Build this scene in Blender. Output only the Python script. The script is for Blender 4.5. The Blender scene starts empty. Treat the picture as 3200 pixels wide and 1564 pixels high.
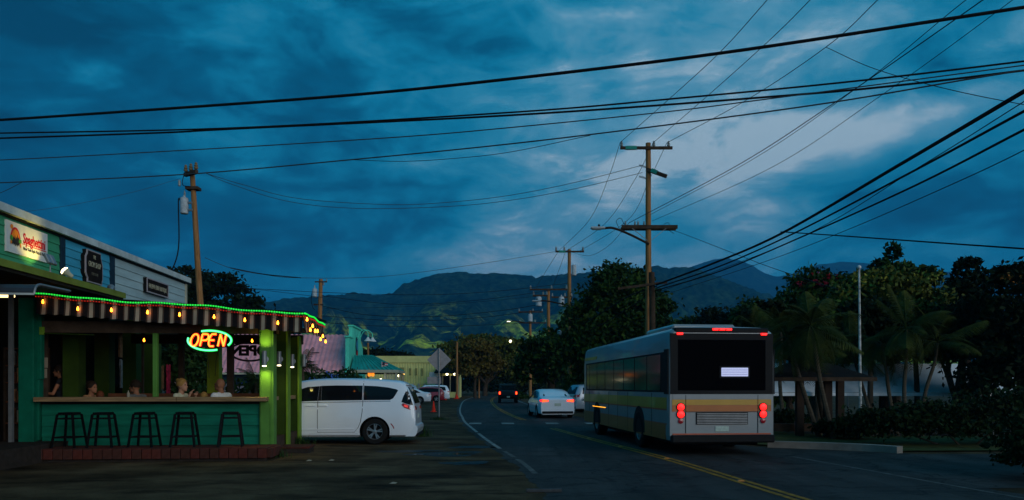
import bpy, bmesh, math, random
import numpy as np
from mathutils import Vector, Matrix
random.seed(7)
R = math.radians
scene = bpy.context.scene
C = scene.collection
# ------------------------------------------------------------------ camera
cam_d = bpy.data.cameras.new('camera')
cam_d.sensor_width = 36.0
cam_d.lens = 27.0
cam_d.shift_y = 426.0 / 3200.0
cam_d.clip_start = 0.1
cam_d.clip_end = 30000.0
cam = bpy.data.objects.new('camera', cam_d)
cam.location = (0, 0, 1.6)
cam.rotation_euler = (R(90), 0, 0)
C.objects.link(cam)
scene.camera = cam
# ------------------------------------------------------------------ sky: dusk sky under broken stratus
SUN_EL, SUN_AZ = R(13), R(138)          # low glow behind the photographer, to the right
world = bpy.data.worlds.new('World')
scene.world = world
world.use_nodes = True
wn, wl = world.node_tree.nodes, world.node_tree.links
wn.clear()
def wnode(t, **kw):
    n = wn.new(t)
    for k, v in kw.items():
        if k == 'inp':
            for a, b in v.items(): n.inputs[a].default_value = b
        else: setattr(n, k, v)
    return n
def wmath(op, a, b=None, clamp=False):
    n = wn.new('ShaderNodeMath'); n.operation = op; n.use_clamp = clamp
    for i, x in enumerate((a, b)):
        if x is None: continue
        if isinstance(x, (int, float)): n.inputs[i].default_value = x
        else: wl.new(x, n.inputs[i])
    return n.outputs[0]
tc = wnode('ShaderNodeTexCoord')
DIR = tc.outputs['Generated']
sky = wnode('ShaderNodeTexSky', sky_type='NISHITA')
sky.sun_disc = False; sky.sun_elevation = R(3); sky.sun_rotation = SUN_AZ
sky.air_density = 1.0; sky.dust_density = 0.6; sky.ozone_density = 3.0
def wmap(rot, sc, loc=(0, 0, 0)):
    m = wn.new('ShaderNodeMapping'); wl.new(DIR, m.inputs[0])
    m.inputs['Rotation'].default_value = rot; m.inputs['Scale'].default_value = sc; m.inputs['Location'].default_value = loc
    return m.outputs[0]
def wnoise(vec, scale, detail, rough=.55, dist=0.0):
    n = wn.new('ShaderNodeTexNoise'); wl.new(vec, n.inputs['Vector'])
    n.inputs['Scale'].default_value = scale; n.inputs['Detail'].default_value = detail
    n.inputs['Roughness'].default_value = rough; n.inputs['Distortion'].default_value = dist
    return n.outputs['Fac']
streak = wmap((0, R(20), 0), (1.0, 1.0, 2.6), (0.31, 0.17, 0.55))
n_big = wnoise(streak, 2.6, 3, .5, .5)
n_mid = wnoise(streak, 6.5, 6, .55, .7)
n_fine = wnoise(wmap((0, R(14), 0), (1, 1, 2.0), (2.1, .4, 1.3)), 15.0, 6, .6, .4)
def wdir(x, y, z, p):
    d = Vector((x, y, z)).normalized()
    n = wn.new('ShaderNodeVectorMath'); n.operation = 'DOT_PRODUCT'
    wl.new(DIR, n.inputs[0]); n.inputs[1].default_value = d
    return wmath('POWER', wmath('MAXIMUM', n.outputs['Value'], 0.0), p)
bandn = Vector((-.146, 1, .155)).cross(Vector((.658, 1, .385))).normalized()
bdot = wn.new('ShaderNodeVectorMath'); bdot.operation = 'DOT_PRODUCT'; wl.new(DIR, bdot.inputs[0]); bdot.inputs[1].default_value = bandn
bwarp = wmath('ADD', bdot.outputs['Value'], wmath('MULTIPLY', wmath('SUBTRACT', n_mid, .5), .10))
band = wmath('POWER', 2.718, wmath('MULTIPLY', wmath('MULTIPLY', bwarp, bwarp), -620.0))    # the seam between two cloud sheets
band = wmath('MULTIPLY', band, wmath('MULTIPLY', wmath('SUBTRACT', n_big, .22), 2.6))
g_break = wdir(.27, 1, .34, 18)         # the thin part of the cloud sheet
g_break2 = wdir(.02, 1, .19, 110)
g_break3 = wdir(.62, 1, .36, 60)
g_gap = wdir(.33, 1, .255, 150)
g_dark = wdir(-.75, 1, .52, 9)          # thicker cloud
g_dark2 = wdir(.62, 1, .13, 45)
cov = wmath('ADD', wmath('ADD', wmath('MULTIPLY', n_big, .74), -.055), wmath('MULTIPLY', wmath('SUBTRACT', n_mid, .06), .66))
cov = wmath('ADD', cov, wmath('MULTIPLY', wmath('SUBTRACT', n_fine, .18), .27))
cov = wmath('ADD', cov, wmath('MULTIPLY', g_break, .100))
cov = wmath('ADD', cov, wmath('MULTIPLY', band, .185))
cov = wmath('ADD', cov, wmath('MULTIPLY', g_break2, .10))
cov = wmath('ADD', cov, wmath('MULTIPLY', g_break3, .05))
cov = wmath('ADD', cov, wmath('MULTIPLY', g_gap, .10))
g_dark3 = wdir(.66, 1, .47, 60)
cov = wmath('SUBTRACT', cov, wmath('MULTIPLY', g_dark3, .13))
cov = wmath('SUBTRACT', cov, wmath('MULTIPLY', g_dark, .20))
cov = wmath('SUBTRACT', cov, wmath('MULTIPLY', g_dark2, .17))
ramp = wn.new('ShaderNodeValToRGB'); wl.new(cov, ramp.inputs[0])
el = ramp.color_ramp.elements
el[0].position = .40; el[0].color = (.0002, .042, .086, 1)
el[1].position = .96; el[1].color = (.36, .51, .61, 1)
for p, c in ((.54, (.0003, .090, .180, 1)), (.645, (.003, .178, .320, 1)), (.75, (.024, .235, .385, 1)), (.86, (.105, .315, .46, 1))):
    e = el.new(p); e.color = c
mixn = wn.new('ShaderNodeMix'); mixn.data_type = 'RGBA'; mixn.blend_type = 'MIX'
mixn.inputs[0].default_value = .93
skys = wn.new('ShaderNodeMix'); skys.data_type = 'RGBA'; skys.blend_type = 'MULTIPLY'; skys.inputs[0].default_value = 1
wl.new(sky.outputs[0], skys.inputs[6]); skys.inputs[7].default_value = (.10, .22, .34, 1)
sc10 = wn.new('ShaderNodeMix'); sc10.data_type = 'RGBA'; sc10.blend_type = 'MULTIPLY'; sc10.inputs[0].default_value = 1
wl.new(ramp.outputs[0], sc10.inputs[6]); sc10.inputs[7].default_value = (10, 10, 10, 1)
sc10.clamp_result = False
wl.new(skys.outputs[2], mixn.inputs[6]); wl.new(sc10.outputs[2], mixn.inputs[7])
bg = wn.new('ShaderNodeBackground'); bg.inputs[1].default_value = 0.115
wl.new(mixn.outputs[2], bg.inputs[0])
wo = wn.new('ShaderNodeOutputWorld'); wl.new(bg.outputs[0], wo.inputs[0])
# ------------------------------------------------------------------ sun: the diffuse afterglow
sun_d = bpy.data.lights.new('sun', 'SUN')
sun_d.energy = 1.5; sun_d.angle = R(50); sun_d.color = (1.0, .94, .87)
sun = bpy.data.objects.new('sun', sun_d)
to_sun = Vector((math.sin(SUN_AZ) * math.cos(SUN_EL), math.cos(SUN_AZ) * math.cos(SUN_EL), math.sin(SUN_EL)))
sun.rotation_euler = to_sun.to_track_quat('Z', 'Y').to_euler()
sun.location = to_sun * 60
C.objects.link(sun)
vs = scene.view_settings
vs.view_transform = 'Standard'; vs.look = 'None'; vs.exposure = 0.0; vs.gamma = 1.0; vs.use_curve_mapping = False
scene.render.engine = 'CYCLES'
cy = scene.cycles
cy.use_denoising = True
try: cy.denoising_prefilter = 'ACCURATE'
except Exception: pass
try: cy.denoiser = 'OPENIMAGEDENOISE'
except Exception: pass
cy.max_bounces = 6; cy.diffuse_bounces = 2; cy.glossy_bounces = 3; cy.transmission_bounces = 4; cy.volume_bounces = 0
cy.transparent_max_bounces = 8; cy.sample_clamp_indirect = 3.0; cy.caustics_reflective = False; cy.caustics_refractive = False
scene.render.use_motion_blur = False

# ------------------------------------------------------------------ helpers
F, HY, EYE = 2400.0, 1208.0, 1.6
def at(x, y, d):
    """photo point (3200 px wide) at depth d metres -> place in the scene"""
    return Vector(((x - 1600) / F * d, d, EYE + (HY - y) / F * d))
def lerp(a, b, t): return a + (b - a) * t
def interp(x, pts):
    if x <= pts[0][0]: return pts[0][1]
    for (x0, y0), (x1, y1) in zip(pts, pts[1:]):
        if x <= x1: return y0 + (y1 - y0) * (x - x0) / (x1 - x0)
    return pts[-1][1]
def catmull(pts, n=6):
    pts = [Vector(p) for p in pts]
    if len(pts) < 3: 
        return [pts[0].lerp(pts[-1], i / n) for i in range(n + 1)]
    P = [pts[0] * 2 - pts[1]] + pts + [pts[-1] * 2 - pts[-2]]
    out = []
    for i in range(1, len(P) - 2):
        a, b, c, d = P[i - 1], P[i], P[i + 1], P[i + 2]
        for k in range(n):
            t = k / n
            out.append(.5 * ((2 * b) + (c - a) * t + (2 * a - 5 * b + 4 * c - d) * t * t + (3 * b - a - 3 * c + d) * t ** 3))
    out.append(pts[-1])
    return out
def tag(o, label=None, cat=None, group=None, kind=None):
    if label: o['label'] = label
    if cat: o['category'] = cat
    if group: o['group'] = group
    if kind: o['kind'] = kind
    return o
def thing(name, label, cat, loc=(0, 0, 0), rz=0.0, group=None):
    o = bpy.data.objects.new(name, None)
    o.empty_display_size = .2
    o.location = loc; o.rotation_euler = (0, 0, rz)
    C.objects.link(o)
    return tag(o, label, cat, group)
def link(name, me, parent=None, loc=(0, 0, 0), rot=(0, 0, 0), scale=None):
    o = bpy.data.objects.new(name, me)
    o.location = loc; o.rotation_euler = rot
    if scale: o.scale = scale
    if parent: o.parent = parent
    C.objects.link(o)
    return o
def copy_tree(o, parent=None):
    c = o.copy(); C.objects.link(c)
    if parent: c.parent = parent
    for ch in list(o.children): copy_tree(ch, c)
    return c
class MB:
    def __init__(s): s.v = []; s.f = []; s.m = []
    def add(s, vs, fs, m=0):
        b = len(s.v); s.v += [tuple(v) for v in vs]
        s.f += [tuple(i + b for i in f) for f in fs]; s.m += [m] * len(fs)
        return s
    def box(s, x0, x1, y0, y1, z0, z1, m=0):
        return s.add([(x0,y0,z0),(x1,y0,z0),(x1,y1,z0),(x0,y1,z0),(x0,y0,z1),(x1,y0,z1),(x1,y1,z1),(x0,y1,z1)],
              [(0,3,2,1),(4,5,6,7),(0,1,5,4),(1,2,6,5),(2,3,7,6),(3,0,4,7)], m)
    def cbox(s, x0, x1, y0, y1, z0, z1, b=.01, m=0):
        """box with chamfered edges"""
        bm = bmesh.new(); bmesh.ops.create_cube(bm, size=1)
        for v in bm.verts: v.co = Vector(((x0+x1)/2 + v.co.x*(x1-x0), (y0+y1)/2 + v.co.y*(y1-y0), (z0+z1)/2 + v.co.z*(z1-z0)))
        bmesh.ops.bevel(bm, geom=bm.edges[:], offset=b, segments=1, affect='EDGES')
        bm.verts.index_update()
        s.add([v.co[:] for v in bm.verts], [[v.index for v in f.verts] for f in bm.faces], m); bm.free()
        return s
    def beam(s, a, b, w, h, m=0, up=(0, 0, 1)):
        """rectangular bar from a to b"""
        a, b = Vector(a), Vector(b); d = (b - a).normalized(); u = Vector(up)
        if abs(d.dot(u)) > .98: u = Vector((0, 1, 0))
        x = d.cross(u).normalized() * (w / 2); y = x.cross(d).normalized() * (h / 2)
        vs = [p + sx * x + sy * y for p in (a, b) for sx, sy in ((-1,-1),(1,-1),(1,1),(-1,1))]
        return s.add(vs, [(0,1,2,3),(7,6,5,4),(0,4,5,1),(1,5,6,2),(2,6,7,3),(3,7,4,0)], m)
    def tube(s, pts, r, n=6, m=0, cap=True):
        pts = [Vector(p) for p in pts]; k = len(pts)
        rs = r if isinstance(r, (list, tuple)) else [r] * k
        ref = Vector((0, 0, 1)); vs = []; fs = []
        for i, p in enumerate(pts):
            d = (pts[min(i+1, k-1)] - pts[max(i-1, 0)])
            d = d.normalized() if d.length > 1e-9 else Vector((0, 0, 1))
            if abs(d.dot(ref)) > .95: ref = Vector((1, 0, 0)) if abs(d.x) < .9 else Vector((0, 1, 0))
            x = d.cross(ref).normalized(); y = x.cross(d).normalized()
            ref = y if abs(y.dot(d)) < .9 else ref
            for j in range(n):
                a = 2 * math.pi * j / n
                vs.append(p + (x * math.cos(a) + y * math.sin(a)) * rs[i])
        for i in range(k - 1):
            for j in range(n):
                fs.append((i*n+j, (i)*n+(j+1) % n, (i+1)*n+(j+1) % n, (i+1)*n+j))
        if cap: fs += [tuple(range(n))[::-1], tuple((k-1)*n+j for j in range(n))]
        return s.add(vs, fs, m)
    def lathe(s, prof, o=(0, 0, 0), n=12, axis='z', m=0):
        vs = []; fs = []; k = len(prof)
        for (r, z) in prof:
            for j in range(n):
                a = 2 * math.pi * j / n; c, d = r * math.cos(a), r * math.sin(a)
                p = (c, d, z) if axis == 'z' else ((c, z, d) if axis == 'y' else (z, c, d))
                vs.append((p[0]+o[0], p[1]+o[1], p[2]+o[2]))
        for i in range(k - 1):
            for j in range(n): fs.append((i*n+j, i*n+(j+1) % n, (i+1)*n+(j+1) % n, (i+1)*n+j))
        fs += [tuple(range(n))[::-1], tuple((k-1)*n+j for j in range(n))]
        return s.add(vs, fs, m)
    def ball(s, o, r, n=8, m=0):
        rx, ry, rz = r if isinstance(r, (tuple, list)) else (r, r, r)
        vs = [(o[0], o[1], o[2]-rz)]; fs = []; k = n // 2
        for i in range(1, k):
            t = -math.pi/2 + math.pi * i / k
            for j in range(n):
                a = 2*math.pi*j/n
                vs.append((o[0]+rx*math.cos(t)*math.cos(a), o[1]+ry*math.cos(t)*math.sin(a), o[2]+rz*math.sin(t)))
        vs.append((o[0], o[1], o[2]+rz)); e = len(vs)-1
        for j in range(n): fs.append((0, 1+(j+1) % n, 1+j))
        for i in range(k-2):
            for j in range(n): fs.append((1+i*n+j, 1+i*n+(j+1) % n, 1+(i+1)*n+(j+1) % n, 1+(i+1)*n+j))
        for j in range(n): fs.append((e, 1+(k-2)*n+j, 1+(k-2)*n+(j+1) % n))
        return s.add(vs, fs, m)
    def prism(s, poly, fn, t, m=0):
        """poly of (a,b) extruded from depth 0 to t; fn(a,b,depth)->xyz"""
        n = len(poly); vs = [fn(a, b, 0) for a, b in poly] + [fn(a, b, t) for a, b in poly]
        fs = [tuple(range(n)), tuple(range(2*n-1, n-1, -1))] + [(i, i+n, (i+1) % n + n, (i+1) % n) for i in range(n)]
        return s.add(vs, fs, m)
    def mesh(s, name, mats, smooth=False, fix=True):
        me = bpy.data.meshes.new(name)
        me.from_pydata(s.v, [], s.f)
        mats = mats if isinstance(mats, (list, tuple)) else [mats]
        for mm in mats: me.materials.append(mm)
        if len(mats) > 1: me.polygons.foreach_set('material_index', s.m)
        if fix:
            bm = bmesh.new(); bm.from_mesh(me); bmesh.ops.recalc_face_normals(bm, faces=bm.faces[:]); bm.to_mesh(me); bm.free()
        if smooth:
            me.polygons.foreach_set('use_smooth', [True] * len(me.polygons))
            try: me.set_sharp_from_angle(angle=R(38))
            except Exception: pass
        me.update()
        return me
    def build(s, name, mats, parent=None, loc=(0, 0, 0), rot=(0, 0, 0), smooth=False, fix=True):
        return link(name, s.mesh(name, mats, smooth, fix), parent, loc, rot)
    def solo(s, name, mats, label, cat, group=None, kind=None, smooth=False, base=None):
        """a one-mesh thing: origin moved to its base"""
        a = np.array(s.v); 
        b = Vector(base) if base else Vector(((a[:,0].min()+a[:,0].max())/2, (a[:,1].min()+a[:,1].max())/2, a[:,2].min()))
        s.v = [(x-b.x, y-b.y, z-b.z) for x, y, z in s.v]
        o = s.build(name, mats, None, b, smooth=smooth)
        return tag(o, label, cat, group, kind)
def text_mesh(txt, size, mat, extrude=.004, sx=1.0, align='CENTER', shear=0.0, offset=0.0):
    cu = bpy.data.curves.new('t', 'FONT'); cu.body = txt; cu.size = size; cu.extrude = extrude
    cu.align_x = align; cu.align_y = 'CENTER'; cu.shear = shear; cu.offset = offset; cu.resolution_u = 3
    o = bpy.data.objects.new('t', cu); C.objects.link(o)
    dg = bpy.context.evaluated_depsgraph_get()
    me = bpy.data.meshes.new_from_object(o.evaluated_get(dg))
    bpy.data.objects.remove(o); bpy.data.curves.remove(cu)
    for v in me.vertices: v.co.x *= sx
    me.materials.clear(); me.materials.append(mat)
    return me
# ------------------------------------------------------------------ materials (all procedural)
def pm(name, col, rough=.7, var=.18, vscale=6.0, bump=0.0, bscale=60.0, metal=0.0, spec=None, emit=None, es=0.0, coat=0.0, col2=None, stretch=None, vdetail=5):
    m = bpy.data.materials.new(name); m.use_nodes = True
    nt = m.node_tree; b = nt.nodes['Principled BSDF']
    b.inputs['Roughness'].default_value = rough; b.inputs['Metallic'].default_value = metal
    spec = spec if spec is not None else (.5 if rough < .5 else .10)
    b.inputs['Specular IOR Level'].default_value = spec; b.inputs['Coat Weight'].default_value = coat
    c = tuple(col) + (1,)
    if var > 0:
        t = nt.nodes.new('ShaderNodeTexCoord'); mp = nt.nodes.new('ShaderNodeMapping')
        nt.links.new(t.outputs['Object'], mp.inputs[0])
        if stretch: mp.inputs['Scale'].default_value = stretch
        n = nt.nodes.new('ShaderNodeTexNoise'); nt.links.new(mp.outputs[0], n.inputs['Vector'])
        n.inputs['Scale'].default_value = vscale; n.inputs['Detail'].default_value = vdetail; n.inputs['Roughness'].default_value = .62
        r = nt.nodes.new('ShaderNodeValToRGB'); nt.links.new(n.outputs['Fac'], r.inputs[0])
        r.color_ramp.elements[0].position = .3; r.color_ramp.elements[1].position = .7
        r.color_ramp.elements[0].color = tuple(x * (1 - var) for x in col) + (1,)
        r.color_ramp.elements[1].color = (tuple(col2) + (1,)) if col2 else tuple(min(1, x * (1 + var)) for x in col) + (1,)
        nt.links.new(r.outputs[0], b.inputs['Base Color'])
        if bump > 0:
            n2 = nt.nodes.new('ShaderNodeTexNoise'); nt.links.new(mp.outputs[0], n2.inputs['Vector'])
            n2.inputs['Scale'].default_value = bscale; n2.inputs['Detail'].default_value = 4
            bp = nt.nodes.new('ShaderNodeBump'); bp.inputs['Strength'].default_value = bump; bp.inputs['Distance'].default_value = .02
            nt.links.new(n2.outputs['Fac'], bp.inputs['Height']); nt.links.new(bp.outputs[0], b.inputs['Normal'])
    else: b.inputs['Base Color'].default_value = c
    if emit:
        b.inputs['Emission Color'].default_value = tuple(emit) + (1,); b.inputs['Emission Strength'].default_value = es
    return m
def glass(name, col=(.006, .008, .010), rough=.05, spec=.22):
    return pm(name, col, rough, 0, spec=spec)
M = dict(
 wood_pole=pm('weathered pole wood', (.31, .145, .055), .85, .5, 3.0, .6, 25, stretch=(9, 9, .5)),
 wood_dark=pm('old dark timber', (.055, .036, .024), .9, .4, 4, .5, 30),
 wood_counter=pm('counter timber', (.24, .15, .075), .55, .4, 3, .3, 20, stretch=(.6, 8, 8)),
 wood_bench=pm('red brown bench wood', (.15, .055, .025), .6, .3, 4, .2, 20),
 teal=pm('green teal wall paint', (.003, .112, .066), .6, .22, 3, .15, 30),
 teal2=pm('green teal board paint', (.006, .150, .092), .6, .3, 2.2, .2, 40, stretch=(.5, 3, 3)),
 teal_post=pm('green post paint', (.085, .22, .04), .6, .18, 3, .1, 40),
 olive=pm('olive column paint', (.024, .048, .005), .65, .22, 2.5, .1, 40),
 olive_l=pm('light olive fascia paint', (.17, .21, .03), .6, .2, 2.5, .1, 40),
 lime2=pm('pale lime post paint', (.30, .36, .025), .6, .15, 3, .08, 40),
 lime=pm('lime post paint', (.13, .24, .022), .6, .15, 3, .08, 40),  # for the junction box, and for lit column edges put into colour
 fac_green=pm('green siding paint', (.05, .29, .15), .6, .18, 1.6, .15, 30, stretch=(1, .5, 3)),
 fac_blue=pm('sky blue siding paint', (.05, .33, .48), .6, .2, 1.6, .15, 30, stretch=(1, .5, 3)),
 fac_grey=pm('pale grey siding paint', (.36, .46, .46), .6, .16, 1.6, .15, 30, stretch=(1, .5, 3)),
 trim_dark=pm('dark blue trim paint', (.012, .03, .05), .6, .2, 3),
 fascia=pm('pale metal roof edge', (.48, .52, .50), .5, .25, 2.0, .05, 20),
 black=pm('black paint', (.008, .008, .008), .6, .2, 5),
 blackmetal=pm('black stool metal', (.006, .006, .007), .45, .3, 8, spec=.06),
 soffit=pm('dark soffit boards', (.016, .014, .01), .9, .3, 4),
 white=pm('white sign paint', (.62, .62, .60), .5, .06, 3),
 red=pm('red lettering', (.50, .012, .02), .5, .1, 5),
 orange=pm('orange print', (.75, .22, .02), .5, .15, 5),
 green_print=pm('green print', (.07, .28, .04), .6, .2, 9),
 char=pm('charcoal print', (.02, .02, .022), .6, .2, 5),
 sign_blk=pm('black stained sign board', (.014, .009, .008), .95, .4, 5, .2, 40),
 sign_frame=pm('pale grey sign frame', (.34, .29, .30), .5, .15, 5),
 gold=pm('faded cream lettering', (.42, .38, .26), .5, .2, 6),
 dim_gold=pm('dim lettering', (.10, .09, .065), .6, .2, 6),
 metal_roof=pm('dark standing seam roof', (.045, .045, .052), .4, .2, 3, metal=.4),
 grey_metal=pm('grey galvanised metal', (.22, .23, .24), .45, .2, 5, metal=.5),
 brick=pm('dark red brick', (.085, .022, .016), .85, .35, 6, .5, 60),
 brick_b=pm('brown red brick', (.06, .022, .016), .85, .35, 6, .5, 60),
 mortar=pm('mortar and footing', (.03, .024, .02), .95, .3, 8, .5, 50),
 concrete=pm('stained concrete', (.17, .155, .13), .9, .3, 3, .4, 40),
 cream=pm('canvas cream stripe', (.27, .23, .17), .8, .12, 5),
 canvas_blk=pm('canvas black stripe', (.006, .006, .007), .85, .2, 5),
 canvas_tan=pm('canvas tan line', (.10, .06, .04), .85, .15, 5),
 tube_white=pm('fluorescent tube', (.9, .9, .9), .4, 0, emit=(1, .74, .32), es=2.6),
 bulb=pm('warm filament bulb', (.9, .6, .2), .3, 0, emit=(1, .24, .010), es=11),
 bulb_dim=pm('distant warm lamp', (.9, .6, .2), .3, 0, emit=(1, .55, .12), es=3.0),
 bulb_white=pm('distant white lamp', (.9, .9, .8), .3, 0, emit=(1, .86, .5), es=6),
 led_g=pm('green led rope', (.01, .3, .03), .4, 0, emit=(.01, 1, .06), es=1.25),
 led_g2=pm('green led rope core', (.01, .3, .03), .4, 0, emit=(.05, 1, .10), es=.35),
 led_r=pm('red led rope', (.3, .01, .01), .4, 0, emit=(1, .03, .01), es=.55),
 neon_o=pm('orange neon core', (.9, .5, .1), .4, 0, emit=(1, .30, .02), es=2.2),
 neon_r=pm('red neon rim', (.6, .02, .01), .4, 0, emit=(1, .012, .004), es=1.25),
 neon_g=pm('green neon core', (.1, .8, .5), .4, 0, emit=(.12, 1, .42), es=1.9),
 neon_g2=pm('green neon rim', (.01, .6, .1), .4, 0, emit=(.004, .9, .07), es=.9),
 lamp_red=pm('lit red tail lamp', (.5, .01, .01), .3, 0, emit=(1, .012, .01), es=2.2),
 lamp_core=pm('lit orange red tail lamp core', (.6, .1, .02), .3, 0, emit=(1, .16, .015), es=2.5),
 lamp_off=pm('red tail lamp lens', (.33, .012, .018), .15, 0, coat=.5),
 lamp_amber=pm('amber marker lamp', (.6, .2, .01), .3, 0, emit=(1, .4, .02), es=2.5),
 led_white=pm('lavender white led panel', (.5, .5, .6), .4, .2, 30, emit=(.52, .56, .95), es=.62),
 skin=pm('skin', (.38, .19, .12), .55, .08, 8),
 skin_d=pm('tanned skin', (.28, .12, .065), .55, .08, 8),
 hair_bk=pm('dark brown hair', (.02, .012, .008), .6, .3, 30, .4, 80),
 hair_bl=pm('blond hair', (.30, .16, .045), .55, .3, 30, .4, 80),
 hair_rd=pm('auburn hair', (.12, .035, .015), .6, .3, 30, .4, 80),
 shirt_w=pm('white cotton', (.58, .56, .55), .85, .06, 6, .3, 12),
 shirt_g=pm('grey cotton', (.13, .12, .11), .85, .1, 6, .3, 12),
 shirt_c=pm('cream knit', (.46, .43, .30), .85, .1, 6, .3, 12),
 shirt_b=pm('black cotton', (.012, .012, .014), .85, .1, 6),
 denim=pm('denim', (.03, .04, .07), .85, .15, 10),
 paint_w=pm('white car paint', (.74, .79, .85), .28, .03, 2, coat=.8),
 paint_s=pm('silver blue car paint', (.36, .42, .48), .3, .05, 2, metal=.25, coat=.8),
 paint_r=pm('red car paint', (.34, .014, .03), .3, .05, 2, coat=.8),
 paint_k=pm('black car paint', (.008, .008, .010), .3, .05, 2, coat=.6),
 glass=glass('tinted car glass'),
 glass2=glass('dark window glass', (.004, .005, .006), .08, .10), glass_k=pm('black bus rear glass', (.003, .003, .004), .4, 0, spec=0.0),
 plastic=pm('black plastic trim', (.012, .012, .013), .6, .15, 8),
 tyre=pm('tyre rubber', (.012, .012, .012), .85, .2, 10),
 alloy=pm('alloy wheel', (.36, .37, .38), .32, .1, 6, metal=.8),
 chrome=pm('chrome trim', (.55, .55, .56), .2, .05, 6, metal=.9),
 plate=pm('licence plate', (.45, .52, .45), .5, .2, 12),
 bus_w=pm('bus white paint', (.23, .25, .26), .35, .08, 2, coat=.4),
 bus_y=pm('bus yellow band', (.50, .26, .015), .4, .1, 2, coat=.3),
 bus_o=pm('bus orange band', (.42, .11, .01), .4, .1, 2, coat=.3),
 bus_ro=pm('bus red orange line', (.45, .06, .012), .4, .1, 2),
 wire=pm('black cable sheath', (.010, .009, .010), .7, .2, 5),
 wire2=pm('grey conductor', (.045, .05, .055), .6, .2, 5),
 porcelain=pm('grey porcelain', (.25, .28, .28), .3, .2, 8),
 tank=pm('transformer grey paint', (.38, .42, .44), .5, .3, 6),
 mint=pm('green insulated sleeve', (.02, .26, .20), .5, .15, 8),
 pink_roof=pm('pink corrugated iron', (.84, .32, .34), .55, .22, 1.4, .1, 8),
 aqua=pm('aqua painted boards', (.10, .68, .48), .6, .15, 1.5, .1, 20),
 teal_roof=pm('teal roof sheet', (.018, .30, .26), .5, .18, 2.0),
 yel_wall=pm('pale yellow wall', (.70, .65, .24), .75, .16, .8, .1, 6),
 cream_trim=pm('cream trim', (.42, .40, .30), .6, .15, 3),
 sign_back=pm('bare aluminium sign back', (.30, .27, .27), .5, .15, 6),
 cone=pm('traffic cone orange', (.72, .035, .015), .6, .12, 5),
 tent=pm('white tent vinyl', (.74, .78, .82), .7, .15, 1.2, .2, 3),
 shingle=pm('dark shingle', (.010, .008, .007), .95, .4, 5, .4, 20),
 terra=pm('brown shelter post', (.035, .024, .018), .85, .25, 3, .2, 30),
 trunk=pm('tree bark', (.055, .042, .030), .95, .4, 3, .7, 14, stretch=(4, 4, 1)),
 palm_trunk=pm('palm trunk', (.075, .06, .042), .9, .4, 3, .5, 20, stretch=(1, 1, 7)),
 kerbm=pm('pale kerb concrete', (.23, .20, .17), .9, .3, 2, .3, 30),
)
# ================================================================== GROUND, ROAD, HILLS, AIR
def sst(a, b, x):
    t = min(1, max(0, (x - a) / (b - a))); return t * t * (3 - 2 * t)
def ground_z(x, y):
    return -.8 * sst(24, 31, y) * sst(8.6, 12.5, x)
def ground_mat():
    m = bpy.data.materials.new('worn asphalt and dirt'); m.use_nodes = True
    nt = m.node_tree; N = nt.nodes; L = nt.links; b = N['Principled BSDF']
    t = N.new('ShaderNodeTexCoord')
    def noise(sc, det, rough=.6, stretch=None):
        v = t.outputs['Object']
        if stretch:
            mp = N.new('ShaderNodeMapping'); L.new(v, mp.inputs[0]); mp.inputs['Scale'].default_value = stretch; v = mp.outputs[0]
        n = N.new('ShaderNodeTexNoise'); L.new(v, n.inputs['Vector']); n.inputs['Scale'].default_value = sc
        n.inputs['Detail'].default_value = det; n.inputs['Roughness'].default_value = rough
        return n.outputs['Fac']
    def ramp(f, *st):
        r = N.new('ShaderNodeValToRGB'); L.new(f, r.inputs[0]); e = r.color_ramp.elements
        e[0].position, e[0].color = st[0][0], st[0][1] + (1,); e[1].position, e[1].color = st[-1][0], st[-1][1] + (1,)
        for p, c in st[1:-1]:
            q = e.new(p); q.color = c + (1,)
        return r.outputs[0]
    base = ramp(noise(.55, 8, .65), (.34, (.026, .017, .009)), (.5, (.070, .046, .024)), (.66, (.130, .088, .048)))
    stain = ramp(noise(1.1, 6, .7, (.35, 1.3, 1)), (.36, (.25, .25, .26)), (.47, (1, 1, 1)))
    grit = ramp(noise(38, 3, .7), (.35, (.62, .62, .62)), (.66, (1.35, 1.32, 1.28)))
    def mul(a, c):
        x = N.new('ShaderNodeMix'); x.data_type = 'RGBA'; x.blend_type = 'MULTIPLY'; x.inputs[0].default_value = 1
        L.new(a, x.inputs[6]); L.new(c, x.inputs[7]); return x.outputs[2]
    L.new(mul(mul(base, stain), grit), b.inputs['Base Color'])
    b.inputs['Roughness'].default_value = .92; b.inputs['Specular IOR Level'].default_value = .06
    bp = N.new('ShaderNodeBump'); bp.inputs['Strength'].default_value = .7; bp.inputs['Distance'].default_value = .03
    L.new(noise(16, 6, .7), bp.inputs['Height']); L.new(bp.outputs[0], b.inputs['Normal'])
    return m
def grid(xs, ys, fn):
    v = [(x, y, fn(x, y)) for y in ys for x in xs]; n = len(xs)
    f = [(j*n+i, j*n+i+1, (j+1)*n+i+1, (j+1)*n+i) for j in range(len(ys)-1) for i in range(n-1)]
    mb = MB(); mb.add(v, f); return mb
gx = [-7000, -3000, -1200, -500, -200, -90, -50, -30, -20, -14, -9, -5, -2, 1, 4, 7, 8.6, 9.6, 10.6, 11.6, 12.5, 15, 20, 30, 45, 70, 120, 250, 600, 1500, 3500, 7000]
gy = [-400, -150, -60, -25, -10, 0, 4, 8, 12, 16, 20, 24, 25.5, 27, 28.5, 30, 31, 35, 42, 55, 75, 100, 140, 200, 300, 500, 900, 1600, 3000, 6000, 9000]
tag(grid(gx, gy, ground_z).build('ground', ground_mat()), kind='structure')

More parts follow.
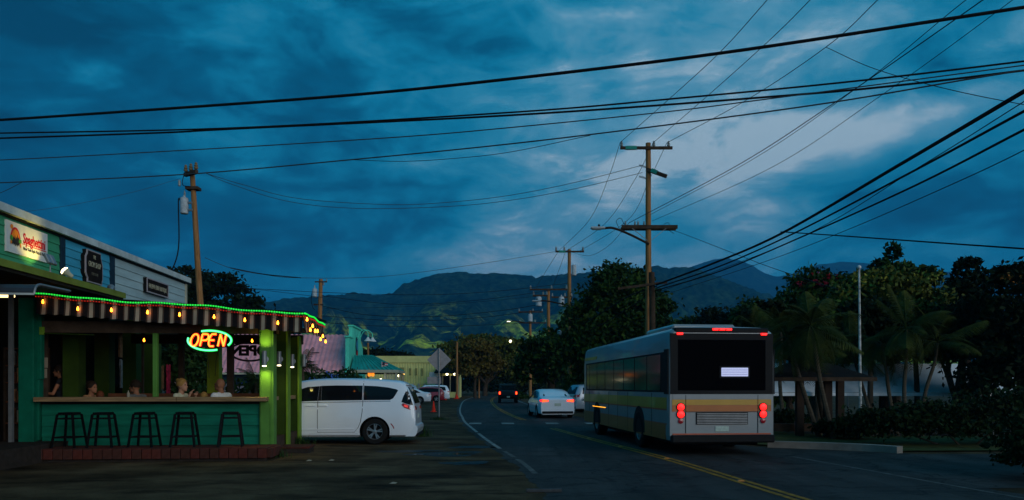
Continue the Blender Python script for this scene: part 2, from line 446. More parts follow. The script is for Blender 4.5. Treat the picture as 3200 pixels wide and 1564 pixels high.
def asphalt_mat():
    m = pm('dark road asphalt', (.037, .035, .033), .74, .30, .7, .5, 90, spec=.12)
    nt = m.node_tree; N = nt.nodes; L = nt.links; b = N['Principled BSDF']; src = b.inputs['Base Color'].links[0].from_socket
    t = N.new('ShaderNodeTexCoord')
    def nz(sc, st, lo, hi, c0, c1, det=5):
        mp = N.new('ShaderNodeMapping'); L.new(t.outputs['Object'], mp.inputs[0]); mp.inputs['Scale'].default_value = st; mp.inputs['Rotation'].default_value = (0, 0, R(-9))
        n = N.new('ShaderNodeTexNoise'); L.new(mp.outputs[0], n.inputs['Vector']); n.inputs['Scale'].default_value = sc; n.inputs['Detail'].default_value = det; n.inputs['Roughness'].default_value = .65
        r = N.new('ShaderNodeValToRGB'); L.new(n.outputs['Fac'], r.inputs[0]); e = r.color_ramp.elements; e[0].position = lo; e[1].position = hi; e[0].color = (c0,)*3 + (1,); e[1].color = (c1,)*3 + (1,); return r.outputs[0]
    def mul(a, c):
        x = N.new('ShaderNodeMix'); x.data_type = 'RGBA'; x.blend_type = 'MULTIPLY'; x.inputs[0].default_value = 1; L.new(a, x.inputs[6]); L.new(c, x.inputs[7]); return x.outputs[2]
    src = mul(src, nz(1.0, (1.1, .05, 1), .38, .62, .62, 1.25))        # wheel tracks polished along the lanes
    src = mul(src, nz(2.4, (.6, .9, 1), .40, .44, .55, 1.0, 7))         # oil and tar stains
    src = mul(src, nz(55, (1, 1, 1), .3, .7, .6, 1.4, 2))
    v = N.new('ShaderNodeTexVoronoi'); v.feature = 'DISTANCE_TO_EDGE'; v.inputs['Scale'].default_value = .45
    wn_ = N.new('ShaderNodeTexNoise'); wn_.inputs['Scale'].default_value = 1.3; L.new(t.outputs['Object'], wn_.inputs['Vector'])
    ad = N.new('ShaderNodeVectorMath'); ad.operation = 'ADD'; L.new(t.outputs['Object'], ad.inputs[0]); L.new(wn_.outputs['Color'], ad.inputs[1]); L.new(ad.outputs[0], v.inputs['Vector'])
    r = N.new('ShaderNodeValToRGB'); L.new(v.outputs['Distance'], r.inputs[0]); e = r.color_ramp.elements; e[0].position = .004; e[1].position = .016; e[0].color = (.35, .35, .35, 1); e[1].color = (1, 1, 1, 1)
    L.new(mul(src, r.outputs[0]), b.inputs['Base Color']); return m
asphalt = asphalt_mat()
paint_y = pm('worn yellow road paint', (.30, .135, .016), .7, .6, 5, .2, 60)
paint_wf = pm('almost worn off white paint', (.095, .092, .085), .8, .55, 4, .2, 60)
paint_wh = pm('worn white road paint', (.24, .23, .21), .75, .55, 3, .2, 60)
# centre line (double yellow) measured along the street: (y, x)
CLINE = [(2, 4.75), (8, 4.35), (11.8, 3.96), (16.8, 3.42), (23.1, 2.42), (28.9, 1.57), (35.9, .61), (44, -.18), (54, -.9), (65, -1.5), (83, -2.2), (100, -2.5), (116, -2.4), (132, -1.6), (150, .6), (175, 5), (200, 11)]
cl = catmull([(x, y, 0) for y, x in CLINE], 5)
def offset_line(pts, off):
    out = []
    for i, p in enumerate(pts):
        d = pts[min(i+1, len(pts)-1)] - pts[max(i-1, 0)]; n = Vector((d.y, -d.x, 0)).normalized()
        out.append(p + n * (off(p.y) if callable(off) else off))
    return out
def strip(a, b, z):
    n = len(a); v = [(p.x, p.y, z) for p in a] + [(p.x, p.y, z) for p in b]
    mb = MB(); mb.add(v, [(i, n+i, n+i+1, i+1) for i in range(n-1)]); return mb
left_off = lambda y: -interp(y, [(8, 3.35), (20, 3.25), (40, 2.75), (60, 2.75), (90, 3.1)])
right_off = lambda y: interp(y, [(8, 3.3), (16, 3.0), (40, 2.95), (90, 2.95)])
el_l, el_r = offset_line(cl, left_off), offset_line(cl, right_off)
from mathutils import noise as mnoise
clr = catmull([(x, y, 0) for y, x in CLINE], 40)
rag = lambda y, s: .20*mnoise.noise(Vector((y*.55, s, 0))) + .12*mnoise.noise(Vector((y*1.9, s, 2)))
road = strip(offset_line(clr, lambda y: left_off(y) - .20 + rag(y, 1.0)), offset_line(clr, lambda y: right_off(y) + .35 + rag(y, 5.0)), .004).build('road', asphalt)
tag(road, kind='structure')
# side street on the right, meeting the road
sr = MB(); sr.add([(6.6, 13.2, .006), (7.2, 12.0, .006), (40, 14.0, .006), (40, 18.3, .006), (9.6, 18.1, .006), (6.4, 20.3, .006), (5.6, 22.5, .006), (5.2, 20, .006)], [tuple(range(8))])
tag(sr.build('side_street', asphalt), kind='structure')
def seg(pts, y0, y1): return [p for p in pts if y0 <= p.y <= y1]
def dashes(pts, off, w, name, mat, y0, y1, parent):
    a, b = seg(offset_line(pts, off - w/2), y0, y1), seg(offset_line(pts, off + w/2), y0, y1)
    k = min(len(a), len(b)); o = strip(a[:k], b[:k], .009).build(name, mat, parent); return o
cl_f = catmull([(x, y, 0) for y, x in CLINE], 24)
for y0, y1 in ((2, 29.4), (36.2, 190)):
    for off in (-.09, .09): dashes(cl_f, off, .10, 'yellow_line', paint_y, y0, y1, road)
def edge(offf, y0, y1, w=.11, mat=None):
    a = seg(offset_line(cl_f, lambda y: offf(y) - w/2), y0, y1); b = seg(offset_line(cl_f, lambda y: offf(y) + w/2), y0, y1)
    k = min(len(a), len(b)); strip(a[:k], b[:k], .009).build('edge_line', mat or paint_wh, road)
edge(left_off, 13.9, 17, mat=paint_wf); edge(left_off, 17.2, 19, .10, paint_wf); edge(left_off, 19.5, 26); edge(left_off, 26.6, 190)
edge(right_off, 9, 17.5, .08, paint_wf); edge(right_off, 24, 37); edge(right_off, 39.5, 190)
for cx in (-1.55, -.15, 1.75, 3.45, 4.9):          # pedestrian crossing blocks, far side of the junction
    mb = MB(); mb.add([(cx-.28, 32.4, .010), (cx+.25, 32.4, .010), (cx+.22, 33.6, .010), (cx-.31, 33.6, .010)], [(0, 1, 2, 3)])
    mb.build('crossing_block', paint_wh, road)
refl = MB(); refl.add([(-.06,-.05,0),(.06,-.05,0),(.06,.05,0),(-.06,.05,0),(-.04,-.02,.02),(.04,-.02,.02),(.04,.02,.02),(-.04,.02,.02)], [(4,5,6,7),(0,1,5,4),(1,2,6,5),(2,3,7,6),(3,0,4,7)])
rme = refl.mesh('reflector', pm('amber road stud', (.55, .16, .02), .4, .1, 9))
for y in (12.9, 16.9, 20.3, 23.5, 26.3, 42, 52): link('reflector', rme, road, (interp(y, CLINE), y, .009))
# low concrete kerb beyond the side street, and edges of the verges
kb = MB()
kp = catmull([at(2400, 1399, 20.1), at(2560, 1404, 19.6), at(2700, 1411, 19.0), at(2812, 1420, 18.3)], 4)
for p, q in zip(kp, kp[1:]): kb.beam((p.x, p.y, .07), (q.x, q.y, .07), .26, .20)
kb.solo('kerb', M['kerbm'], 'pale worn concrete kerb along the far edge of the side street', 'kerb')
grass_m = pm('dry verge grass', (.055, .060, .018), .95, .5, 3, .8, 40)
vg = MB(); vp = [(6.6, 20.75), (9.2, 18.65), (16, 19), (40, 19), (40, 33), (24, 31), (5.0, 33), (4.9, 26), (5.6, 23)]
bmv = bmesh.new(); fv = bmv.faces.new([bmv.verts.new((x, y, 0)) for x, y in vp])
for k in range(11): bmesh.ops.bisect_plane(bmv, geom=bmv.verts[:]+bmv.edges[:]+bmv.faces[:], plane_co=(0, 19+k*1.3, 0), plane_no=(0, 1, 0))
for k in range(16): bmesh.ops.bisect_plane(bmv, geom=bmv.verts[:]+bmv.edges[:]+bmv.faces[:], plane_co=(6+k*.9, 0, 0), plane_no=(1, 0, 0))
bmesh.ops.triangulate(bmv, faces=bmv.faces[:])
for v in bmv.verts: v.co.z = ground_z(v.co.x, v.co.y) + .035
me = bpy.data.meshes.new('verge'); bmv.to_mesh(me); bmv.free(); me.materials.append(grass_m)
tag(link('verge', me), kind='structure')
vg2 = MB(); vg2.add([(7.9, 11.2, .02), (9.2, 9.0, .02), (18, 7, .02), (40, 8, .02), (40, 13.6, .02), (12, 13.4, .02), (9.4, 13.0, .02)], [tuple(range(7))])
tag(vg2.build('verge', grass_m), kind='structure')
# potholes with standing water
wet = pm('wet black tar patch', (.008, .008, .009), .55, .4, 6, .4, 30)
water_m = pm('puddle water', (.012, .014, .016), .06, 0, spec=.6)
def blob(cx, cy, rx, ry, z, seed, n=22, rot=0):
    rnd = random.Random(seed); ph = [rnd.uniform(0, 6.28) for _ in range(4)]; mb = MB(); v = []
    for i in range(n):
        a = 2*math.pi*i/n; k = 1 + .22*math.sin(2*a+ph[0]) + .16*math.sin(3*a+ph[1]) + .12*math.sin(5*a+ph[2]) + .08*math.sin(7*a+ph[3])
        v.append((rx*k*math.cos(a), ry*k*math.sin(a), 0))
    mb.add(v, [tuple(range(n))]); return mb
for i, (x, y, rx, ry, lab, wat) in enumerate((
    (-1.55, 18.15, .95, .55, 'long tar stained pothole with water nearest the van', ((.28, .1, .42, .15), (-.3, -.12, .35, .1), (.2, -.22, .4, .09))),
    (-.98, 16.0, .42, .42, 'round wet pothole beside the edge of the road', ((.1, -.08, .27, .2),)),
    (-2.6, 18.9, .8, .3, 'dark oily patch on the lot behind the van', ()),
    (-1.0, 20.2, .5, .5, 'small tar patch touching the white edge line', ()))):
    o = blob(x, y, rx, ry, 0, i).build('pothole', wet, None, (x, y, .004)); tag(o, lab, 'pothole', 'potholes in the lot')
    for j, (dx, dy, a, b) in enumerate(wat): blob(0, 0, a, b, 0, i*7+j).build('puddle', water_m, o, (dx, dy, .004))
# loose litter and stones on the lot
for i, (x, y) in enumerate(((1228, 1513), (965, 1442), (1035, 1441))):
    p = at(x, y, F*EYE/(y-HY)); mb = MB(); mb.add([(-.06,-.03,0),(.05,-.04,.004),(.07,.03,.015),(-.04,.04,.01),(0,0,.03)], [(0,1,4),(1,2,4),(2,3,4),(3,0,4)])
    tag(mb.build('litter', M['cream'], None, (p.x, p.y, .006)), ['scrap of white paper alone on the dark lot', 'pale scrap of litter near the patio step', 'small pale scrap right of the patio step'][i], 'litter', 'litter on the lot')
mb = MB(); mb.cbox(-.9, .9, -.05, .05, 0, .05, .01); o = mb.build('metal_strip', M['wire2'], None, at(1700, 1537, 11.6)); o.location.z = .004; o.rotation_euler = (0, 0, R(4)); o.scale = (.3, .5, 1)
tag(o, 'short pale metal strip lying at the road edge', 'strip')

# ---- mountains: real slopes, ridge measured against the photograph's skyline
from mathutils import noise as mnoise
def mountain_mat(name, c0, c1, c2, sc):
    m = bpy.data.materials.new(name); m.use_nodes = True; nt = m.node_tree; N = nt.nodes; L = nt.links; b = N['Principled BSDF']
    g = N.new('ShaderNodeNewGeometry'); n = N.new('ShaderNodeTexNoise'); L.new(g.outputs['Position'], n.inputs['Vector'])
    n.inputs['Scale'].default_value = sc; n.inputs['Detail'].default_value = 9; n.inputs['Roughness'].default_value = .68
    r = N.new('ShaderNodeValToRGB'); e = r.color_ramp.elements; e[0].position = .35; e[0].color = c0 + (1,); e[1].position = .72; e[1].color = c1 + (1,)
    L.new(n.outputs['Fac'], r.inputs[0])
    nf = N.new('ShaderNodeTexNoise'); L.new(g.outputs['Position'], nf.inputs['Vector']); nf.inputs['Scale'].default_value = sc*6; nf.inputs['Detail'].default_value = 3
    rf = N.new('ShaderNodeValToRGB'); L.new(nf.outputs['Fac'], rf.inputs[0]); rf.color_ramp.elements[0].position = .38; rf.color_ramp.elements[1].position = .64; rf.color_ramp.elements[0].color = (.25, .25, .25, 1); rf.color_ramp.elements[1].color = (1.7, 1.7, 1.7, 1)
    # pale grass and guava thickets on the low spurs
    s = N.new('ShaderNodeSeparateXYZ'); L.new(g.outputs['Position'], s.inputs[0])
    mr = N.new('ShaderNodeMapRange'); L.new(s.outputs[2], mr.inputs[0]); mr.inputs[1].default_value = 215; mr.inputs[2].default_value = 80
    n2 = N.new('ShaderNodeTexNoise'); L.new(g.outputs['Position'], n2.inputs['Vector']); n2.inputs['Scale'].default_value = sc*.42; n2.inputs['Detail'].default_value = 6; n2.inputs['Roughness'].default_value = .7; n2.inputs['Distortion'].default_value = 1.2
    r2 = N.new('ShaderNodeValToRGB'); L.new(n2.outputs['Fac'], r2.inputs[0]); r2.color_ramp.elements[0].position = .505; r2.color_ramp.elements[1].position = .56
    mu = N.new('ShaderNodeMath'); mu.operation = 'MULTIPLY'; L.new(mr.outputs[0], mu.inputs[0]); L.new(r2.outputs[0], mu.inputs[1])
    mx = N.new('ShaderNodeMix'); mx.data_type = 'RGBA'; L.new(mu.outputs[0], mx.inputs[0]); L.new(r.outputs[0], mx.inputs[6]); mx.inputs[7].default_value = c2 + (1,)
    mf = N.new('ShaderNodeMix'); mf.data_type = 'RGBA'; mf.blend_type = 'MULTIPLY'; mf.inputs[0].default_value = 1; L.new(mx.outputs[2], mf.inputs[6]); L.new(rf.outputs[0], mf.inputs[7])
    L.new(mf.outputs[2], b.inputs['Base Color']); b.inputs['Roughness'].default_value = 1.0; b.inputs['Specular IOR Level'].default_value = 0
    return m
def mountain(name, ridge, d_ridge, d_foot, mat, x0, x1, nx, ny, amp, seed, gully, canopy=9.0):
    cols = [lerp(x0, x1, i / (nx-1)) for i in range(nx)]; v = []; f = []
    for i, px in enumerate(cols):
        yr = interp(px, ridge) + 3.0 * mnoise.noise(Vector((px*.05, seed, 0))) + 2.4 * mnoise.noise(Vector((px*.17, seed, 3))) + 1.6 * mnoise.noise(Vector((px*.45, seed, 7)))
        top = max(2, (HY - yr) / F * d_ridge)
        for j in range(ny):
            t = j / (ny-1) * 1.25           # 0 foot .. 1 ridge .. 1.25 back slope
            if t <= 1: d = lerp(d_foot, d_ridge, t); h = top * (t ** 1.25)
            else: d = d_ridge + (t-1)*1600; h = top * (1 - (t-1)*2.4)
            X = (px - 1600) / F * d
            env = math.sin(math.pi * min(1, t)) if t < 1 else 0
            p = Vector((X*gully, d*gully*.55, seed))
            rd = 1 - abs(mnoise.noise(p)) * 2
            rd2 = 1 - abs(mnoise.noise(p * 2.7)) * 2
            h2 = h + env * amp * (rd * .7 + rd2 * .35 - .35)
            if t < 1: h2 = min(h2, EYE + (top*.985 - EYE) * d / d_ridge)      # a spur may not rise above the skyline
            h2 += canopy * mnoise.noise(Vector((X*.045, d*.045, seed))) * (1 if .05 < t < .97 else 0)
            v.append((X, d, max(h2, -2) if t > .02 else -2))
    for i in range(nx-1):
        for j in range(ny-1): f.append((i*ny+j, (i+1)*ny+j, (i+1)*ny+j+1, i*ny+j+1))
    mb = MB(); mb.add(v, f); o = mb.build(name, mat, smooth=True, fix=False)
    return tag(o, kind='structure')
RIDGE1 = [(-900, 985), (-200, 970), (400, 955), (700, 948), (847, 937), (878, 929), (967, 923), (1083, 915), (1110, 911), (1161, 919), (1227, 910), (1258, 882), (1305, 867), (1374, 849), (1437, 843), (1468, 849), (1569, 849), (1642, 853), (1681, 863), (1732, 855), (1800, 850), (1900, 836), (1985, 834), (2030, 828), (2060, 824), (2075, 831), (2120, 829), (2160, 826), (2190, 840), (2300, 880), (2420, 925), (2600, 960), (2900, 985), (3400, 1000), (4200, 1040)]
RIDGE2 = [(1600, 900), (1900, 870), (2100, 850), (2180, 822), (2225, 806), (2265, 800), (2310, 806), (2350, 824), (2385, 846), (2420, 858), (2460, 856), (2500, 840), (2560, 820), (2640, 812), (2760, 820), (2900, 840), (3100, 850), (3500, 880), (4200, 920)]
mountain('mountain', RIDGE1, 2500, 1250, mountain_mat('forested slope', (.002, .010, .006), (.026, .058, .024), (.42, .46, .02), .011), -900, 4200, 760, 110, 85, 1.7, .0046)
mountain('mountain', RIDGE2, 5200, 3400, mountain_mat('far forested slope', (.006, .02, .014), (.02, .045, .028), (.05, .09, .03), .004), 1500, 4200, 220, 34, 130, 5.2, .0026)
# ---- the moist evening air between here and the hills
hz = bpy.data.materials.new('humid air'); hz.use_nodes = True; hn = hz.node_tree
hn.nodes.remove(hn.nodes['Principled BSDF'])
pv = hn.nodes.new('ShaderNodeVolumePrincipled'); pv.inputs['Color'].default_value = (.06, .46, .90, 1); pv.inputs['Density'].default_value = .00015; pv.inputs['Anisotropy'].default_value = 0.0
hn.links.new(pv.outputs[0], hn.nodes['Material Output'].inputs['Volume'])
hb = MB(); hb.box(-7900, 7900, -900, 9900, -3.5, 1010); tag(hb.build('haze', hz), kind='stuff')
# ================================================================== STORE BUILDING (left)
RB = R(4.05)
store = thing('store_building', 'long low shop building with green, blue and grey clapboard upper front', 'building', (-10.13, 13.0, 0), RB)
def part(name, mats, parent, *boxes, **kw):
    mb = MB()
    for b in boxes: mb.box(*b)
    return mb.build(name, mats, parent, **kw)
LEN = 13.03
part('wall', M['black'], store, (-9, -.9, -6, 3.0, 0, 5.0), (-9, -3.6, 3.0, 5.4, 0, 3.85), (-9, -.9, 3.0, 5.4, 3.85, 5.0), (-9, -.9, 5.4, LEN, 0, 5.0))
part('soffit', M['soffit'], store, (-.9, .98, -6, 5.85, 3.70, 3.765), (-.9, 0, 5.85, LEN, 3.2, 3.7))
part('roof', M['metal_roof'], store, (-9.1, .02, -6, LEN+.1, 5.1, 5.16))
# roof-edge panels
y = -6.0; k = 0
while y < LEN + .05:
    y1 = min(y + 1.55, LEN + .12)
    part('fascia_panel', M['fascia'], store, (.02, .15, y + .006, y1 - .006, 5.105, 5.27)); y = y1
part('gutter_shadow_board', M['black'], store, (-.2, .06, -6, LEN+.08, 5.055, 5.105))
# clapboards, each its own piece
def clap(y0, y1, z0, z1, n, mat, parent, seams=()):
    h = (z1 - z0) / n
    for i in range(n):
        a, b = z0 + i*h, z0 + (i+1)*h
        mb = MB(); xs = (y0, y1)
        v = []
        for yy in xs: v += [(-.06, yy, a), (.028, yy, a), (.008, yy, b-.001), (-.06, yy, b-.001)]
        mb.add(v, [(0,1,2,3), (7,6,5,4), (0,4,5,1), (1,5,6,2), (2,6,7,3), (3,7,4,0)])
        mb.build('clapboard', mat, parent)
clap(-6, 4.74, 3.88, 5.055, 6, M['fac_green'], store)
clap(4.95, 7.30, 3.88, 5.055, 6, M['fac_blue'], store)
clap(7.55, LEN-.1, 3.70, 5.055, 6, M['fac_grey'], store)
part('batten', M['trim_dark'], store, (-.05, .05, 4.74, 4.95, 3.8, 5.055))
part('batten', M['trim_dark'], store, (-.05, .05, 7.30, 7.55, 3.75, 5.055))
part('batten', M['cream_trim'], store, (-.05, .05, LEN-.1, LEN+.02, 3.6, 5.055))
part('wall', M['teal'], store, (-.9, -.02, -6, 2.2, 3.0, 3.70))
part('eave_board', M['olive_l'], store, (.98, 1.02, -6, 5.9, 3.765, 3.90))
mb = MB(); mb.add([(0, -6, 3.96), (1.0, -6, 3.895), (1.0, 5.9, 3.895), (0, 5.9, 3.96), (0, -6, 3.93), (1.0, -6, 3.865), (1.0, 5.9, 3.865), (0, 5.9, 3.93)], [(0,1,2,3),(7,6,5,4),(0,4,5,1),(1,5,6,2),(2,6,7,3),(3,7,4,0)]); mb.build('eave_roof', M['olive_l'], store)
# little corrugated roof continuing the eave
mb = MB(); n = 40
v = []
for i in range(n+1):
    yy = 5.95 + i*.06; dz = .018*(1 if i % 2 else -1)
    v += [(.0, yy, 3.95+dz), (.62, yy, 3.80+dz)]
mb.add(v, [(2*i, 2*i+1, 2*i+3, 2*i+2) for i in range(n)]); mb.build('corrugated_roof', M['olive_l'], store)
# street columns and the dark recessed shop front
def ly(px, x=0.0):
    k = (px-1600)/F; c, s = math.cos(RB), math.sin(RB)
    # world: (-10.13 + x c - y s, 13 + x s + y c)
    return (k*(13 + x*s) + 10.13 - x*c) / (-s - k*c)
for a in (235, 330, 415, 480):
    yy = ly(a, .1); part('column', M['olive'], store, (-.10, .26, yy-.18, yy+.18, 0, 3.5))
for yy in (5.9, 7.4, 8.8, 10.2, 11.6):
    part('window_frame', M['wood_dark'], store, (-.86, -.80, yy-.05, yy+.05, .4, 3.2))
part('shop_window', M['glass2'], store, (-.89, -.87, 5.5, LEN, .7, 3.0))
part('shop_floor', M['mortar'], store, (-.9, .5, -6, LEN, 0, .38))
# goods seen in the shop front: garments on hangers
def garment(x, y, z, w, h, mat, lab):
    mb = MB(); pl = [(-w*.22, h), (-w*.5, h*.78), (-w*.40, h*.62), (-w*.30, h*.68), (-w*.36, 0), (w*.36, 0), (w*.30, h*.68), (w*.40, h*.62), (w*.5, h*.78), (w*.22, h), (0, h*.92)]
    mb.prism(pl, lambda a, b, t: (t + .02*math.sin(a*25), a, b), .05)
    o = mb.build('garment', mat, None, store.matrix_basis @ Vector((x, y, z)), (0, 0, RB)); tag(o, lab, 'garment', 'clothes hanging in the shop front')
g_red = pm('red floral cloth', (.30, .02, .05), .9, .7, 14); g_tan = pm('tan print cloth', (.30, .15, .07), .9, .6, 10); g_wht = pm('pale print cloth', (.34, .32, .30), .9, .5, 12); g_brn = pm('brown cloth', (.16, .07, .03), .9, .4, 8)
for px, z, w, h, mt, lab in ((382, 1.55, .42, .85, g_wht, 'pale printed shirt hanging low in the shop front'), (378, 2.45, .42, .7, g_tan, 'tan printed shirt hanging high in the shop front'), (526, 1.35, .40, 1.0, g_red, 'red floral dress hanging behind the blond woman'), (505, 1.5, .34, .8, g_brn, 'brown shirt hanging beside the teal post'), (565, 1.75, .34, .9, g_wht, 'pale shirt hanging by the far shop corner')):
    garment(-.72, ly(px, -.7), z, w, h, mt, lab)
# ---- shop signs
RT = (R(90), 0, R(90))
def on_facade(y, z, x=0.0): return store.matrix_basis @ Vector((x, y, z))
bpy.context.view_layer.update()
sp = thing('shop_sign', 'white pizza shop sign with sunset logo and red lettering, lit by a floodlight', 'sign', on_facade(2.58, 4.35, .04), RB)
part('panel', M['white'], sp, (-.02, .02, 0, 1.56, 0, .64))
def put(me, name, parent, y, z, x=.024): return link(name, me, parent, (x, y, z), RT)
put(text_mesh('Spaghettini', .30, M['red'], .003, .66, offset=.007), 'lettering', sp, 1.03, .36)
put(text_mesh('New York Style Pizza & Pasta', .098, M['char'], .003, .74), 'lettering', sp, 1.03, .155)
mb = MB(); mb.box(.022, .027, .56, .66, .238, .252); mb.box(.022, .027, .70, .84, .232, .246); mb.box(.022, .027, .93, 1.50, .228, .246); mb.build('underline', M['red'], sp)
def arc(cy, cz, ry, rz, a0, a1, n=16): return [(cy+ry*math.cos(lerp(a0, a1, i/n)), cz+rz*math.sin(lerp(a0, a1, i/n))) for i in range(n+1)]
fx = lambda a, b, t: (.021 + t, a, b)
logo = MB()
logo.prism(arc(.31, .27, .185, .27, 0, math.pi) , fx, .003, 0); lg = logo.build('logo_arch', M['red'], sp)
mb = MB(); mb.prism(arc(.31, .27, .15, .225, 0, math.pi), lambda a, b, t: (.025 + t, a, b), .002); mb.build('logo_sun', M['orange'], sp)
sk = [(.17, .20), (.20, .17), (.22, .21), (.25, .16), (.28, .20), (.31, .15), (.34, .20), (.37, .15), (.40, .20), (.42, .17), (.45, .22), (.44, .30), (.42, .36), (.40, .32), (.38, .40), (.36, .31), (.33, .35), (.31, .28), (.28, .37), (.26, .30), (.23, .34), (.20, .28), (.18, .31)]
mb = MB(); mb.prism(sk, lambda a, b, t: (.028 + t, a, b), .002); mb.build('logo_skyline', M['char'], sp)
mb = MB(); mb.prism(arc(.16, .30, .05, .06, 0, 6.283, 12)[:-1], lambda a, b, t: (.0285 + t, a, b), .002); mb.prism(arc(.47, .27, .05, .055, 0, 6.283, 12)[:-1], lambda a, b, t: (.0285+t, a, b), .002); mb.build('logo_bush', M['green_print'], sp)
mb = MB(); mb.prism(arc(.17, .53, .05, .05, 0, 6.283, 12)[:-1], lambda a, b, t: (.029 + t, a, b), .002); mb.prism(arc(.145, .21, .03, .04, 0, 6.283, 12)[:-1], lambda a, b, t: (.029+t, a, b), .002); mb.prism(arc(.485, .19, .025, .05, 0, 6.283, 12)[:-1], lambda a, b, t: (.029+t, a, b), .002); mb.build('logo_spot', M['orange'], sp)
gs = thing('shop_sign', 'tall black shop sign with notched corners on the blue boards', 'sign', on_facade(5.74, 4.17, .06), RB)
o8 = [(.10, 0), (.86, 0), (.86, .07), (.90, .13), (.90, .50), (.86, .58), (.80, .70), (.80, .80), (.08, .80), (.08, .72), (0, .62), (0, .22), (.05, .14), (.10, .09)]
def grow(pl, k):
    cx = sum(p[0] for p in pl)/len(pl); cz = sum(p[1] for p in pl)/len(pl)
    return [(cx+(a-cx)*k, cz+(b-cz)*k) for a, b in pl]
mb = MB(); mb.prism(o8, lambda a, b, t: (-.05+t, a, b), .13); mb.build('panel', M['sign_frame'], gs)
mb = MB(); mb.prism(grow(o8, 1.005), lambda a, b, t: (-.06+t, a, b), .11); mb.build('panel_edge', M['black'], gs)
mb = MB(); mb.prism(grow(o8, .93), lambda a, b, t: (.078+t, a, b), .005); mb.build('sign_face', M['sign_blk'], gs)
put(text_mesh('THE', .13, M['gold'], .003, .55), 'lettering', gs, .44, .64, .086)
put(text_mesh('GROM SHOP', .19, M['gold'], .003, .60), 'lettering', gs, .455, .45, .086)
put(text_mesh('KEIKI STORE', .10, M['dim_gold'], .003, .62), 'lettering', gs, .46, .22, .086)
hs = thing('shop_sign', 'small wide black shop sign on the pale grey boards', 'sign', on_facade(9.46, 4.36, .05), RB)
part('panel', M['black'], hs, (-.03, .07, 0, 1.66, 0, .43))
mb = MB(); mb.box(.07, .09, 0, 1.66, 0, .035); mb.box(.07, .09, 0, 1.66, .395, .43); mb.box(.07, .09, 0, .035, .035, .395); mb.box(.07, .09, 1.625, 1.66, .035, .395); mb.build('frame', M['sign_frame'], hs)
part('sign_face', M['sign_blk'], hs, (.0705, .076, .035, 1.625, .035, .395))
put(text_mesh('HALEIWA SURF BOUTIQUE', .19, M['gold'], .003, .60), 'lettering', hs, .83, .205, .079)
# ---- floodlights on the eave
def flood(name, label, y, z, lit, aim, x=.72):
    t = thing(name, label, 'floodlight', on_facade(y, z, x), RB)
    mb = MB(); mb.lathe([(.05, 0), (.05, .02), (.015, .03), (.015, .12)], n=10); mb.build('bracket', M['grey_metal'], t)
    d = Vector(aim).normalized(); q = d.to_track_quat('Z', 'Y').to_euler()
    mb = MB(); mb.lathe([(.03, -.12), (.045, -.10), (.055, -.02), (.09, .05), (.095, .07), (.085, .07), (.05, .02)], n=14); mb.build('lamp_head', M['grey_metal'] if not lit else M['cream_trim'], t, (0, 0, .16), q, smooth=True)
    mb = MB(); mb.lathe([(.02, .045), (.085, .05), (.092, .075), (.080, .105), (.045, .125), (.004, .13)], n=14)
    mb.build('lens', M['bulb_white'] if lit else M['porcelain'], t, (0, 0, .16), q, smooth=True)
    if lit:
        ld = bpy.data.lights.new('floodlight_beam', 'SPOT'); ld.energy = 42; ld.color = (1, .74, .14); ld.spot_size = R(78); ld.spot_blend = .8; ld.shadow_soft_size = .05
        lo = bpy.data.objects.new('floodlight_beam', ld); C.objects.link(lo); lo.parent = t; lo.location = Vector((0, 0, .16)) + d*.15; lo.rotation_euler = (-d).to_track_quat('Z', 'Y').to_euler()
    return t
flood('floodlight', 'lit warm floodlight on the eave below the blue boards', ly(212, .72), 3.90, True, (-.62, -.22, .55))
flood('floodlight', 'unlit cream floodlight at the foot of the pale grey boards', ly(347, .35), 3.94, False, (-.4, 1.0, .4), .35)
tf = thing('floodlight', 'grey twin panel floodlight below the white pizza sign', 'floodlight', on_facade(ly(157, .95), 3.90, .95), RB)
mb = MB(); mb.lathe([(.04, 0), (.04, .02), (.014, .03), (.014, .18)], n=8); mb.build('bracket', M['grey_metal'], tf)
for s in (-1, 1):
    mb = MB(); mb.cbox(-.03, .03, -.075, .075, -.11, .11, .012); mb.build('lamp_head', M['grey_metal'], tf, (0, s*.085, .27), (0, R(-25), 0))

# ================================================================== PATIO ENCLOSURE
KA = R(5.0); KO = Vector((-10.5, 17.1, 0)); KC, KS = math.cos(KA), math.sin(KA)
def kx(px, y=0.0):
    k = (px-1600)/F; return (k*(KO.y + y*KC) - KO.x + y*KS) / (KC - k*KS)
def kz(px, py, y=0.0):
    x = kx(px, y); return EYE + (HY-py)/F*(KO.y + x*KS + y*KC)
def kw(x, y, z=0.0): return Vector((KO.x + x*KC - y*KS, KO.y + x*KS + y*KC, z))
pat = thing('patio_enclosure', 'open green painted dining patio with counter and striped awning', 'patio', KO, KA)
part('floor', M['wood_dark'], pat, (-.1, 5.0, .12, 3.3, 0, .40))
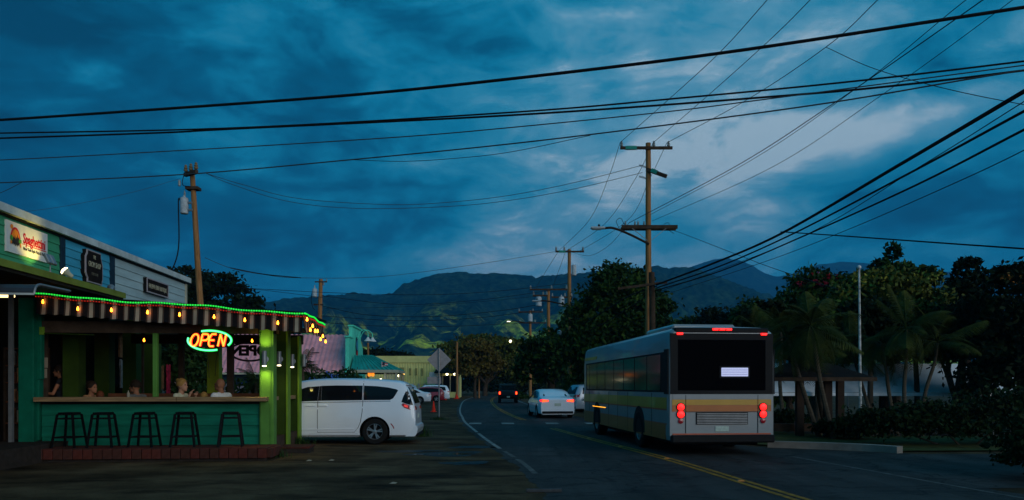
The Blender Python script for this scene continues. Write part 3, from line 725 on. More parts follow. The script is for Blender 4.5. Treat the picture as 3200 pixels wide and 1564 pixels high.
# front wall of four lapped boards
fw = part('front_wall', M['teal'], pat, (.02, 5.0, .06, .16, .05, 1.255))
for z0, z1 in ((.27, .47), (.47, .715), (.715, .96), (.96, 1.255)):
    for xa, xb in ((.02, 3.05), (3.054, 4.74)) if z0 in (.27, .715) else ((.02, 4.74),):
        mb = MB(); v = []
        for x in (xa, xb): v += [(x, .06, z0), (x, .012, z0), (x, .036, z1-.002), (x, .06, z1-.002)]
        mb.add(v, [(0,1,2,3), (7,6,5,4), (0,4,5,1), (1,5,6,2), (2,6,7,3), (3,7,4,0)]); mb.build('wall_board', M['teal2'], fw)
part('corner_board', M['teal'], fw, (4.742, 4.86, .0, .058, .27, 1.255))
ct = thing('x', None, None); bpy.data.objects.remove(ct)
ctop = part('counter_top', M['wood_counter'], pat, (.0, 3.02, -.30, .34, 1.265, 1.36))
mb = MB(); mb.cbox(3.025, 4.98, -.30, .34, 1.262, 1.358, .008); mb.build('counter_top', M['wood_counter'], pat)
part('counter_support', M['black'], pat, (.02, 4.9, -.02, .06, 1.20, 1.262))
# columns
def column(x0, x1, y0, y1, z0, z1, mat, name='column'):
    mb = MB(); mb.cbox(x0, x1, y0, y1, z0, z1, .012); return mb.build(name, mat, pat)
column(-.37, -.05, -.20, .12, .27, 3.55, M['teal'])
column(-.10, .0, -.06, .14, .40, 1.75, M['teal'], 'casing_or_lit_edge'); column(-.075, .03, -.03, .12, 1.75, 3.5, M['teal'], 'casing_or_lit_edge')
c1 = column(kx(811, -.05), kx(856, -.05), -.06, .24, .0, 3.05, M['teal_post'])
mb = MB()
for xx in (kx(846, -.05), kx(817, -.05)): mb.box(xx-.008, xx+.008, -.075, -.0605, .3, 3.0)
mb.build('batten', M['teal_post'], c1)
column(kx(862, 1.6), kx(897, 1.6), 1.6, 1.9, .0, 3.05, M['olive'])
mb = MB(); mb.cbox(kx(894, 1.6), kx(900, 1.6), 1.57, 1.93, 0, 3.05, .005); mb.build('casing_or_lit_edge', M['lime'], pat)  # light on the column's right edge, put into a lime strip
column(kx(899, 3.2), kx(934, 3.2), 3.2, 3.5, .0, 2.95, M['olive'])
mb = MB(); mb.cbox(kx(930, 3.2), kx(936, 3.2), 3.17, 3.53, 0, 2.95, .005); mb.build('casing_or_lit_edge', M['lime'], pat)  # lit edge of the back column, likewise coloured in as a lime strip
column(kx(480, .1), kx(495, .1), .02, .14, 1.358, 3.1, M['teal_post'], 'post')
column(kx(646, 3.3), kx(684, 3.3), 3.3, 3.62, .4, 3.0, M['lime2'])
for a, b in ((708, 728), (556, 572)): column(kx(a, 2.6), kx(b, 2.6), 2.6, 2.75, .4, 3.0, M['wood_dark'], 'post')
# side wall in two bays with a doorway slot
sx = kx(858, .4)
def kbx(y): return 4.86 + .0*y
for (y0, y1) in ((.26, 1.05), (2.0, 3.16)):
    sw = part('side_wall', M['teal'], pat, (4.74, 4.80, y0, y1, .22, 1.22))
    for i in range(4):
        z0 = .24 + i*.245; mb = MB(); v = []
        for yy in (y0, y1): v += [(4.80, yy, z0), (4.83, yy, z0), (4.808, yy, z0+.243), (4.80, yy, z0+.243)]
        mb.add(v, [(0,1,2,3), (7,6,5,4), (0,4,5,1), (1,5,6,2), (2,6,7,3), (3,7,4,0)]); mb.build('wall_board', M['teal2'], sw)
    part('side_counter', M['wood_counter'], pat, (4.6, 4.97, y0, y1, 1.27, 1.36))
part('foundation', M['mortar'], pat, (4.60, 4.74, .3, 3.2, 0, .24))
part('back_rail', M['wood_bench'], pat, (.4, 4.8, 3.36, 3.44, 1.22, 1.40))
part('back_wall', M['olive'], pat, (.4, 4.8, 3.40, 3.46, .4, 1.22))
part('header_beam', M['wood_dark'], pat, (-.3, 5.2, .0, .14, 2.80, 3.06))
part('header_beam', M['wood_dark'], pat, (.6, 5.1, 3.42, 3.58, 2.75, 3.0))
mb = MB(); mb.tube([(.05, -.02, 2.78), (1.15, -.02, 2.75)], .012, 6); mb.build('conduit', M['olive'], pat)
part('junction_box', M['lime'], pat, (.0, .09, -.05, -.0, 2.75, 2.92))
# awning roof (drops towards the right) and striped valance
def top_z(x): return 3.585 - (x) * .0640
def wob(x): return .012*math.sin(x*2.1+.6) + .008*math.sin(x*5.3)
AX0, AX1, AY0, AY1 = .16, 5.80, -.45, 2.45
mb = MB()
pl = [(AX0-.1, AY0), (AX1, AY0), (AX1, AY1+.6), (AX0-.1, AY1+.6)]
v = [(x, y, top_z(x)+.01+(.10 if y > 0 else 0)) for x, y in pl] + [(x, y, top_z(x)+.05+(.10 if y > 0 else 0)) for x, y in pl]
mb.add(v, [(0,3,2,1),(4,5,6,7),(0,1,5,4),(1,2,6,5),(2,3,7,6),(3,0,4,7)]); awn = mb.build('awning_roof', M['canvas_blk'], pat)
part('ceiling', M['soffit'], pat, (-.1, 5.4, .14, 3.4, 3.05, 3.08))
def valance(p0, p1, name, n_per, drop):
    mb = MB(); p0, p1 = Vector(p0), Vector(p1); L = (p1-p0).length; d = (p1-p0).normalized(); nrm = Vector((d.y, -d.x, 0))
    patn = [(.088, 0), (.010, 2), (.016, 0), (.076, 1), (.016, 0), (.010, 2), (.028, 0)]
    s = 0.0; cuts = [0.0]; mats = []
    while s < L:
        for w, mi in patn:
            s += w; mats.append(mi); cuts.append(min(s, L))
            if s >= L: break
    rows = 4; per = .244
    for i, c in enumerate(cuts):
        p = p0 + d*c; zt = top_z(p.x) + wob(p.x+p.y)*.6
        fl = .018*math.sin(c*2*math.pi/per*.5+1) + .012*math.sin(c*9.7)
        sc = .028*math.sin(math.pi*((c/ per) % 1.0))
        for r in range(rows+1):
            t = r/rows
            q = p + nrm*(.012 + fl*t + .03*t*t); mb.v.append((q.x, q.y, zt - (drop + sc)*t))
    for i in range(len(cuts)-1):
        for r in range(rows):
            mb.f.append((i*(rows+1)+r, i*(rows+1)+r+1, (i+1)*(rows+1)+r+1, (i+1)*(rows+1)+r)); mb.m.append(mats[i])
    return mb.build(name, [M['canvas_blk'], M['cream'], M['canvas_tan']], pat, fix=False)
valance((AX0, AY0, 0), (AX1, AY0, 0), 'valance', 23, .385)
valance((AX1, AY0, 0), (AX1, AY1, 0), 'valance', 12, .36)
# awning pipe frame under the roof
mb = MB(); mb.tube([(AX0, AY0+.03, top_z(AX0)-.02), (AX1-.03, AY0+.03, top_z(AX1)-.02), (AX1-.03, AY1, top_z(AX1)-.02)], .02, 6); mb.build('awning_frame', M['blackmetal'], pat)
# ---- LED ropes
def rope(off_y, dz, r, mat, bead_mat, step, label, name):
    pts = [(x, AY0 - off_y, top_z(x) + wob(x)*1.6 + dz) for x in np.linspace(AX0, AX1, 40)]
    pts += [(AX1 + off_y, yy, top_z(AX1) + wob(yy+3)*1.6 + dz) for yy in np.linspace(AY0 - .02, AY1, 18)]
    P = [kw(*p) for p in pts]; base = P[0]
    t = thing(name, label, 'rope light', base)
    mb = MB(); mb.tube([p - base for p in P], r, 6); mb.build('tube', mat, t, smooth=True)
    mb = MB(); pp = [p - base for p in P]; acc = 0
    for a, b in zip(pp, pp[1:]):
        L = (b-a).length
        while acc < L:
            q = a.lerp(b, acc/L); mb.ball(q, r*1.25, 6); acc += step
        acc -= L
    o = mb.build('led_bead', bead_mat, t); o['kind'] = 'stuff'
rope(.05, .012, .0155, M['led_g2'], M['led_g'], .055, 'bright green rope light along the top of the striped awning', 'green_rope_light')
rope(.055, -.055, .013, pm('dim red rope sheath', (.12, .005, .004), .5, 0, emit=(1, .02, .01), es=.05), M['led_r'], .06, 'dim red rope light just below the green one', 'red_rope_light')
# ---- warm bulb strings
def bulb(parent, p, k):
    mb = MB(); mb.lathe([(.010, .0), (.012, -.025), (.020, -.05), (.025, -.068), (.021, -.088), (.009, -.098)], n=8); mb.build('bulb', M['bulb'], parent, p, smooth=True)
    mb = MB(); mb.lathe([(.017, .045), (.020, .03), (.018, -.012)], n=8); mb.build('socket', M['black'], parent, p)
t = thing('string_light', 'string of eight warm bulbs across the front of the awning', 'string light', kw(AX0, AY0-.09, 3.3), KA, 'warm bulb strings on the awning')
last = None
for i, (bx, by) in enumerate(((134, 946), (243, 968), (348, 972), (461, 979), (561, 986), (669, 993), (765, 1003), (868, 1012))):
    xx = kx(bx, AY0-.09); zz = kz(bx, by, AY0-.09)+.075
    q = Vector((xx-AX0, 0, zz-3.3)); bulb(t, q, i)
    if last is not None:
        m_ = (last+q)/2 + Vector((0, 0, .10)); mb = MB(); mb.tube(catmull([last+Vector((0,0,.03)), m_, q+Vector((0,0,.03))], 5), .005, 5); mb.build('cord', M['black'], t)
    last = q
t = thing('string_light', 'cluster of warm bulbs round the right hand side of the awning', 'string light', kw(AX1+.09, AY0, 3.1), KA, 'warm bulb strings on the awning')
last = None
for i, (yy, dz) in enumerate(((-.38, .03), (.05, -.17), (.35, -.06), (.72, -.15), (1.05, -.13), (1.5, -.30), (1.85, -.20), (2.3, -.31))):
    q = Vector((0, yy-AY0, 3.13+dz-3.1)); bulb(t, q, i)
    if last is not None: mb = MB(); mb.tube([last+Vector((0,0,.03)), (last+q)/2+Vector((0,0,.09)), q+Vector((0,0,.03))], .005, 5); mb.build('cord', M['black'], t)
    last = q
for px, py, yy, lab in ((258, 1064, 1.8, 'small warm bulb glowing behind the left columns'), (450, 1064, 1.6, 'warm bulb hanging beside the teal post inside the patio'), (788, 1066, 2.5, 'small warm bulb left of the lit corner column')):
    t = thing('hanging_bulb', lab, 'bulb', kw(kx(px, yy), yy, kz(px, py, yy)+.06), KA, 'bulbs hanging inside the patio'); bulb(t, (0, 0, 0), 0)
    mb = MB(); mb.tube([(0, 0, .04), (0, 0, 3.05-t.location.z)], .004, 5); mb.build('cord', M['black'], t)
# ---- brick step in front of the wall
st = thing('brick_step', 'low dark red brick step below the bar stools', 'step', kw(-.6, -1.1), KA)
part('core', M['mortar'], st, (.01, 5.74, .07, 1.09, 0, .235))
rnd = random.Random(3)
bfm = [MB().cbox(0, .186, 0, .10, 0, .20, .008).mesh('brick', m_) for m_ in (M['brick'], M['brick_b'])]
btm = [MB().cbox(0, .186, 0, .50, 0, .045, .006).mesh('brick', m_) for m_ in (M['brick'], M['brick_b'])]
for i in range(29):
    x = .0 + i*.199; link('brick', rnd.choice(bfm), st, (x, rnd.uniform(-.01, .006), .062))
    for r in range(2): link('brick', rnd.choice(btm), st, (x, .012 + r*.515, .238 + rnd.uniform(-.003, .003)))
for j in range(5): link('brick', rnd.choice(bfm), st, (5.85, .11 + j*.199, .062), (0, 0, R(90)))
st2 = thing('brick_step', 'small brick step at the patio doorway by the van', 'step', kw(5.0, .75), KA)
part('core', M['mortar'], st2, (.01, .72, .02, .78, 0, .12))
for i in range(4): link('brick', rnd.choice(btm), st2, (.0 + i*.186, .0, .11)); link('brick', rnd.choice(btm), st2, (.0 + i*.186, .33, .113))
# ---- bar stools
def stool():
    t = thing('bar_stool', 'x', 'stool', (0, 0, 0), KA, 'black bar stools on the brick step')
    mb = MB(); mb.cbox(-.165, .165, -.165, .165, .72, .755, .012); mb.box(-.175, .175, -.175, .175, .70, .722); mb.build('seat', M['blackmetal'], t)
    mbt = []
    for sx_ in (-1, 1):
        for sy in (-1, 1):
            mb = MB(); a = Vector((sx_*.165, sy*.165, .71)); b = Vector((sx_*.25, sy*.24, 0))
            mb.beam(a, b, .055, .014, up=(0, sy, .2)); mb.beam(a, b, .014, .055, up=(0, sy, .2)); mb.build('leg', M['blackmetal'], t)
    for z, k in ((.22, .222), (.62, .178)):
        for s in (-1, 1):
            mb = MB(); mb.beam((-k, s*k, z), (k, s*k, z), .012, .028); mb.build('rung', M['blackmetal'], t)
            mb = MB(); mb.beam((s*k, -k, z), (s*k, k, z), .012, .028); mb.build('rung', M['blackmetal'], t)
    return t
s0 = stool()
for i, (px, yy, lab) in enumerate(((217, -.62, 'black metal bar stool nearest the left end of the step'), (323, -.60, 'second black bar stool from the left'), (452, -.58, 'middle one of the five black bar stools'), (578, -.56, 'black bar stool below the blond woman'), (721, -.58, 'black bar stool below the bald man, last on the right'))):
    o = s0 if i == 0 else copy_tree(s0)
    p = kw(kx(px, yy), yy, .285); o.location = p; o.rotation_euler = (0, 0, KA + R((-6, 4, -3, 5, 12)[i])); o['label'] = lab
# ---- neon OPEN sign
ns = thing('neon_sign', 'lit OPEN sign with orange letters in a green oval', 'sign', kw(kx(657, -.12), -.12, kz(657, 1064, -.12)), KA)
def stroke(pl, r, r2, mats, names, parent, yo=0.0):
    pl = [(a + b*.22, yo, b) for a, b in pl]
    mb = MB(); mb.tube(pl, r, 8); mb.build(names[0], mats[0], parent, smooth=True)
    mb = MB(); mb.tube([(a, y_ - r*.75, z) for a, y_, z in pl], r2, 6); mb.build(names[1], mats[1], parent, smooth=True)
def ell(cx, cz, rx, rz, a0, a1, n=20): return [(cx+rx*math.cos(R(lerp(a0, a1, i/n))), cz+rz*math.sin(R(lerp(a0, a1, i/n)))) for i in range(n+1)]
W_, H_ = .145, .135
lets = [[ell(-.335, 0, .080, H_, 0, 360, 18)],
        [[(-.19, -H_), (-.19, H_)], [(-.19, H_), (-.10, H_)] + ell(-.10, .066, .055, .069, 90, -90, 8) + [(-.19, -.003)]],
        [[(.11, H_), (.02, H_)] + ell(.03, .0, .05, H_, 90, 270, 10)[2:-2] + [(.02, -H_), (.11, -H_)], [(-.005, 0), (.095, 0)]],
        [[(.20, -H_), (.20, H_)], [(.20, H_), (.325, -H_)], [(.325, -H_), (.325, H_)]]]
for L_ in lets:
    for pl in L_: stroke(pl, .031, .019, (M['neon_r'], M['neon_o']), ('letter_rim', 'letter_core'), ns)
stroke([(a - b*.22, b) for a, b in ell(-.01, 0, .475, .215, 112, -32, 26)], .028, .018, (M['neon_g2'], M['neon_g']), ('oval_rim', 'oval_core'), ns)
stroke([(a - b*.22, b) for a, b in ell(-.02, -.005, .465, .225, 165, 292, 26)], .028, .018, (M['neon_g2'], M['neon_g']), ('oval_rim', 'oval_core'), ns)
mb = MB(); mb.box(-.36, .36, .03, .04, -.16, .16); mb.build('backing', M['black'], ns)
mb = MB(); mb.tube([(-.2, .03, .16), (-.2, .03, .55)], .004, 5); mb.tube([(.25, .03, .16), (.25, .03, .5)], .004, 5); mb.tube([(-.1, .03, -.16), (-.05, .03, -.5), (-.03, .03, -.85)], .006, 5); mb.tube([(.18, .03, -.16), (.12, .03, -.45), (.10, .03, -.8)], .006, 5); mb.build('cable', M['black'], ns)
# ---- back of the unlit open sign on the far side of the patio (reads reversed)
yb = 2.9
bs = thing('open_sign', 'dark unlit open sign seen from behind, facing the car park', 'sign', kw(kx(778, yb), yb, kz(778, 1100, yb)), KA)
me = text_mesh('OPEN', .36, M['char'], .015, -1.05, offset=.018); o = link('lettering', me, bs, (.02, 0, .02), (R(90), 0, 0))
mb = MB(); mb.tube([(a, 0, b) for a, b in ell(.02, .0, .52, .24, 165, 10, 24)], .028, 6); mb.tube([(a, 0, b) for a, b in ell(.02, .0, .50, .24, 200, 340, 24)], .028, 6); mb.tube([(-.3, 0, .22), (-.3, 0, .6)], .006, 5); mb.tube([(.3, 0, .22), (.3, 0, .6)], .006, 5); mb.build('oval', M['char'], bs)
# ---- cylinder wall lamps
def sconce(px, py, yy, label, lit, e, side=False):
    p = kw(kx(px, yy), yy, kz(px, py, yy))
    t = thing('wall_lamp', label, 'wall lamp', p, KA, 'cylinder lamps on the patio columns')
    mb = MB(); mb.lathe([(.050, -.165), (.055, -.160), (.055, .160), (.050, .165)], n=16); mb.lathe([(.044, -.150), (.044, -.151)], n=12); mb.build('shade', M['grey_metal'], t, smooth=True)
    mb = MB(); mb.lathe([(.07, .0), (.07, .02), (.03, .025), (.03, .12)], n=14, axis='y' if not side else 'x'); mb.build('wall_plate', M['tank'], t, (0, .13, -.02) if not side else (-.16, 0, -.02), (0, 0, 0) if side else (R(180), 0, 0))
    if lit:
        mb = MB(); mb.lathe([(.046, -.167), (.046, -.185), (.02, -.19)], n=12); mb.build('lamp_glass', M['bulb_white'], t)
        for s in (-1, 1):
            ld = bpy.data.lights.new('wall_lamp_beam', 'SPOT'); ld.energy = e * (1 if s < 0 else .55); ld.color = (1, .84, .16); ld.spot_size = R(150); ld.spot_blend = 1.0; ld.shadow_soft_size = .04
            lo = bpy.data.objects.new('wall_lamp_beam', ld); C.objects.link(lo); lo.parent = t; lo.location = (0, -.02, s*.20); lo.rotation_euler = (0, 0, 0) if s < 0 else (R(180), 0, 0)
    return t
sconce(826, 1120, -.20, 'grey cylinder lamp on the front corner column of the patio', True, 27.0)
sconce(872, 1120, 1.15, 'grey cylinder lamp on the middle side column, lit below', True, 10)
sconce(913, 1127, 2.75, 'grey cylinder lamp on the back side column', True, 9)
sconce(949, 1127, 3.35, 'dark cylinder lamp on the outer face of the back column', False, 0)
# ---- entrance to the left of the patio
cn = thing('entrance_canopy', 'curved dark metal canopy jutting out below the eave at the left edge', 'canopy', (-11.9, 13.02, 0), KA)
en = thing('entrance_porch', 'dark recessed shop entrance left of the patio', 'porch', kw(-4.2, -.55), KA)
cv = MB(); prof = [(-.02, 3.20), (-.02, 3.24), (.01, 3.31), (.07, 3.365), (.17, 3.39), (1.25, 3.41)]
pin = [(1.25, 3.375), (.17, 3.355), (.09, 3.33), (.04, 3.29), (.015, 3.23), (.015, 3.20)]
cv.prism(prof + pin, lambda a, b, t: (t, a, b), 3.62); cv.build('roof_sheet', M['metal_roof'], cn)
mb = MB(); mb.tube([(3.63, a, b) for a, b in prof], .022, 6); mb.build('end_trim', M['grey_metal'], cn)
mb = MB(); mb.beam((0, -.03, 3.20), (3.63, -.03, 3.20), .03, .035); mb.build('front_edge', M['fascia'], cn)
part('post', M['grey_metal'], en, (4.2-.52, 4.2-.44, .25, .33, .15, 3.7))
part('floor', M['brick_b'], en, (0, 3.9, -.0, 2.4, 0, .22))
part('back_wall', M['black'], en, (0, 3.85, 2.2, 2.3, .2, 3.8))
part('door_frame', M['olive'], en, (4.2-1.62, 4.2-1.42, 1.9, 2.0, .2, 3.2))
ft = thing('fluorescent_tube', 'lit warm fluorescent tube under the entrance canopy', 'lamp', kw(kx(-60, .4), .4, kz(30, 926, .4)), KA)
mb = MB(); mb.tube([(0, 0, 0), (kx(45, .4)-kx(-60, .4), 0, 0)], .034, 8); mb.build('tube', M['tube_white'], ft, smooth=True)
mb = MB(); mb.cbox(-.05, kx(45, .4)-kx(-60, .4)+.05, -.05, .05, .04, .09, .01); mb.build('fixture', M['cream_trim'], ft)
rk = thing('display_rack', 'dim wooden display rack of goods in the shop entrance', 'rack', kw(-1.33, 1.0, .22), KA)
part('frame', M['wood_dark'], rk, (0, .05, 0, .35, 0, 2.3), (.83, .88, 0, .35, 0, 2.3), (0.05, .83, 0.3, .35, 0, 2.3))
for z in (.5, 1.0, 1.45, 1.85, 2.25): part('shelf', M['wood_bench'], rk, (.05, .83, 0, .3, z, z+.03))
k = 0
for z in (.53, 1.03, 1.48, 1.88):
    for i in range(4):
        w_ = .13 + .02*((i*7+k) % 3); k += 1
        mb = MB(); mb.cbox(0, w_, 0, .12, 0, .24 + .05*((k*5) % 3), .01)
        o = mb.build('goods_box', [g_tan, g_brn, M['cream'], g_wht, M['hair_rd']][k % 5], None, kw(-1.26 + i*.195, 1.06, .22+z), (0, 0, KA)); tag(o, '%s box, %s, on the %s shelf of the dim entrance rack' % (['tan printed', 'brown', 'cream', 'pale', 'reddish'][k % 5], ['leftmost', 'second from left', 'second from right', 'rightmost'][i], ['lowest', 'second lowest', 'second highest', 'highest'][(.53, 1.03, 1.48, 1.88).index(z)]), 'box', 'goods on the entrance rack')
# papers pinned beside the left column
for px, py0, py1, w_, lab in ((140, 1118, 1150, .13, 'cream notice with a red square pinned inside the patio'), (140, 1153, 1182, .10, 'pale yellow notice pinned below the other one')):
    z0, z1 = kz(px, py1, .5), kz(px, py0, .5); mb = MB(); mb.box(-w_/2, w_/2, -.004, .004, 0, z1-z0)
    o = mb.build('notice', M['cream'], None, kw(kx(px, .5), .5, z0), (0, 0, KA)); tag(o, lab, 'notice')
    if w_ > .11: part('red_square', M['red'], o, (-.06, -.02, -.007, -.0042, .06, .14))
mb = MB(); mb.box(kx(132, .56), kx(150, .56), .52, .58, .4, 3.05); mb.build('notice_board', M['wood_dark'], pat)
mb = MB(); mb.lathe([(.03, 0), (.034, .02), (.034, .08), (.012, .12), (.008, .15)], n=10); o = mb.build('sauce_bottle', M['cream'], None, kw(kx(401, .12), .12, 1.36), smooth=True); tag(o, 'small pale sauce bottle standing on the counter', 'bottle')
for (y0, y1, zb, lab) in ((.75, 1.15, 0, 'dark wooden bench along the inside of the counter'), (2.1, 2.5, .62, 'red brown wooden bench with a backrest behind the diners')):
    b = thing('bench', lab, 'bench', kw(.4, y0, .4), KA)
    part('seat', M['wood_bench'], b, (0, 4.1, 0, y1-y0, .43, .48))
    for x in (.1, 2.0, 3.95): part('leg', M['wood_bench'], b, (x, x+.06, .05, y1-y0-.05, 0, .43))
    if zb: part('backrest', M['wood_bench'], b, (0, 4.1, y1-y0, y1-y0+.04, .55, 1.02))
# ================================================================== PEOPLE
def person(label, loc, rz, shirt, skin, hair=None, hair_mat=None, head_turn=0.0, lean=0.0, arms=None, stand=False, scale=1.0, sleeve=.6, vox=.014):
    """one continuous body; local frame: faces +x, hips at z = 0"""
    prim = []       # (kind, a, b, ra, rb, mat)  capsule, or ('e', c, r, mat)
    def cap(a, b, ra, rb, m): prim.append(('c', Vector(a), Vector(b), ra, rb, m))
    def elp(c, r, m): prim.append(('e', Vector(c), Vector(r), m))
    sn, cs = math.sin(lean), math.cos(lean)
    def T(x, y, z): return Vector((x*cs + z*sn, y, z*cs - x*sn))
    elp((0, 0, .02), (.14, .175, .12), 2)
    elp(T(.0, 0, .16), (.125, .155, .17), 1); elp(T(-.01, 0, .34), (.135, .19, .18), 1)
    cap(T(-.01, -.165, .465), T(-.01, .165, .465), .068, .068, 1)
    cap(T(-.01, 0, .46), T(.01, 0, .60), .068, .060, 0)
    hd = T(.035, 0, .70); HS = 1.15; ct, stn = math.cos(head_turn), math.sin(head_turn)
    def H(x, y, z): return hd + Vector((x*ct - y*stn, x*stn + y*ct, z))*HS
    prim.append(('e', H(-.01, 0, .02), Vector((.098, .080, .108))*HS, 0)); elp(H(.035, 0, -.055), (.070, .062, .068), 0)
    cap(H(.085, 0, .005), H(.108, 0, -.028), .010, .017, 0); elp(H(.088, 0, -.065), (.016, .026, .013), 0); elp(H(.078, 0, -.098), (.022, .026, .02), 0)
    elp(H(.082, 0, .03), (.018, .05, .012), 0)
    for s in (-1, 1): elp(H(-.008, s*.080, -.012), (.022, .012, .034), 0)
    arms = arms or ((.10, .22, .02, .30, .12, .10), (.10, -.22, .02, .30, -.12, .10))
    for s, (ex, ey, ez_, wx, wy, wz) in zip((1, -1), arms):
        sh = T(-.01, s*.19, .445); e = T(ex, ey, ez_ + .18); w = T(wx, wy, wz + .20)
        mid = sh.lerp(e, sleeve); cap(sh, mid, .054, .047, 1); cap(mid, e, .042, .038, 0); cap(e, w, .038, .026, 0)
        d = (w - e).normalized(); up = Vector((0, 0, 1)); sd = d.cross(up).normalized() if abs(d.z) < .95 else Vector((0, 1, 0)); nn = sd.cross(d)
        pc = w + d*.045; elp(pc, (.038, .036, .026), 0)
        for k, (o_, ln) in enumerate(((-.030, .058), (-.010, .070), (.010, .072), (.029, .056))):
            r0 = w + d*.075 + sd*o_; r1 = r0 + d*ln*.55 - nn*.010; r2 = r1 + d*ln*.35 - nn*.028
            cap(r0, r1, .0105, .0100, 0); cap(r1, r2, .0100, .0088, 0)
        t0 = w + d*.03 + sd*.032*s; cap(t0, t0 + d*.045 + sd*.028*s - nn*.012, .012, .010, 0)
    for s in (-1, 1):
        if stand:
            cap((0, s*.09, 0), (.02, s*.095, -.42), .085, .060, 2); cap((.02, s*.095, -.42), (0, s*.10, -.80), .056, .040, 2); cap((-.03, s*.10, -.83), (.15, s*.11, -.845), .042, .034, 3)
        else:
            cap((0, s*.09, -.01), (.42, s*.10, -.01), .082, .060, 2); cap((.42, s*.10, -.01), (.40, s*.10, -.40), .056, .040, 2); cap((.37, s*.10, -.43), (.56, s*.11, -.45), .042, .034, 3)
    bm = bmesh.new()
    for p in prim:
        if p[0] == 'e':
            ret = bmesh.ops.create_uvsphere(bm, u_segments=14, v_segments=10, radius=1)
            for v in ret['verts']: v.co = Vector((v.co.x*p[2].x, v.co.y*p[2].y, v.co.z*p[2].z)) + p[1]
        else:
            _, a, b, ra, rb, _m = p; d = b - a
            q = d.to_track_quat('Z', 'Y').to_matrix().to_4x4()
            ret = bmesh.ops.create_cone(bm, cap_ends=True, segments=12, radius1=ra, radius2=rb, depth=d.length, matrix=Matrix.Translation((a+b)/2) @ q)
            for c, r_ in ((a, ra), (b, rb)): bmesh.ops.create_uvsphere(bm, u_segments=12, v_segments=8, radius=r_, matrix=Matrix.Translation(c))
    me = bpy.data.meshes.new('tmp'); bm.to_mesh(me); bm.free()
    o = bpy.data.objects.new('tmp', me); C.objects.link(o)
    md = o.modifiers.new('r', 'REMESH'); md.mode = 'VOXEL'; md.voxel_size = vox; md.adaptivity = 0.0
    sm = o.modifiers.new('s', 'SMOOTH'); sm.factor = .5; sm.iterations = 3
    dg = bpy.context.evaluated_depsgraph_get(); body = bpy.data.meshes.new_from_object(o.evaluated_get(dg))
    bpy.data.objects.remove(o)
    body.materials.clear()
    for m_ in (skin, shirt, M['denim'], M['black']): body.materials.append(m_)
    n = len(body.polygons); cen = np.zeros(n*3); body.polygons.foreach_get('center', cen); cen = cen.reshape(-1, 3)
    best = np.full(n, 1e9); mi = np.zeros(n, int)
    for p in prim:
        if p[0] == 'e':
            c = np.array(p[1]); r_ = np.array(p[2]); q = np.linalg.norm((cen-c)/r_, axis=1); dist = (q-1)*r_.min(); m_ = p[3]
        else:
            a, b = np.array(p[1]), np.array(p[2]); ab = b-a; t = np.clip(((cen-a)@ab)/(ab@ab), 0, 1)
            dist = np.linalg.norm(cen-a-t[:,None]*ab, axis=1) - (p[3]+(p[4]-p[3])*t); m_ = p[5]
        k = dist < best; best[k] = dist[k]; mi[k] = m_
    body.polygons.foreach_set('material_index', mi); body.polygons.foreach_set('use_smooth', [True]*n)
    body.name = 'person'
    ob = link('person', body, None, loc, (0, 0, rz), (scale,)*3); tag(ob, label, 'person')
    for s in (-1, 1):
        mb = MB(); mb.ball(H(.083, s*.031, .012), .0115, 8); mb.build('eye', M['char'], ob)
    if hair:
        mb = MB(); rr = random.Random(5)
        prof_n = 14
        # cap of hair: part of an ellipsoid, open over the face
        v = []; f = []
        for i in range(10):
            th = math.pi*.5 - i/9*math.pi*(.60 if hair != 'long' else .66)
            for j in range(20):
                a = 2*math.pi*j/20; front = max(0, math.cos(a)); 
                th2 = max(th, R(28)*front + R(-75)*(1-front)) if i > 0 else th
                k = 1.0 + .05*math.sin(j*3.1+i*1.7)
                v.append(H(-.018 + .110*k*math.cos(th2)*math.cos(a), .092*k*math.cos(th2)*math.sin(a), .025 + .118*k*math.sin(th2)))
        for i in range(9):
            for j in range(20): f.append((i*20+j, i*20+(j+1) % 20, (i+1)*20+(j+1) % 20, (i+1)*20+j))
        mb.add(v, f)
        if hair == 'bun': mb.ball(H(-.10, 0, .10), (.05, .05, .045), 10)
        if hair == 'up': mb.ball(H(-.10, 0, .085), (.06, .055, .06), 10); mb.ball(H(-.04, 0, .12), (.05, .045, .035), 8)
        if hair == 'long': mb.tube([H(-.07, 0, .0), H(-.10, 0, -.10), H(-.105, 0, -.22), H(-.09, 0, -.30)], [.075, .085, .08, .05], 10)
        mb.build('hair', hair_mat, ob, smooth=True)
    return ob
def seat(px, py_top, yy, sc=1.0):
    z = kz(px, py_top, yy) - .853*sc
    return kw(kx(px, yy), yy, z)
LEFT, RIGHT = KA + math.pi, KA
p_b = person('bald man in a white t-shirt seated facing left at the counter', seat(694, 1181, .72, 1.08), LEFT - R(48), M['shirt_w'], M['skin_d'], lean=.10, scale=1.08, head_turn=.6)
p_w = person('blond woman with a bun in a cream top seated facing right', seat(566, 1184, .72, 1.05), RIGHT + R(-18), M['shirt_c'], M['skin'], 'bun', M['hair_bl'], scale=1.05, arms=((.16, .20, .0, .30, .10, .26), (.20, -.20, .02, .30, -.10, .30)))
p_m = person('man with short dark hair and glasses in a grey shirt, looking left', seat(432, 1187, .72, 1.05), LEFT - R(35), M['shirt_g'], M['skin_d'], 'short', M['hair_bk'], lean=.12, scale=1.05, head_turn=.5)
mb = MB(); hd = Vector((.035, 0, .725))
for s in (-1, 1): mb.tube([(.125+.0, s*.033+.026*math.cos(a), .737+.020*math.sin(a)) for a in np.linspace(0, 6.283, 13)], .0035, 5); mb.tube([(.125, s*.058, .737), (.03, s*.082, .735)], .003, 5)
g_ = mb.build('glasses', M['char'], p_m); g_.location = (.095, 0, -.02)
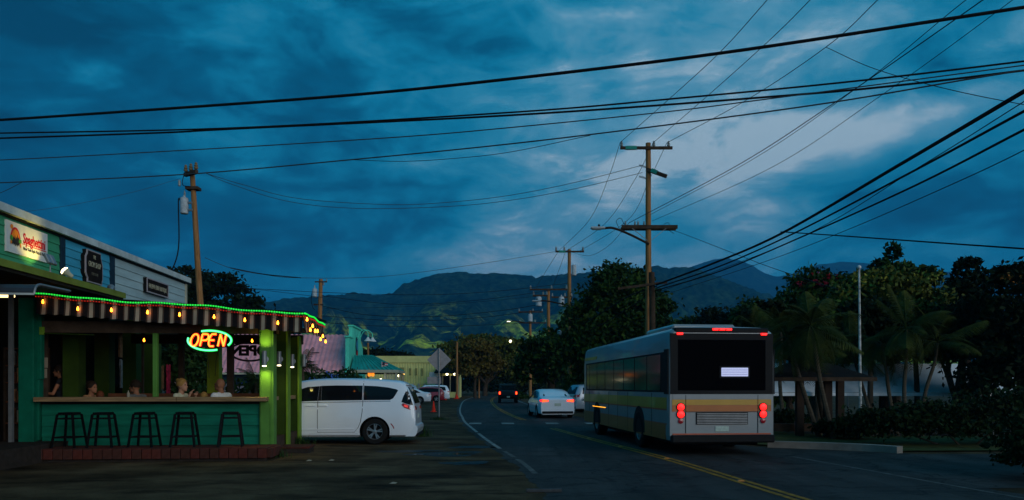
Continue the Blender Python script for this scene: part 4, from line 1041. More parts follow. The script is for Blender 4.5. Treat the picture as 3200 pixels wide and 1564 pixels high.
person('woman with dark hair tied up, facing right among the columns', seat(285, 1192, 1.05), RIGHT + R(-20), g_tan, M['skin_d'], 'up', M['hair_bk'])
person('child with reddish hair just above the counter', seat(313, 1223, .75, .8), RIGHT + R(120), M['shirt_b'], M['skin_d'], 'short', M['hair_rd'], scale=.8)
person('child with fair hair seated between the blond woman and the bald man', seat(637, 1226, .85, .8), RIGHT + R(95), M['shirt_c'], M['skin'], 'long', M['hair_bl'], scale=.8)
ps = person('standing woman with long dark hair and a bare arm, facing left', kw(kx(190, 1.3), 1.3, 1.26), LEFT + R(10), M['shirt_b'], M['skin_d'], 'long', M['hair_bk'], stand=True, sleeve=.12, arms=((.10, .23, -.02, .33, .16, -.02), (.10, -.23, -.02, .33, -.16, -.02)))

# ================================================================== CARS
def wheel_meshes(r, w, spokes=5, double=True):
    ty = MB(); ty.lathe([(r*.62, -w/2), (r*.92, -w/2), (r*.99, -w*.38), (r, 0), (r*.99, w*.38), (r*.92, w/2), (r*.62, w/2), (r*.60, 0), (r*.62, -w/2)], n=28, axis='y')
    rm = MB(); rm.lathe([(r*.64, -w*.40), (r*.66, w*.44), (r*.60, w*.45), (r*.57, w*.30), (r*.57, -w*.38)], n=28, axis='y')
    for i in range(spokes):
        a = 2*math.pi*i/spokes
        for off in ((-.16, .16) if double else (0,)):
            p0 = (r*.10*math.cos(a), w*.36, r*.10*math.sin(a)); p1 = (r*.60*math.cos(a+off), w*.38, r*.60*math.sin(a+off))
            rm.beam(p0, p1, .035 if double else .07, .03, up=(0, 1, 0))
    rm.lathe([(r*.17, w*.28), (r*.17, w*.42), (r*.10, w*.44), (r*.01, w*.44)], n=14, axis='y')
    dk = MB(); dk.lathe([(r*.575, -w*.1), (r*.575, -w*.05), (r*.01, -w*.05)], n=20, axis='y')
    return ty.mesh('tyre', M['tyre'], True), rm.mesh('rim', M['alloy'], True), dk.mesh('brake_disc', M['plastic'])
def smooth_curve(pts, n=5):
    q = catmull([(x, 0, z) for x, z in pts], n); return [(p.x, p.z) for p in q]
class Car:
    def __init__(s, name, label, loc, rz, top, belt, W, z0, wheels, wr, paint, tumble=.36, roundness=.5, group=None, ww=.22, dark_rocker=True, nose=.82, tail=.9, spokes=5, double=True, cat='car'):
        s.t = thing(name, label, cat, loc, rz, group); s.top = top; s.belt = belt; s.W = W/2; s.z0 = z0
        s.x0, s.x1 = top[0][0], top[-1][0]; s.tumble = tumble; s.nose, s.tail = nose, tail
        xs = sorted(set([round(lerp(s.x0, s.x1, i/40), 4) for i in range(41)] + [round(p[0], 4) for p in top]))
        rings = [s.section(x) for x in xs]; n = len(rings[0]); mb = MB()
        for x, r in zip(xs, rings): mb.v += [(x, y, z) for y, z in r]
        for i in range(len(xs)-1):
            for j in range(n): mb.f.append((i*n+j, i*n+(j+1) % n, (i+1)*n+(j+1) % n, (i+1)*n+j)); mb.m.append(0)
        mb.f += [tuple(range(n)), tuple((len(xs)-1)*n+j for j in range(n))[::-1]]; mb.m += [0, 0]
        me = mb.mesh('body', [paint, M['plastic']])
        ob = bpy.data.objects.new('b', me); C.objects.link(ob); cutters = []
        for wx in wheels:
            for sd in (-1, 1):
                cm = MB(); cm.lathe([(wr*1.17, -.24), (wr*1.17, .24)], n=32, axis='y'); cme = cm.mesh('c', [M['plastic']])
                co = bpy.data.objects.new('c', cme); co.location = (wx, sd*(s.W-.12), wr); C.objects.link(co); cutters.append(co)
                md = ob.modifiers.new('b', 'BOOLEAN'); md.object = co; md.operation = 'DIFFERENCE'; md.solver = 'EXACT'
                try: md.material_mode = 'TRANSFER'
                except Exception: pass
        bpy.context.view_layer.update()
        dg = bpy.context.evaluated_depsgraph_get(); bme = bpy.data.meshes.new_from_object(ob.evaluated_get(dg)); bme.name = 'body'
        bpy.data.objects.remove(ob)
        for c in cutters: bpy.data.objects.remove(c)
        bme.polygons.foreach_set('use_smooth', [True]*len(bme.polygons))
        try: bme.set_sharp_from_angle(angle=R(32))
        except Exception: pass
        s.body = link('body', bme, s.t)
        ty, rm, dk = wheel_meshes(wr, ww, spokes, double)
        for wx in wheels:
            for sd in (-1, 1):
                w_ = bpy.data.objects.new('wheel', ty); C.objects.link(w_); w_.parent = s.t; w_.location = (wx, sd*(s.W-.115), wr); w_.rotation_euler = (0, .3*wx, 0 if sd > 0 else math.pi)
                link('rim', rm, w_); link('brake_disc', dk, w_)
    def plan(s, x):
        t = (x - s.x0)/(s.x1-s.x0)
        k = 1.0
        if t < .10: k = lerp(s.tail, 1, math.sin(t/.10*math.pi/2))
        if t > .80: k = lerp(s.nose, 1, math.cos((t-.80)/.20*math.pi/2))
        return s.W*k
    def section(s, x):
        zt = interp(x, s.top); w = s.plan(x); z0 = s.z0; zb = min(interp(x, s.belt), zt-.05); h = zb - z0
        pts = [(w*.86, z0), (w*.955, z0+.05*h+.01), (w*.985, z0+.22*h), (w, z0+.45*h), (w*.995, z0+.68*h), (w*.975, z0+.88*h), (w*.95, zb)]
        g = zt - zb; wt = w*.95 - s.tumble*g*.72
        rr = min(.10, g*.35)
        pts += [(lerp(w*.95, wt, .5)+.012*min(1, g*2), zb + (g-rr)*.5), (wt, zt-rr), (wt-rr*.35, zt-rr*.42), (wt-rr*1.1, zt-rr*.08), (wt*.55, zt+.012*min(1, g*3)), (0, zt+.02*min(1, g*3))]
        return [(y, z) for y, z in pts] + [(-y, z) for y, z in pts[:-1]][::-1]
    def side_y(s, x, z):
        p = s.section(x); p = p[:len(p)//2+1]; q = sorted([(b, a) for a, b in p[:11]])
        return interp(z, q)
    def panel(s, name, poly, mat, off=.006, thick=True, dx=.16, dz=.12, both=True, parent=None, sides=None):
        for sd in (sides or ((1, -1) if both else (1,))):
            bm = bmesh.new(); bm.faces.new([bm.verts.new((x, 0, z)) for x, z in poly])
            X = [p[0] for p in poly]; Z = [p[1] for p in poly]
            k = min(X)+dx
            while k < max(X): bmesh.ops.bisect_plane(bm, geom=bm.verts[:]+bm.edges[:]+bm.faces[:], plane_co=(k, 0, 0), plane_no=(1, 0, 0)); k += dx
            k = min(Z)+dz
            while k < max(Z): bmesh.ops.bisect_plane(bm, geom=bm.verts[:]+bm.edges[:]+bm.faces[:], plane_co=(0, 0, k), plane_no=(0, 0, 1)); k += dz
            bmesh.ops.triangulate(bm, faces=bm.faces[:])
            for v in bm.verts: v.co.y = sd*(s.side_y(v.co.x, v.co.z) + off)
            ret = bmesh.ops.extrude_face_region(bm, geom=bm.faces[:])
            for g in ret['geom']:
                if isinstance(g, bmesh.types.BMVert): g.co.y -= sd*(off+.012)
            bmesh.ops.recalc_face_normals(bm, faces=bm.faces[:])
            me = bpy.data.meshes.new(name); bm.to_mesh(me); bm.free(); me.materials.append(mat); o = link(name, me, parent or s.t)
        return o
    def end_x(s, z, rear=True):
        pts = s.top if rear else s.top[::-1]
        if z <= pts[0][1]: return pts[0][0]
        for (xa, za), (xb, zb) in zip(pts, pts[1:]):
            if za <= z <= zb and zb > za: return xa + (xb-xa)*(z-za)/(zb-za)
        return pts[-1][0]
    def end_panel(s, name, poly, mat, off=.008, rear=True, dz=.1, parent=None):
        bm = bmesh.new(); bm.faces.new([bm.verts.new((0, y, z)) for y, z in poly])
        Z = [p[1] for p in poly]; k = min(Z)+dz
        while k < max(Z): bmesh.ops.bisect_plane(bm, geom=bm.verts[:]+bm.edges[:]+bm.faces[:], plane_co=(0, 0, k), plane_no=(0, 0, 1)); k += dz
        sg = -1 if rear else 1
        for v in bm.verts: v.co.x = s.end_x(v.co.z, rear) + sg*off
        ret = bmesh.ops.extrude_face_region(bm, geom=bm.faces[:])
        for g in ret['geom']:
            if isinstance(g, bmesh.types.BMVert): g.co.x -= sg*(off+.03)
        bmesh.ops.recalc_face_normals(bm, faces=bm.faces[:])
        me = bpy.data.meshes.new(name); bm.to_mesh(me); bm.free(); me.materials.append(mat); return link(name, me, parent or s.t)
def rrect(x0, x1, z0, z1, r, n=3):
    out = []
    for cx, cz, a0 in ((x1-r, z1-r, 0), (x0+r, z1-r, 90), (x0+r, z0+r, 180), (x1-r, z0+r, 270)):
        for i in range(n+1): a = R(a0+90*i/n); out.append((cx+r*math.cos(a), cz+r*math.sin(a)))
    return out
# ---- the white minivan (rear end at the right, nose behind the patio)
top_v = smooth_curve([(-2.58, .62), (-2.585, .80), (-2.55, 1.08), (-2.46, 1.34), (-2.34, 1.58), (-2.22, 1.70), (-2.0, 1.755), (-1.3, 1.80), (-.3, 1.815), (.4, 1.775), (.95, 1.655), (1.45, 1.32), (1.75, 1.12), (2.1, 1.03), (2.42, .93), (2.55, .78), (2.58, .58)], 3)
top_v = [p for i, p in enumerate(top_v) if i == 0 or p[0] > top_v[i-1][0] + .004]
belt_v = [(-2.6, 1.17), (-1.6, 1.15), (0, 1.10), (1.2, 1.03), (2.6, .85)]
VX, VY = -5.27, 22.05
van = Car('minivan', 'white minivan parked nose in behind the patio, rear end towards the road', (VX, VY, 0), R(181.5), top_v, belt_v, 2.0, .20, (-1.47, 1.62), .355, M['paint_w'], tumble=.30, ww=.235, tail=.93, spokes=5, cat='minivan')
van.panel('side_window', [(-1.16, 1.22), (-1.16, 1.62), (-1.5, 1.605), (-1.82, 1.57), (-2.05, 1.52), (-2.10, 1.49), (-2.04, 1.38), (-1.97, 1.27), (-1.88, 1.225)], M['glass'])
van.panel('side_window', [(-1.12, 1.22), (-1.12, 1.62), (-.4, 1.625), (.0, 1.615), (.0, 1.205)], M['glass'])
van.panel('side_window', [(.10, 1.20), (.07, 1.605), (.40, 1.58), (.80, 1.44), (1.22, 1.16)], M['glass'])
van.panel('window_trim', [(-1.90, 1.185), (-1.90, 1.20), (1.22, 1.145), (1.22, 1.130)], M['chrome'], off=.007)
van.panel('pillar_trim', [(.005, 1.205), (.005, 1.612), (.065, 1.605), (.095, 1.20)], M['plastic'], off=.004)
for pl in ([(.085, .34), (.085, 1.20), (.099, 1.20), (.099, .34)], [(-1.148, 1.75), (-1.148, 1.18), (-1.135, .90), (-1.09, .62), (-1.02, .46), (-.93, .36), (-.915, .355), (-1.005, .455), (-1.075, .62), (-1.120, .90), (-1.134, 1.18), (-1.134, 1.75)], [(.09, .34), (-.93, .345), (-.93, .335), (.09, .33)]): van.panel('door_seam', pl, M['plastic'], off=.002)
for hx in (-.06, .28): van.panel('door_handle', rrect(hx-.12, hx+.12, 1.055, 1.085, .012), M['paint_w'], off=.035)
van.panel('fuel_door', [(x_, z_) for x_, z_ in ell(-1.39, 1.03, .095, .095, 0, 345, 22)], M['paint_w'], off=.005, sides=(1,))
van.panel('side_moulding', [(-.9, .415), (1.2, .40), (1.2, .425), (-.9, .44)], M['paint_w'], off=.012)
van.panel('rocker_panel', [(-1.02, .205), (1.18, .205), (1.18, .30), (-1.02, .30)], M['paint_w'], off=.010)
van.panel('tail_lamp', [(-2.24, 1.14), (-2.20, 1.09), (-2.28, 1.01), (-2.42, .955), (-2.56, .93), (-2.565, 1.05), (-2.42, 1.075), (-2.32, 1.115)], M['lamp_off'], off=.008)
van.panel('quarter_glass', [(-2.20, 1.17), (-2.24, 1.30), (-2.30, 1.44), (-2.345, 1.52), (-2.41, 1.38), (-2.47, 1.22), (-2.52, 1.08), (-2.42, 1.09), (-2.30, 1.13)], M['glass'], off=.005)
van.panel('tail_lamp_core', [(-2.27, 1.045), (-2.28, 1.10), (-2.38, 1.07), (-2.37, 1.01)], pm('lit lamp spot', (.6, .02, .02), .3, 0, emit=(1, .05, .03), es=.5), off=.014)
van.panel('side_reflector', [(-1.93, .58), (-1.99, .50), (-2.01, .44), (-1.985, .44), (-1.96, .50), (-1.90, .575)], M['lamp_off'], off=.005)
van.end_panel('rear_window', [(-.70, 1.12), (.70, 1.12), (.62, 1.58), (-.62, 1.58)], M['glass'])
van.end_panel('tail_lamp', [(-.80, .94), (-.45, .95), (-.45, 1.02), (-.80, 1.06)], M['lamp_off']); van.end_panel('tail_lamp', [(.45, .95), (.80, .94), (.80, 1.06), (.45, 1.02)], M['lamp_off'])
van.end_panel('plate', rrect(-.16, .16, .70, .82, .01), M['plate'])
mb = MB(); mb.prism([(-2.56, .22), (-2.62, .30), (-2.645, .42), (-2.63, .50), (-2.56, .54), (-2.45, .54), (-2.3, .22)], lambda a, b, t: (a, -.93+t, b), 1.86); bp_ = mb.build('rear_bumper', M['paint_w'], van.t)
mb = MB(); mb.box(-2.63, -2.45, -.80, .80, .215, .30); mb.build('bumper_valance', M['plastic'], bp_)
mb = MB(); mb.prism([(-2.20, 1.70), (-2.36, 1.655), (-2.37, 1.635), (-2.22, 1.66), (-2.0, 1.725)], lambda a, b, t: (a, -.68+t, b), 1.36); mb.build('roof_spoiler', M['paint_w'], van.t)
van.panel('mirror', rrect(1.12, 1.30, 1.06, 1.20, .03), M['paint_w'], off=.16)
mb = MB(); mb.tube([(.75, .28, 1.16 + 0) for _ in range(1)] + [(.75, .28, 1.16)], .01, 4)
# steering wheel and seats are behind dark glass: left out
# ---- other cars
def simple_car(name, label, loc, rz, kind, paint, lit=False, group=None):
    if kind == 'sedan':
        tp = [(-2.42, .55), (-2.43, .80), (-2.38, .98), (-2.05, 1.06), (-1.72, 1.10), (-1.15, 1.33), (-.6, 1.43), (.1, 1.45), (.6, 1.38), (1.25, 1.02), (1.7, .93), (2.2, .82), (2.40, .66), (2.42, .5)]; bl = [(-2.4, .92), (0, .93), (2.4, .75)]; W, wr, wx = 1.86, .33, (-1.42, 1.40)
        gl = [(-1.50, 1.0), (-1.05, 1.28), (-.5, 1.36), (.1, 1.37), (.55, 1.30), (.98, 1.0)]; rw = [(-.62, 1.10), (.62, 1.10), (.52, 1.36), (-.52, 1.36)]; lz = (.82, .95)
    elif kind == 'hatch':
        tp = [(-2.12, .55), (-2.14, .80), (-2.08, 1.02), (-1.92, 1.25), (-1.70, 1.42), (-1.2, 1.50), (-.3, 1.53), (.3, 1.48), (1.0, 1.06), (1.6, .95), (2.0, .82), (2.14, .6)]; bl = [(-2.1, .98), (0, .93), (2.1, .78)]; W, wr, wx = 1.80, .33, (-1.30, 1.28)
        gl = [(-1.75, 1.06), (-1.55, 1.36), (-.9, 1.43), (-.2, 1.44), (.3, 1.40), (.85, 1.0), (-.5, 1.0)]; rw = [(-.62, 1.06), (.62, 1.06), (.55, 1.38), (-.55, 1.38)]; lz = (.86, 1.04)
    else:                                           # suv / wagon
        tp = [(-2.35, .58), (-2.38, .85), (-2.33, 1.12), (-2.2, 1.42), (-2.08, 1.62), (-1.9, 1.69), (-1.0, 1.74), (.2, 1.72), (.55, 1.62), (1.15, 1.14), (1.7, 1.05), (2.2, .95), (2.38, .7), (2.39, .55)]; bl = [(-2.4, 1.06), (0, 1.02), (2.4, .9)]; W, wr, wx = 1.92, .36, (-1.38, 1.42)
        gl = [(-1.95, 1.13), (-1.86, 1.52), (-1.0, 1.60), (.1, 1.60), (.45, 1.54), (.95, 1.1)]; rw = [(-.66, 1.13), (.66, 1.13), (.60, 1.56), (-.60, 1.56)]; lz = (.92, 1.10)
    tp = smooth_curve(tp, 3); tp = [p for i, p in enumerate(tp) if i == 0 or p[0] > tp[i-1][0]+.004]
    c = Car(name, label, loc, rz, tp, bl, W, .20, wx, wr, paint, group=group, tumble=.42, double=False)
    c.panel('side_window', gl, M['glass']); c.end_panel('rear_window', rw, M['glass'])
    lm = M['lamp_red'] if lit else M['lamp_off']; hw = W/2
    for sg in (-1, 1):
        pl = [(sg*hw*.50, lz[0]+.03), (sg*hw*.86, lz[0]), (sg*hw*.88, lz[1]), (sg*hw*.50, lz[1]-.03)]
        o = c.end_panel('tail_lamp', pl, lm, off=.02)
        if lit: c.end_panel('lamp_core', [(sg*hw*.54, lz[0]+.045), (sg*hw*.84, lz[0]+.025), (sg*hw*.84, lz[1]-.055), (sg*hw*.54, lz[1]-.06)], M['lamp_core'], off=.03)
    c.panel('tail_lamp', [(tp[0][0]+.05, lz[0]), (tp[0][0]+.22, lz[0]+.05), (tp[0][0]+.24, lz[1]-.03), (tp[0][0]+.06, lz[1])], lm, off=.006)
    c.end_panel('plate', rrect(-.16, .16, .62, .76, .01), M['plate'], off=.012)
    c.end_panel('rear_bumper', rrect(-hw*.84, hw*.84, .24, .36, .03), M['plastic'], off=.03)
    c.panel('door_seam', [(.0, .36), (.0, .98), (.012, .98), (.012, .36)], M['plastic'], off=.002); c.panel('door_seam', [(-.95, .45), (-.9, 1.0), (-.888, 1.0), (-.938, .45)], M['plastic'], off=.002)
    return c
simple_car('sedan', 'white sedan driving away with its red tail lamps lit', (1.98, 40.6, 0), R(97), 'sedan', M['paint_w'], True)
simple_car('minivan', 'silver minivan parked on the right, partly hidden by the bus', (5.85, 48.0, 0), R(18), 'suv', M['paint_s'])
GP = 'cars parked nose in beyond the warning sign'
simple_car('sedan', 'white sedan parked nose in, nearest the orange cone', (-9.85, 70.5, 0), R(184), 'sedan', M['paint_w'], group=GP)
simple_car('hatchback', 'red car parked beyond the white sedan', (-9.0, 78, 0), R(186), 'hatch', M['paint_r'], group=GP)
simple_car('suv', 'white sport utility vehicle parked beyond the red car', (-9.4, 86, 0), R(188), 'suv', M['paint_w'], group=GP)
simple_car('suv', 'silver wagon parked behind the white sedan, only its roof showing', (-12.6, 84, 0), R(186), 'suv', M['paint_s'], group=GP)
# ---- black pickup driving away
JP = thing('pickup_truck', 'black pickup truck driving away round the bend, tail lamps lit', 'truck', (-.42, 75.5, 0), R(91))
def jbox(name, mat, x0, x1, y0, y1, z0, z1, b=.04, parent=JP): mb = MB(); mb.cbox(x0, x1, y0, y1, z0, z1, b); return mb.build(name, mat, parent)
jbox('chassis', M['plastic'], -2.3, 2.4, -.7, .7, .42, .75)
jbox('cargo_bed', M['paint_k'], -2.35, -.35, -.86, .86, .72, 1.17)
tg = jbox('tailgate', M['paint_k'], -2.40, -2.34, -.70, .70, .74, 1.16, .02)
mb = MB(); mb.prism([(-.35, .7), (-.35, 1.15), (-.25, 1.83), (.9, 1.85), (1.25, 1.20), (1.25, .7)], lambda a, b, t: (a, -.80+t, b), 1.6); mb.build('cab', M['paint_k'], JP)
mb = MB(); mb.box(-.345, -.325, -.62, .62, 1.22, 1.70); o = mb.build('rear_window', M['glass'], JP); o.location = (-.03, 0, 0)
jbox('hood', M['paint_k'], 1.25, 2.3, -.75, .75, .72, 1.18); jbox('bumper', M['plastic'], -2.52, -2.36, -.80, .80, .50, .70)
for s in (-1, 1):
    for wx in (-1.55, 1.6):
        jbox('fender', M['plastic'], wx-.52, wx+.52, s*.80-.13, s*.80+.13, .78, .92)
        ty, rm, dk = wheel_meshes(.42, .28, 5, False); w_ = bpy.data.objects.new('wheel', ty); C.objects.link(w_); w_.parent = JP; w_.location = (wx, s*.80, .42); w_.rotation_euler = (0, 0, 0 if s > 0 else math.pi); link('rim', rm, w_)
    tl = jbox('tail_lamp', M['lamp_red'], -2.44, -2.36, s*.79-.09, s*.79+.09, .82, 1.10, .02)
    jbox('lamp_core', M['lamp_core'], -2.455, -2.43, s*.79-.05, s*.79+.05, .86, 1.06, .01, tl)
jbox('plate', M['plate'], -2.54, -2.52, -.18, .12, .53, .67, .004)
jbox('roll_bar', M['plastic'], -1.2, -1.1, -.75, .75, 1.6, 1.7); jbox('roll_bar_post', M['plastic'], -1.2, -1.1, -.75, -.67, 1.15, 1.6); jbox('roll_bar_post', M['plastic'], -1.2, -1.1, .67, .75, 1.15, 1.6)

# ================================================================== BUS
BA = R(90 + 5.5)
bus = thing('bus', 'white city bus with yellow and orange bands pulling away from the camera', 'bus', (4.85, 17.75, 0), BA)
BL, BW, BH = 10.4, 2.55, 2.97          # local x forward, rear face at x = 0
def bus_section(inset=0.0, zb=.36):
    w = BW/2 - inset
    return [(w*.985, zb), (w, zb+.12), (w, 2.30), (w*.985, 2.62), (w*.955, 2.86), (w*.90, BH-.06), (w*.78, BH), (0, BH+.03)]
def bus_shell():
    mb = MB(); sec = bus_section(); ring = sec + [(-a, b) for a, b in sec[:-1]][::-1]; n = len(ring)
    xs = [0, .05, .16, BL-.35, BL-.12, BL]; ks = [.965, .99, 1, 1, .98, .92]
    for x, k in zip(xs, ks): mb.v += [(x, a*k, .36 + (b-.36)*(1-(1-k)*.6)) for a, b in ring]
    for i in range(len(xs)-1):
        for j in range(n): mb.f.append((i*n+j, i*n+(j+1) % n, (i+1)*n+(j+1) % n, (i+1)*n+j)); mb.m.append(0)
    mb.f += [tuple(range(n)), tuple((len(xs)-1)*n+j for j in range(n))[::-1]]; mb.m += [0, 0]
    return mb
shell = bus_shell().build('body', M['bus_w'], bus, smooth=True)
hw = BW/2
def band(name, mat, x0, x1, z0, z1, off=.004, side=(1, -1), parent=bus):
    for s in side:
        mb = MB(); ya, yb = s*(hw-.02), s*(hw+off); mb.box(x0, x1, min(ya, yb), max(ya, yb), z0, z1); o = mb.build(name, mat, parent)
    return o
def rear(name, mat, y0, y1, z0, z1, off=.006, parent=bus, b=0):
    mb = MB()
    if b: mb.cbox(-off, .03, y0, y1, z0, z1, min(b, (off+.03)*.45))
    else: mb.box(-off, .03, y0, y1, z0, z1)
    return mb.build(name, mat, parent)
# paint bands on both sides
band('skirt', M['bus_o'], .18, BL-.3, .365, .72, .005)
band('stripe', M['bus_ro'], .10, BL-.25, .722, .74, .006)
band('stripe', M['bus_y'], .12, BL-.25, 1.08, 1.34, .005)
band('stripe', M['bus_ro'], .12, BL-.25, 1.045, 1.078, .0055)
band('marker_strip', M['lamp_amber'], 6.6, 8.6, .925, .94, .010)
band('roof_stripe', M['bus_y'], BL-2.4, BL-.4, 2.50, 2.60, -.002)
# windows along each side, pane by pane
x = .55
while x < BL-1.0:
    w_ = 1.22
    if x + w_ > BL-.75: w_ = BL-.75-x
    for s in (1, -1):
        mb = MB(); ya, yb = s*(hw-.02), s*(hw+.008); mb.cbox(x+.03, x+w_-.03, min(ya, yb), max(ya, yb), 1.50, 2.36, .006); mb.build('side_window', M['glass2'], bus)
    x += w_
band('window_band', M['plastic'], .30, BL-.6, 1.46, 2.40, .003)
# wheels and arches
ty, rm, dk = wheel_meshes(.48, .30, 8, False)
for wx in (2.55, 7.9):
    for s in (1, -1):
        mb = MB(); mb.prism([(wx+.57*math.cos(R(a)), .52+.57*math.sin(R(a))) for a in range(-14, 195, 12)], lambda a, b, t: (a, s*(hw-.01+t), b), .018); mb.build('wheel_arch', M['plastic'], bus)
        w_ = bpy.data.objects.new('wheel', ty); C.objects.link(w_); w_.parent = bus; w_.location = (wx, s*(hw-.135), .48); w_.rotation_euler = (0, 0, 0 if s > 0 else math.pi); link('rim', rm, w_)
mb = MB(); mb.cbox(.3, BL-.4, -1.0, 1.0, .22, .38, .03); mb.build('underbody', M['plastic'], bus)
# rear face
rear('rear_window', M['glass_k'], -1.05, 1.05, 1.50, 2.68, .012, b=.01)
rear('rear_frame', M['plastic'], -1.225, 1.225, 1.42, 2.82, .007)
band('corner_panel', M['plastic'], .02, .32, 1.42, 2.46, .0035)
mb = MB(); mb.cbox(-.012, .25, -1.12, 1.12, 2.82, 2.955, .03); mb.build('rear_roof_cap', M['plastic'], bus)
rear('rear_panel', M['bus_w'], -1.16, 1.16, 1.30, 1.415, .010)
rear('rear_band', M['bus_y'], -1.18, 1.18, 1.17, 1.297, .009)
rear('rear_band', M['bus_o'], -1.18, 1.18, 1.02, 1.167, .0085)
rear('rear_band', M['bus_ro'], -1.17, 1.17, .485, .515, .010)
vent = rear('engine_grille', M['plastic'], -.62, .62, .72, 1.0, .012)
for i in range(7):
    mb = MB(); mb.box(-.03, -.006, -.60, .60, .735+i*.037, .755+i*.037); mb.build('grille_slat', M['grey_metal'], vent)
rear('rear_bumper', M['plastic'], -1.22, 1.22, .30, .48, .14, b=.03)
rear('plate', M['plate'], -.16, .16, .56, .68, .016)
for s in (-1, 1):
    for z in (1.12, .955):
        mb = MB(); mb.lathe([(.085, .0), (.085, -.03), (.07, -.045), (.02, -.05)], n=16, axis='x'); o = mb.build('tail_lamp', M['lamp_red'], bus, (-.006, s*.98, z), smooth=True)
        mb = MB(); mb.lathe([(.10, .004), (.10, -.022), (.088, -.024)], n=16, axis='x'); mb.build('lamp_bezel', M['plastic'], o)
    mb = MB(); mb.lathe([(.06, .0), (.06, -.02), (.01, -.03)], n=12, axis='x'); mb.build('indicator_lamp', M['lamp_off'], bus, (-.006, s*.98, .80))
for yy in (-.16, 0, .16, -1.0, 1.0):
    zz = BH - .055 if abs(yy) < .5 else BH-.16
    mb = MB(); mb.cbox(-.045, .01, yy-.07, yy+.07, zz-.026, zz+.026, .008); mb.build('marker_lamp', M['lamp_red'], bus)
rs = rear('route_sign', M['led_white'], -.62, .02, 1.83, 2.03, .030, b=.008)
rear('route_sign_frame', M['plastic'], -.66, .06, 1.79, 2.07, .022)
for i in range(3):
    mb = MB(); mb.box(-.034, -.0305, -.60, 0, 1.875+i*.05, 1.882+i*.05); mb.build('led_gap', M['plastic'], rs)
for s in (1, -1):
    for xx in (1.35, 3.75, 4.95, 6.15, 9.2):
        mb = MB(); mb.box(xx-.006, xx+.006, min(s*hw, s*(hw+.0065)), max(s*hw, s*(hw+.0065)), .40, 1.44); mb.build('panel_seam', M['plastic'], bus)
for yy in (-.86, .86):
    mb = MB(); mb.box(-.0125, .0, yy-.006, yy+.006, .52, 1.40); mb.build('panel_seam', M['plastic'], bus)
mb = MB(); mb.box(-.0125, 0, -.86, .86, 1.008, 1.016); mb.build('panel_seam', M['plastic'], bus)
mb = MB(); mb.cbox(1.2, 3.6, -.8, .8, BH+.01, BH+.16, .05); mb.build('roof_unit', M['bus_w'], bus)
band('front_corner', M['bus_w'], BL-.62, BL-.36, 1.46, 2.40, .004)
# ================================================================== UTILITY POLES
def insulator(parent, p, s=1.0, mat=None):
    mb = MB(); mb.lathe([(.02*s, 0), (.05*s, .02*s), (.06*s, .06*s), (.035*s, .08*s), (.055*s, .11*s), (.03*s, .14*s), (.04*s, .17*s), (.02*s, .20*s)], n=10); return mb.build('insulator', mat or M['porcelain'], parent, p, smooth=True)
def pole(label, base, h, r0, r1, lean=0.0, name='utility_pole', mat=None, seed=0):
    t = thing(name, label, 'utility pole', base)
    k = 10; rr = random.Random(seed); mb = MB()
    mb.tube([(math.tan(lean)*h*i/k + rr.uniform(-.006, .006), rr.uniform(-.006, .006), h*i/k) for i in range(k+1)], [lerp(r0, r1, i/k) for i in range(k+1)], 12)
    mb.build('shaft', mat or M['wood_pole'], t, smooth=True); return t
def crossarm(t, z, x0, x1, w=.10, h=.12, y=-.14, rz=0.0, mat=None, x=0.0, dz=0.0):
    mb = MB(); mb.beam((x0, 0, 0), (x1, 0, dz), w, h); o = mb.build('crossarm', mat or M['wood_dark'], t, (x, y, z), (0, 0, rz)); return o
def px_m(d): return d / F
# centre pole, 34.5 m away
D = 34.5; b = at(2026, 1208, D); CP = pole('tall timber utility pole with two crossarms behind the bus', (b.x, D, 0), EYE + (HY-448)/F*D, .155, .115, seed=1)
H1 = EYE + (HY-466)/F*D; H2 = EYE + (HY-712)/F*D
crossarm(CP, H1, -1.28, 1.05)
mb = MB(); mb.beam((-1.05, 0, 0), (-.55, 0, 0), .13, .15); mb.build('insulated_sleeve', M['mint'], CP, (0, -.14, H1))
for x in (-1.22, .22, .88): insulator(CP, (x, -.14, H1+.06), 1.25)
crossarm(CP, H1-.95, -.10, .80, .12, .16, rz=R(-25), dz=-.42); mb = MB(); mb.beam((.12, 0, -.06), (.38, 0, -.2), .14, .17); mb.build('insulated_sleeve', M['mint'], CP, (0, -.14, H1-.95), (0, 0, R(-25)))
for z in (H1-.85, H1-1.35):
    mb = MB()
    for i in range(6): mb.lathe([(.02, 0), (.055, .01), (.055, .03), (.02, .04)], (0, 0, -.15-i*.055), n=8)
    mb.build('strain_insulator', M['porcelain'], CP, (0, -.02, z), (0, R(105), 0))
crossarm(CP, H2, -1.22, 1.28, .11, .16); crossarm(CP, H2-.02, -1.22, 1.28, .09, .14, y=.20)
for x in (-1.05, -.62, -.48, -.22): insulator(CP, (x, -.14, H2+.08), .9)
for s in (-1, 1):
    mb = MB(); mb.beam((s*.75, -.20, H2-.08), (s*.08, -.20, H2-.62), .04, .02); mb.build('brace', M['grey_metal'], CP)
for (a, bb) in (((-1.10, -.1, H2+.12), (-1.2, -.1, H2-.25)), ((1.02, -.1, H2-.08), (1.12, -.15, H2-.3))):
    mb = MB(); pa, pb = Vector(a), Vector(bb); mb.tube(catmull([pa, pa+Vector((-.15, 0, .28)), pa+Vector((-.35, 0, .12)), pb], 5), .012, 5); mb.build('jumper_wire', M['wire'], CP)
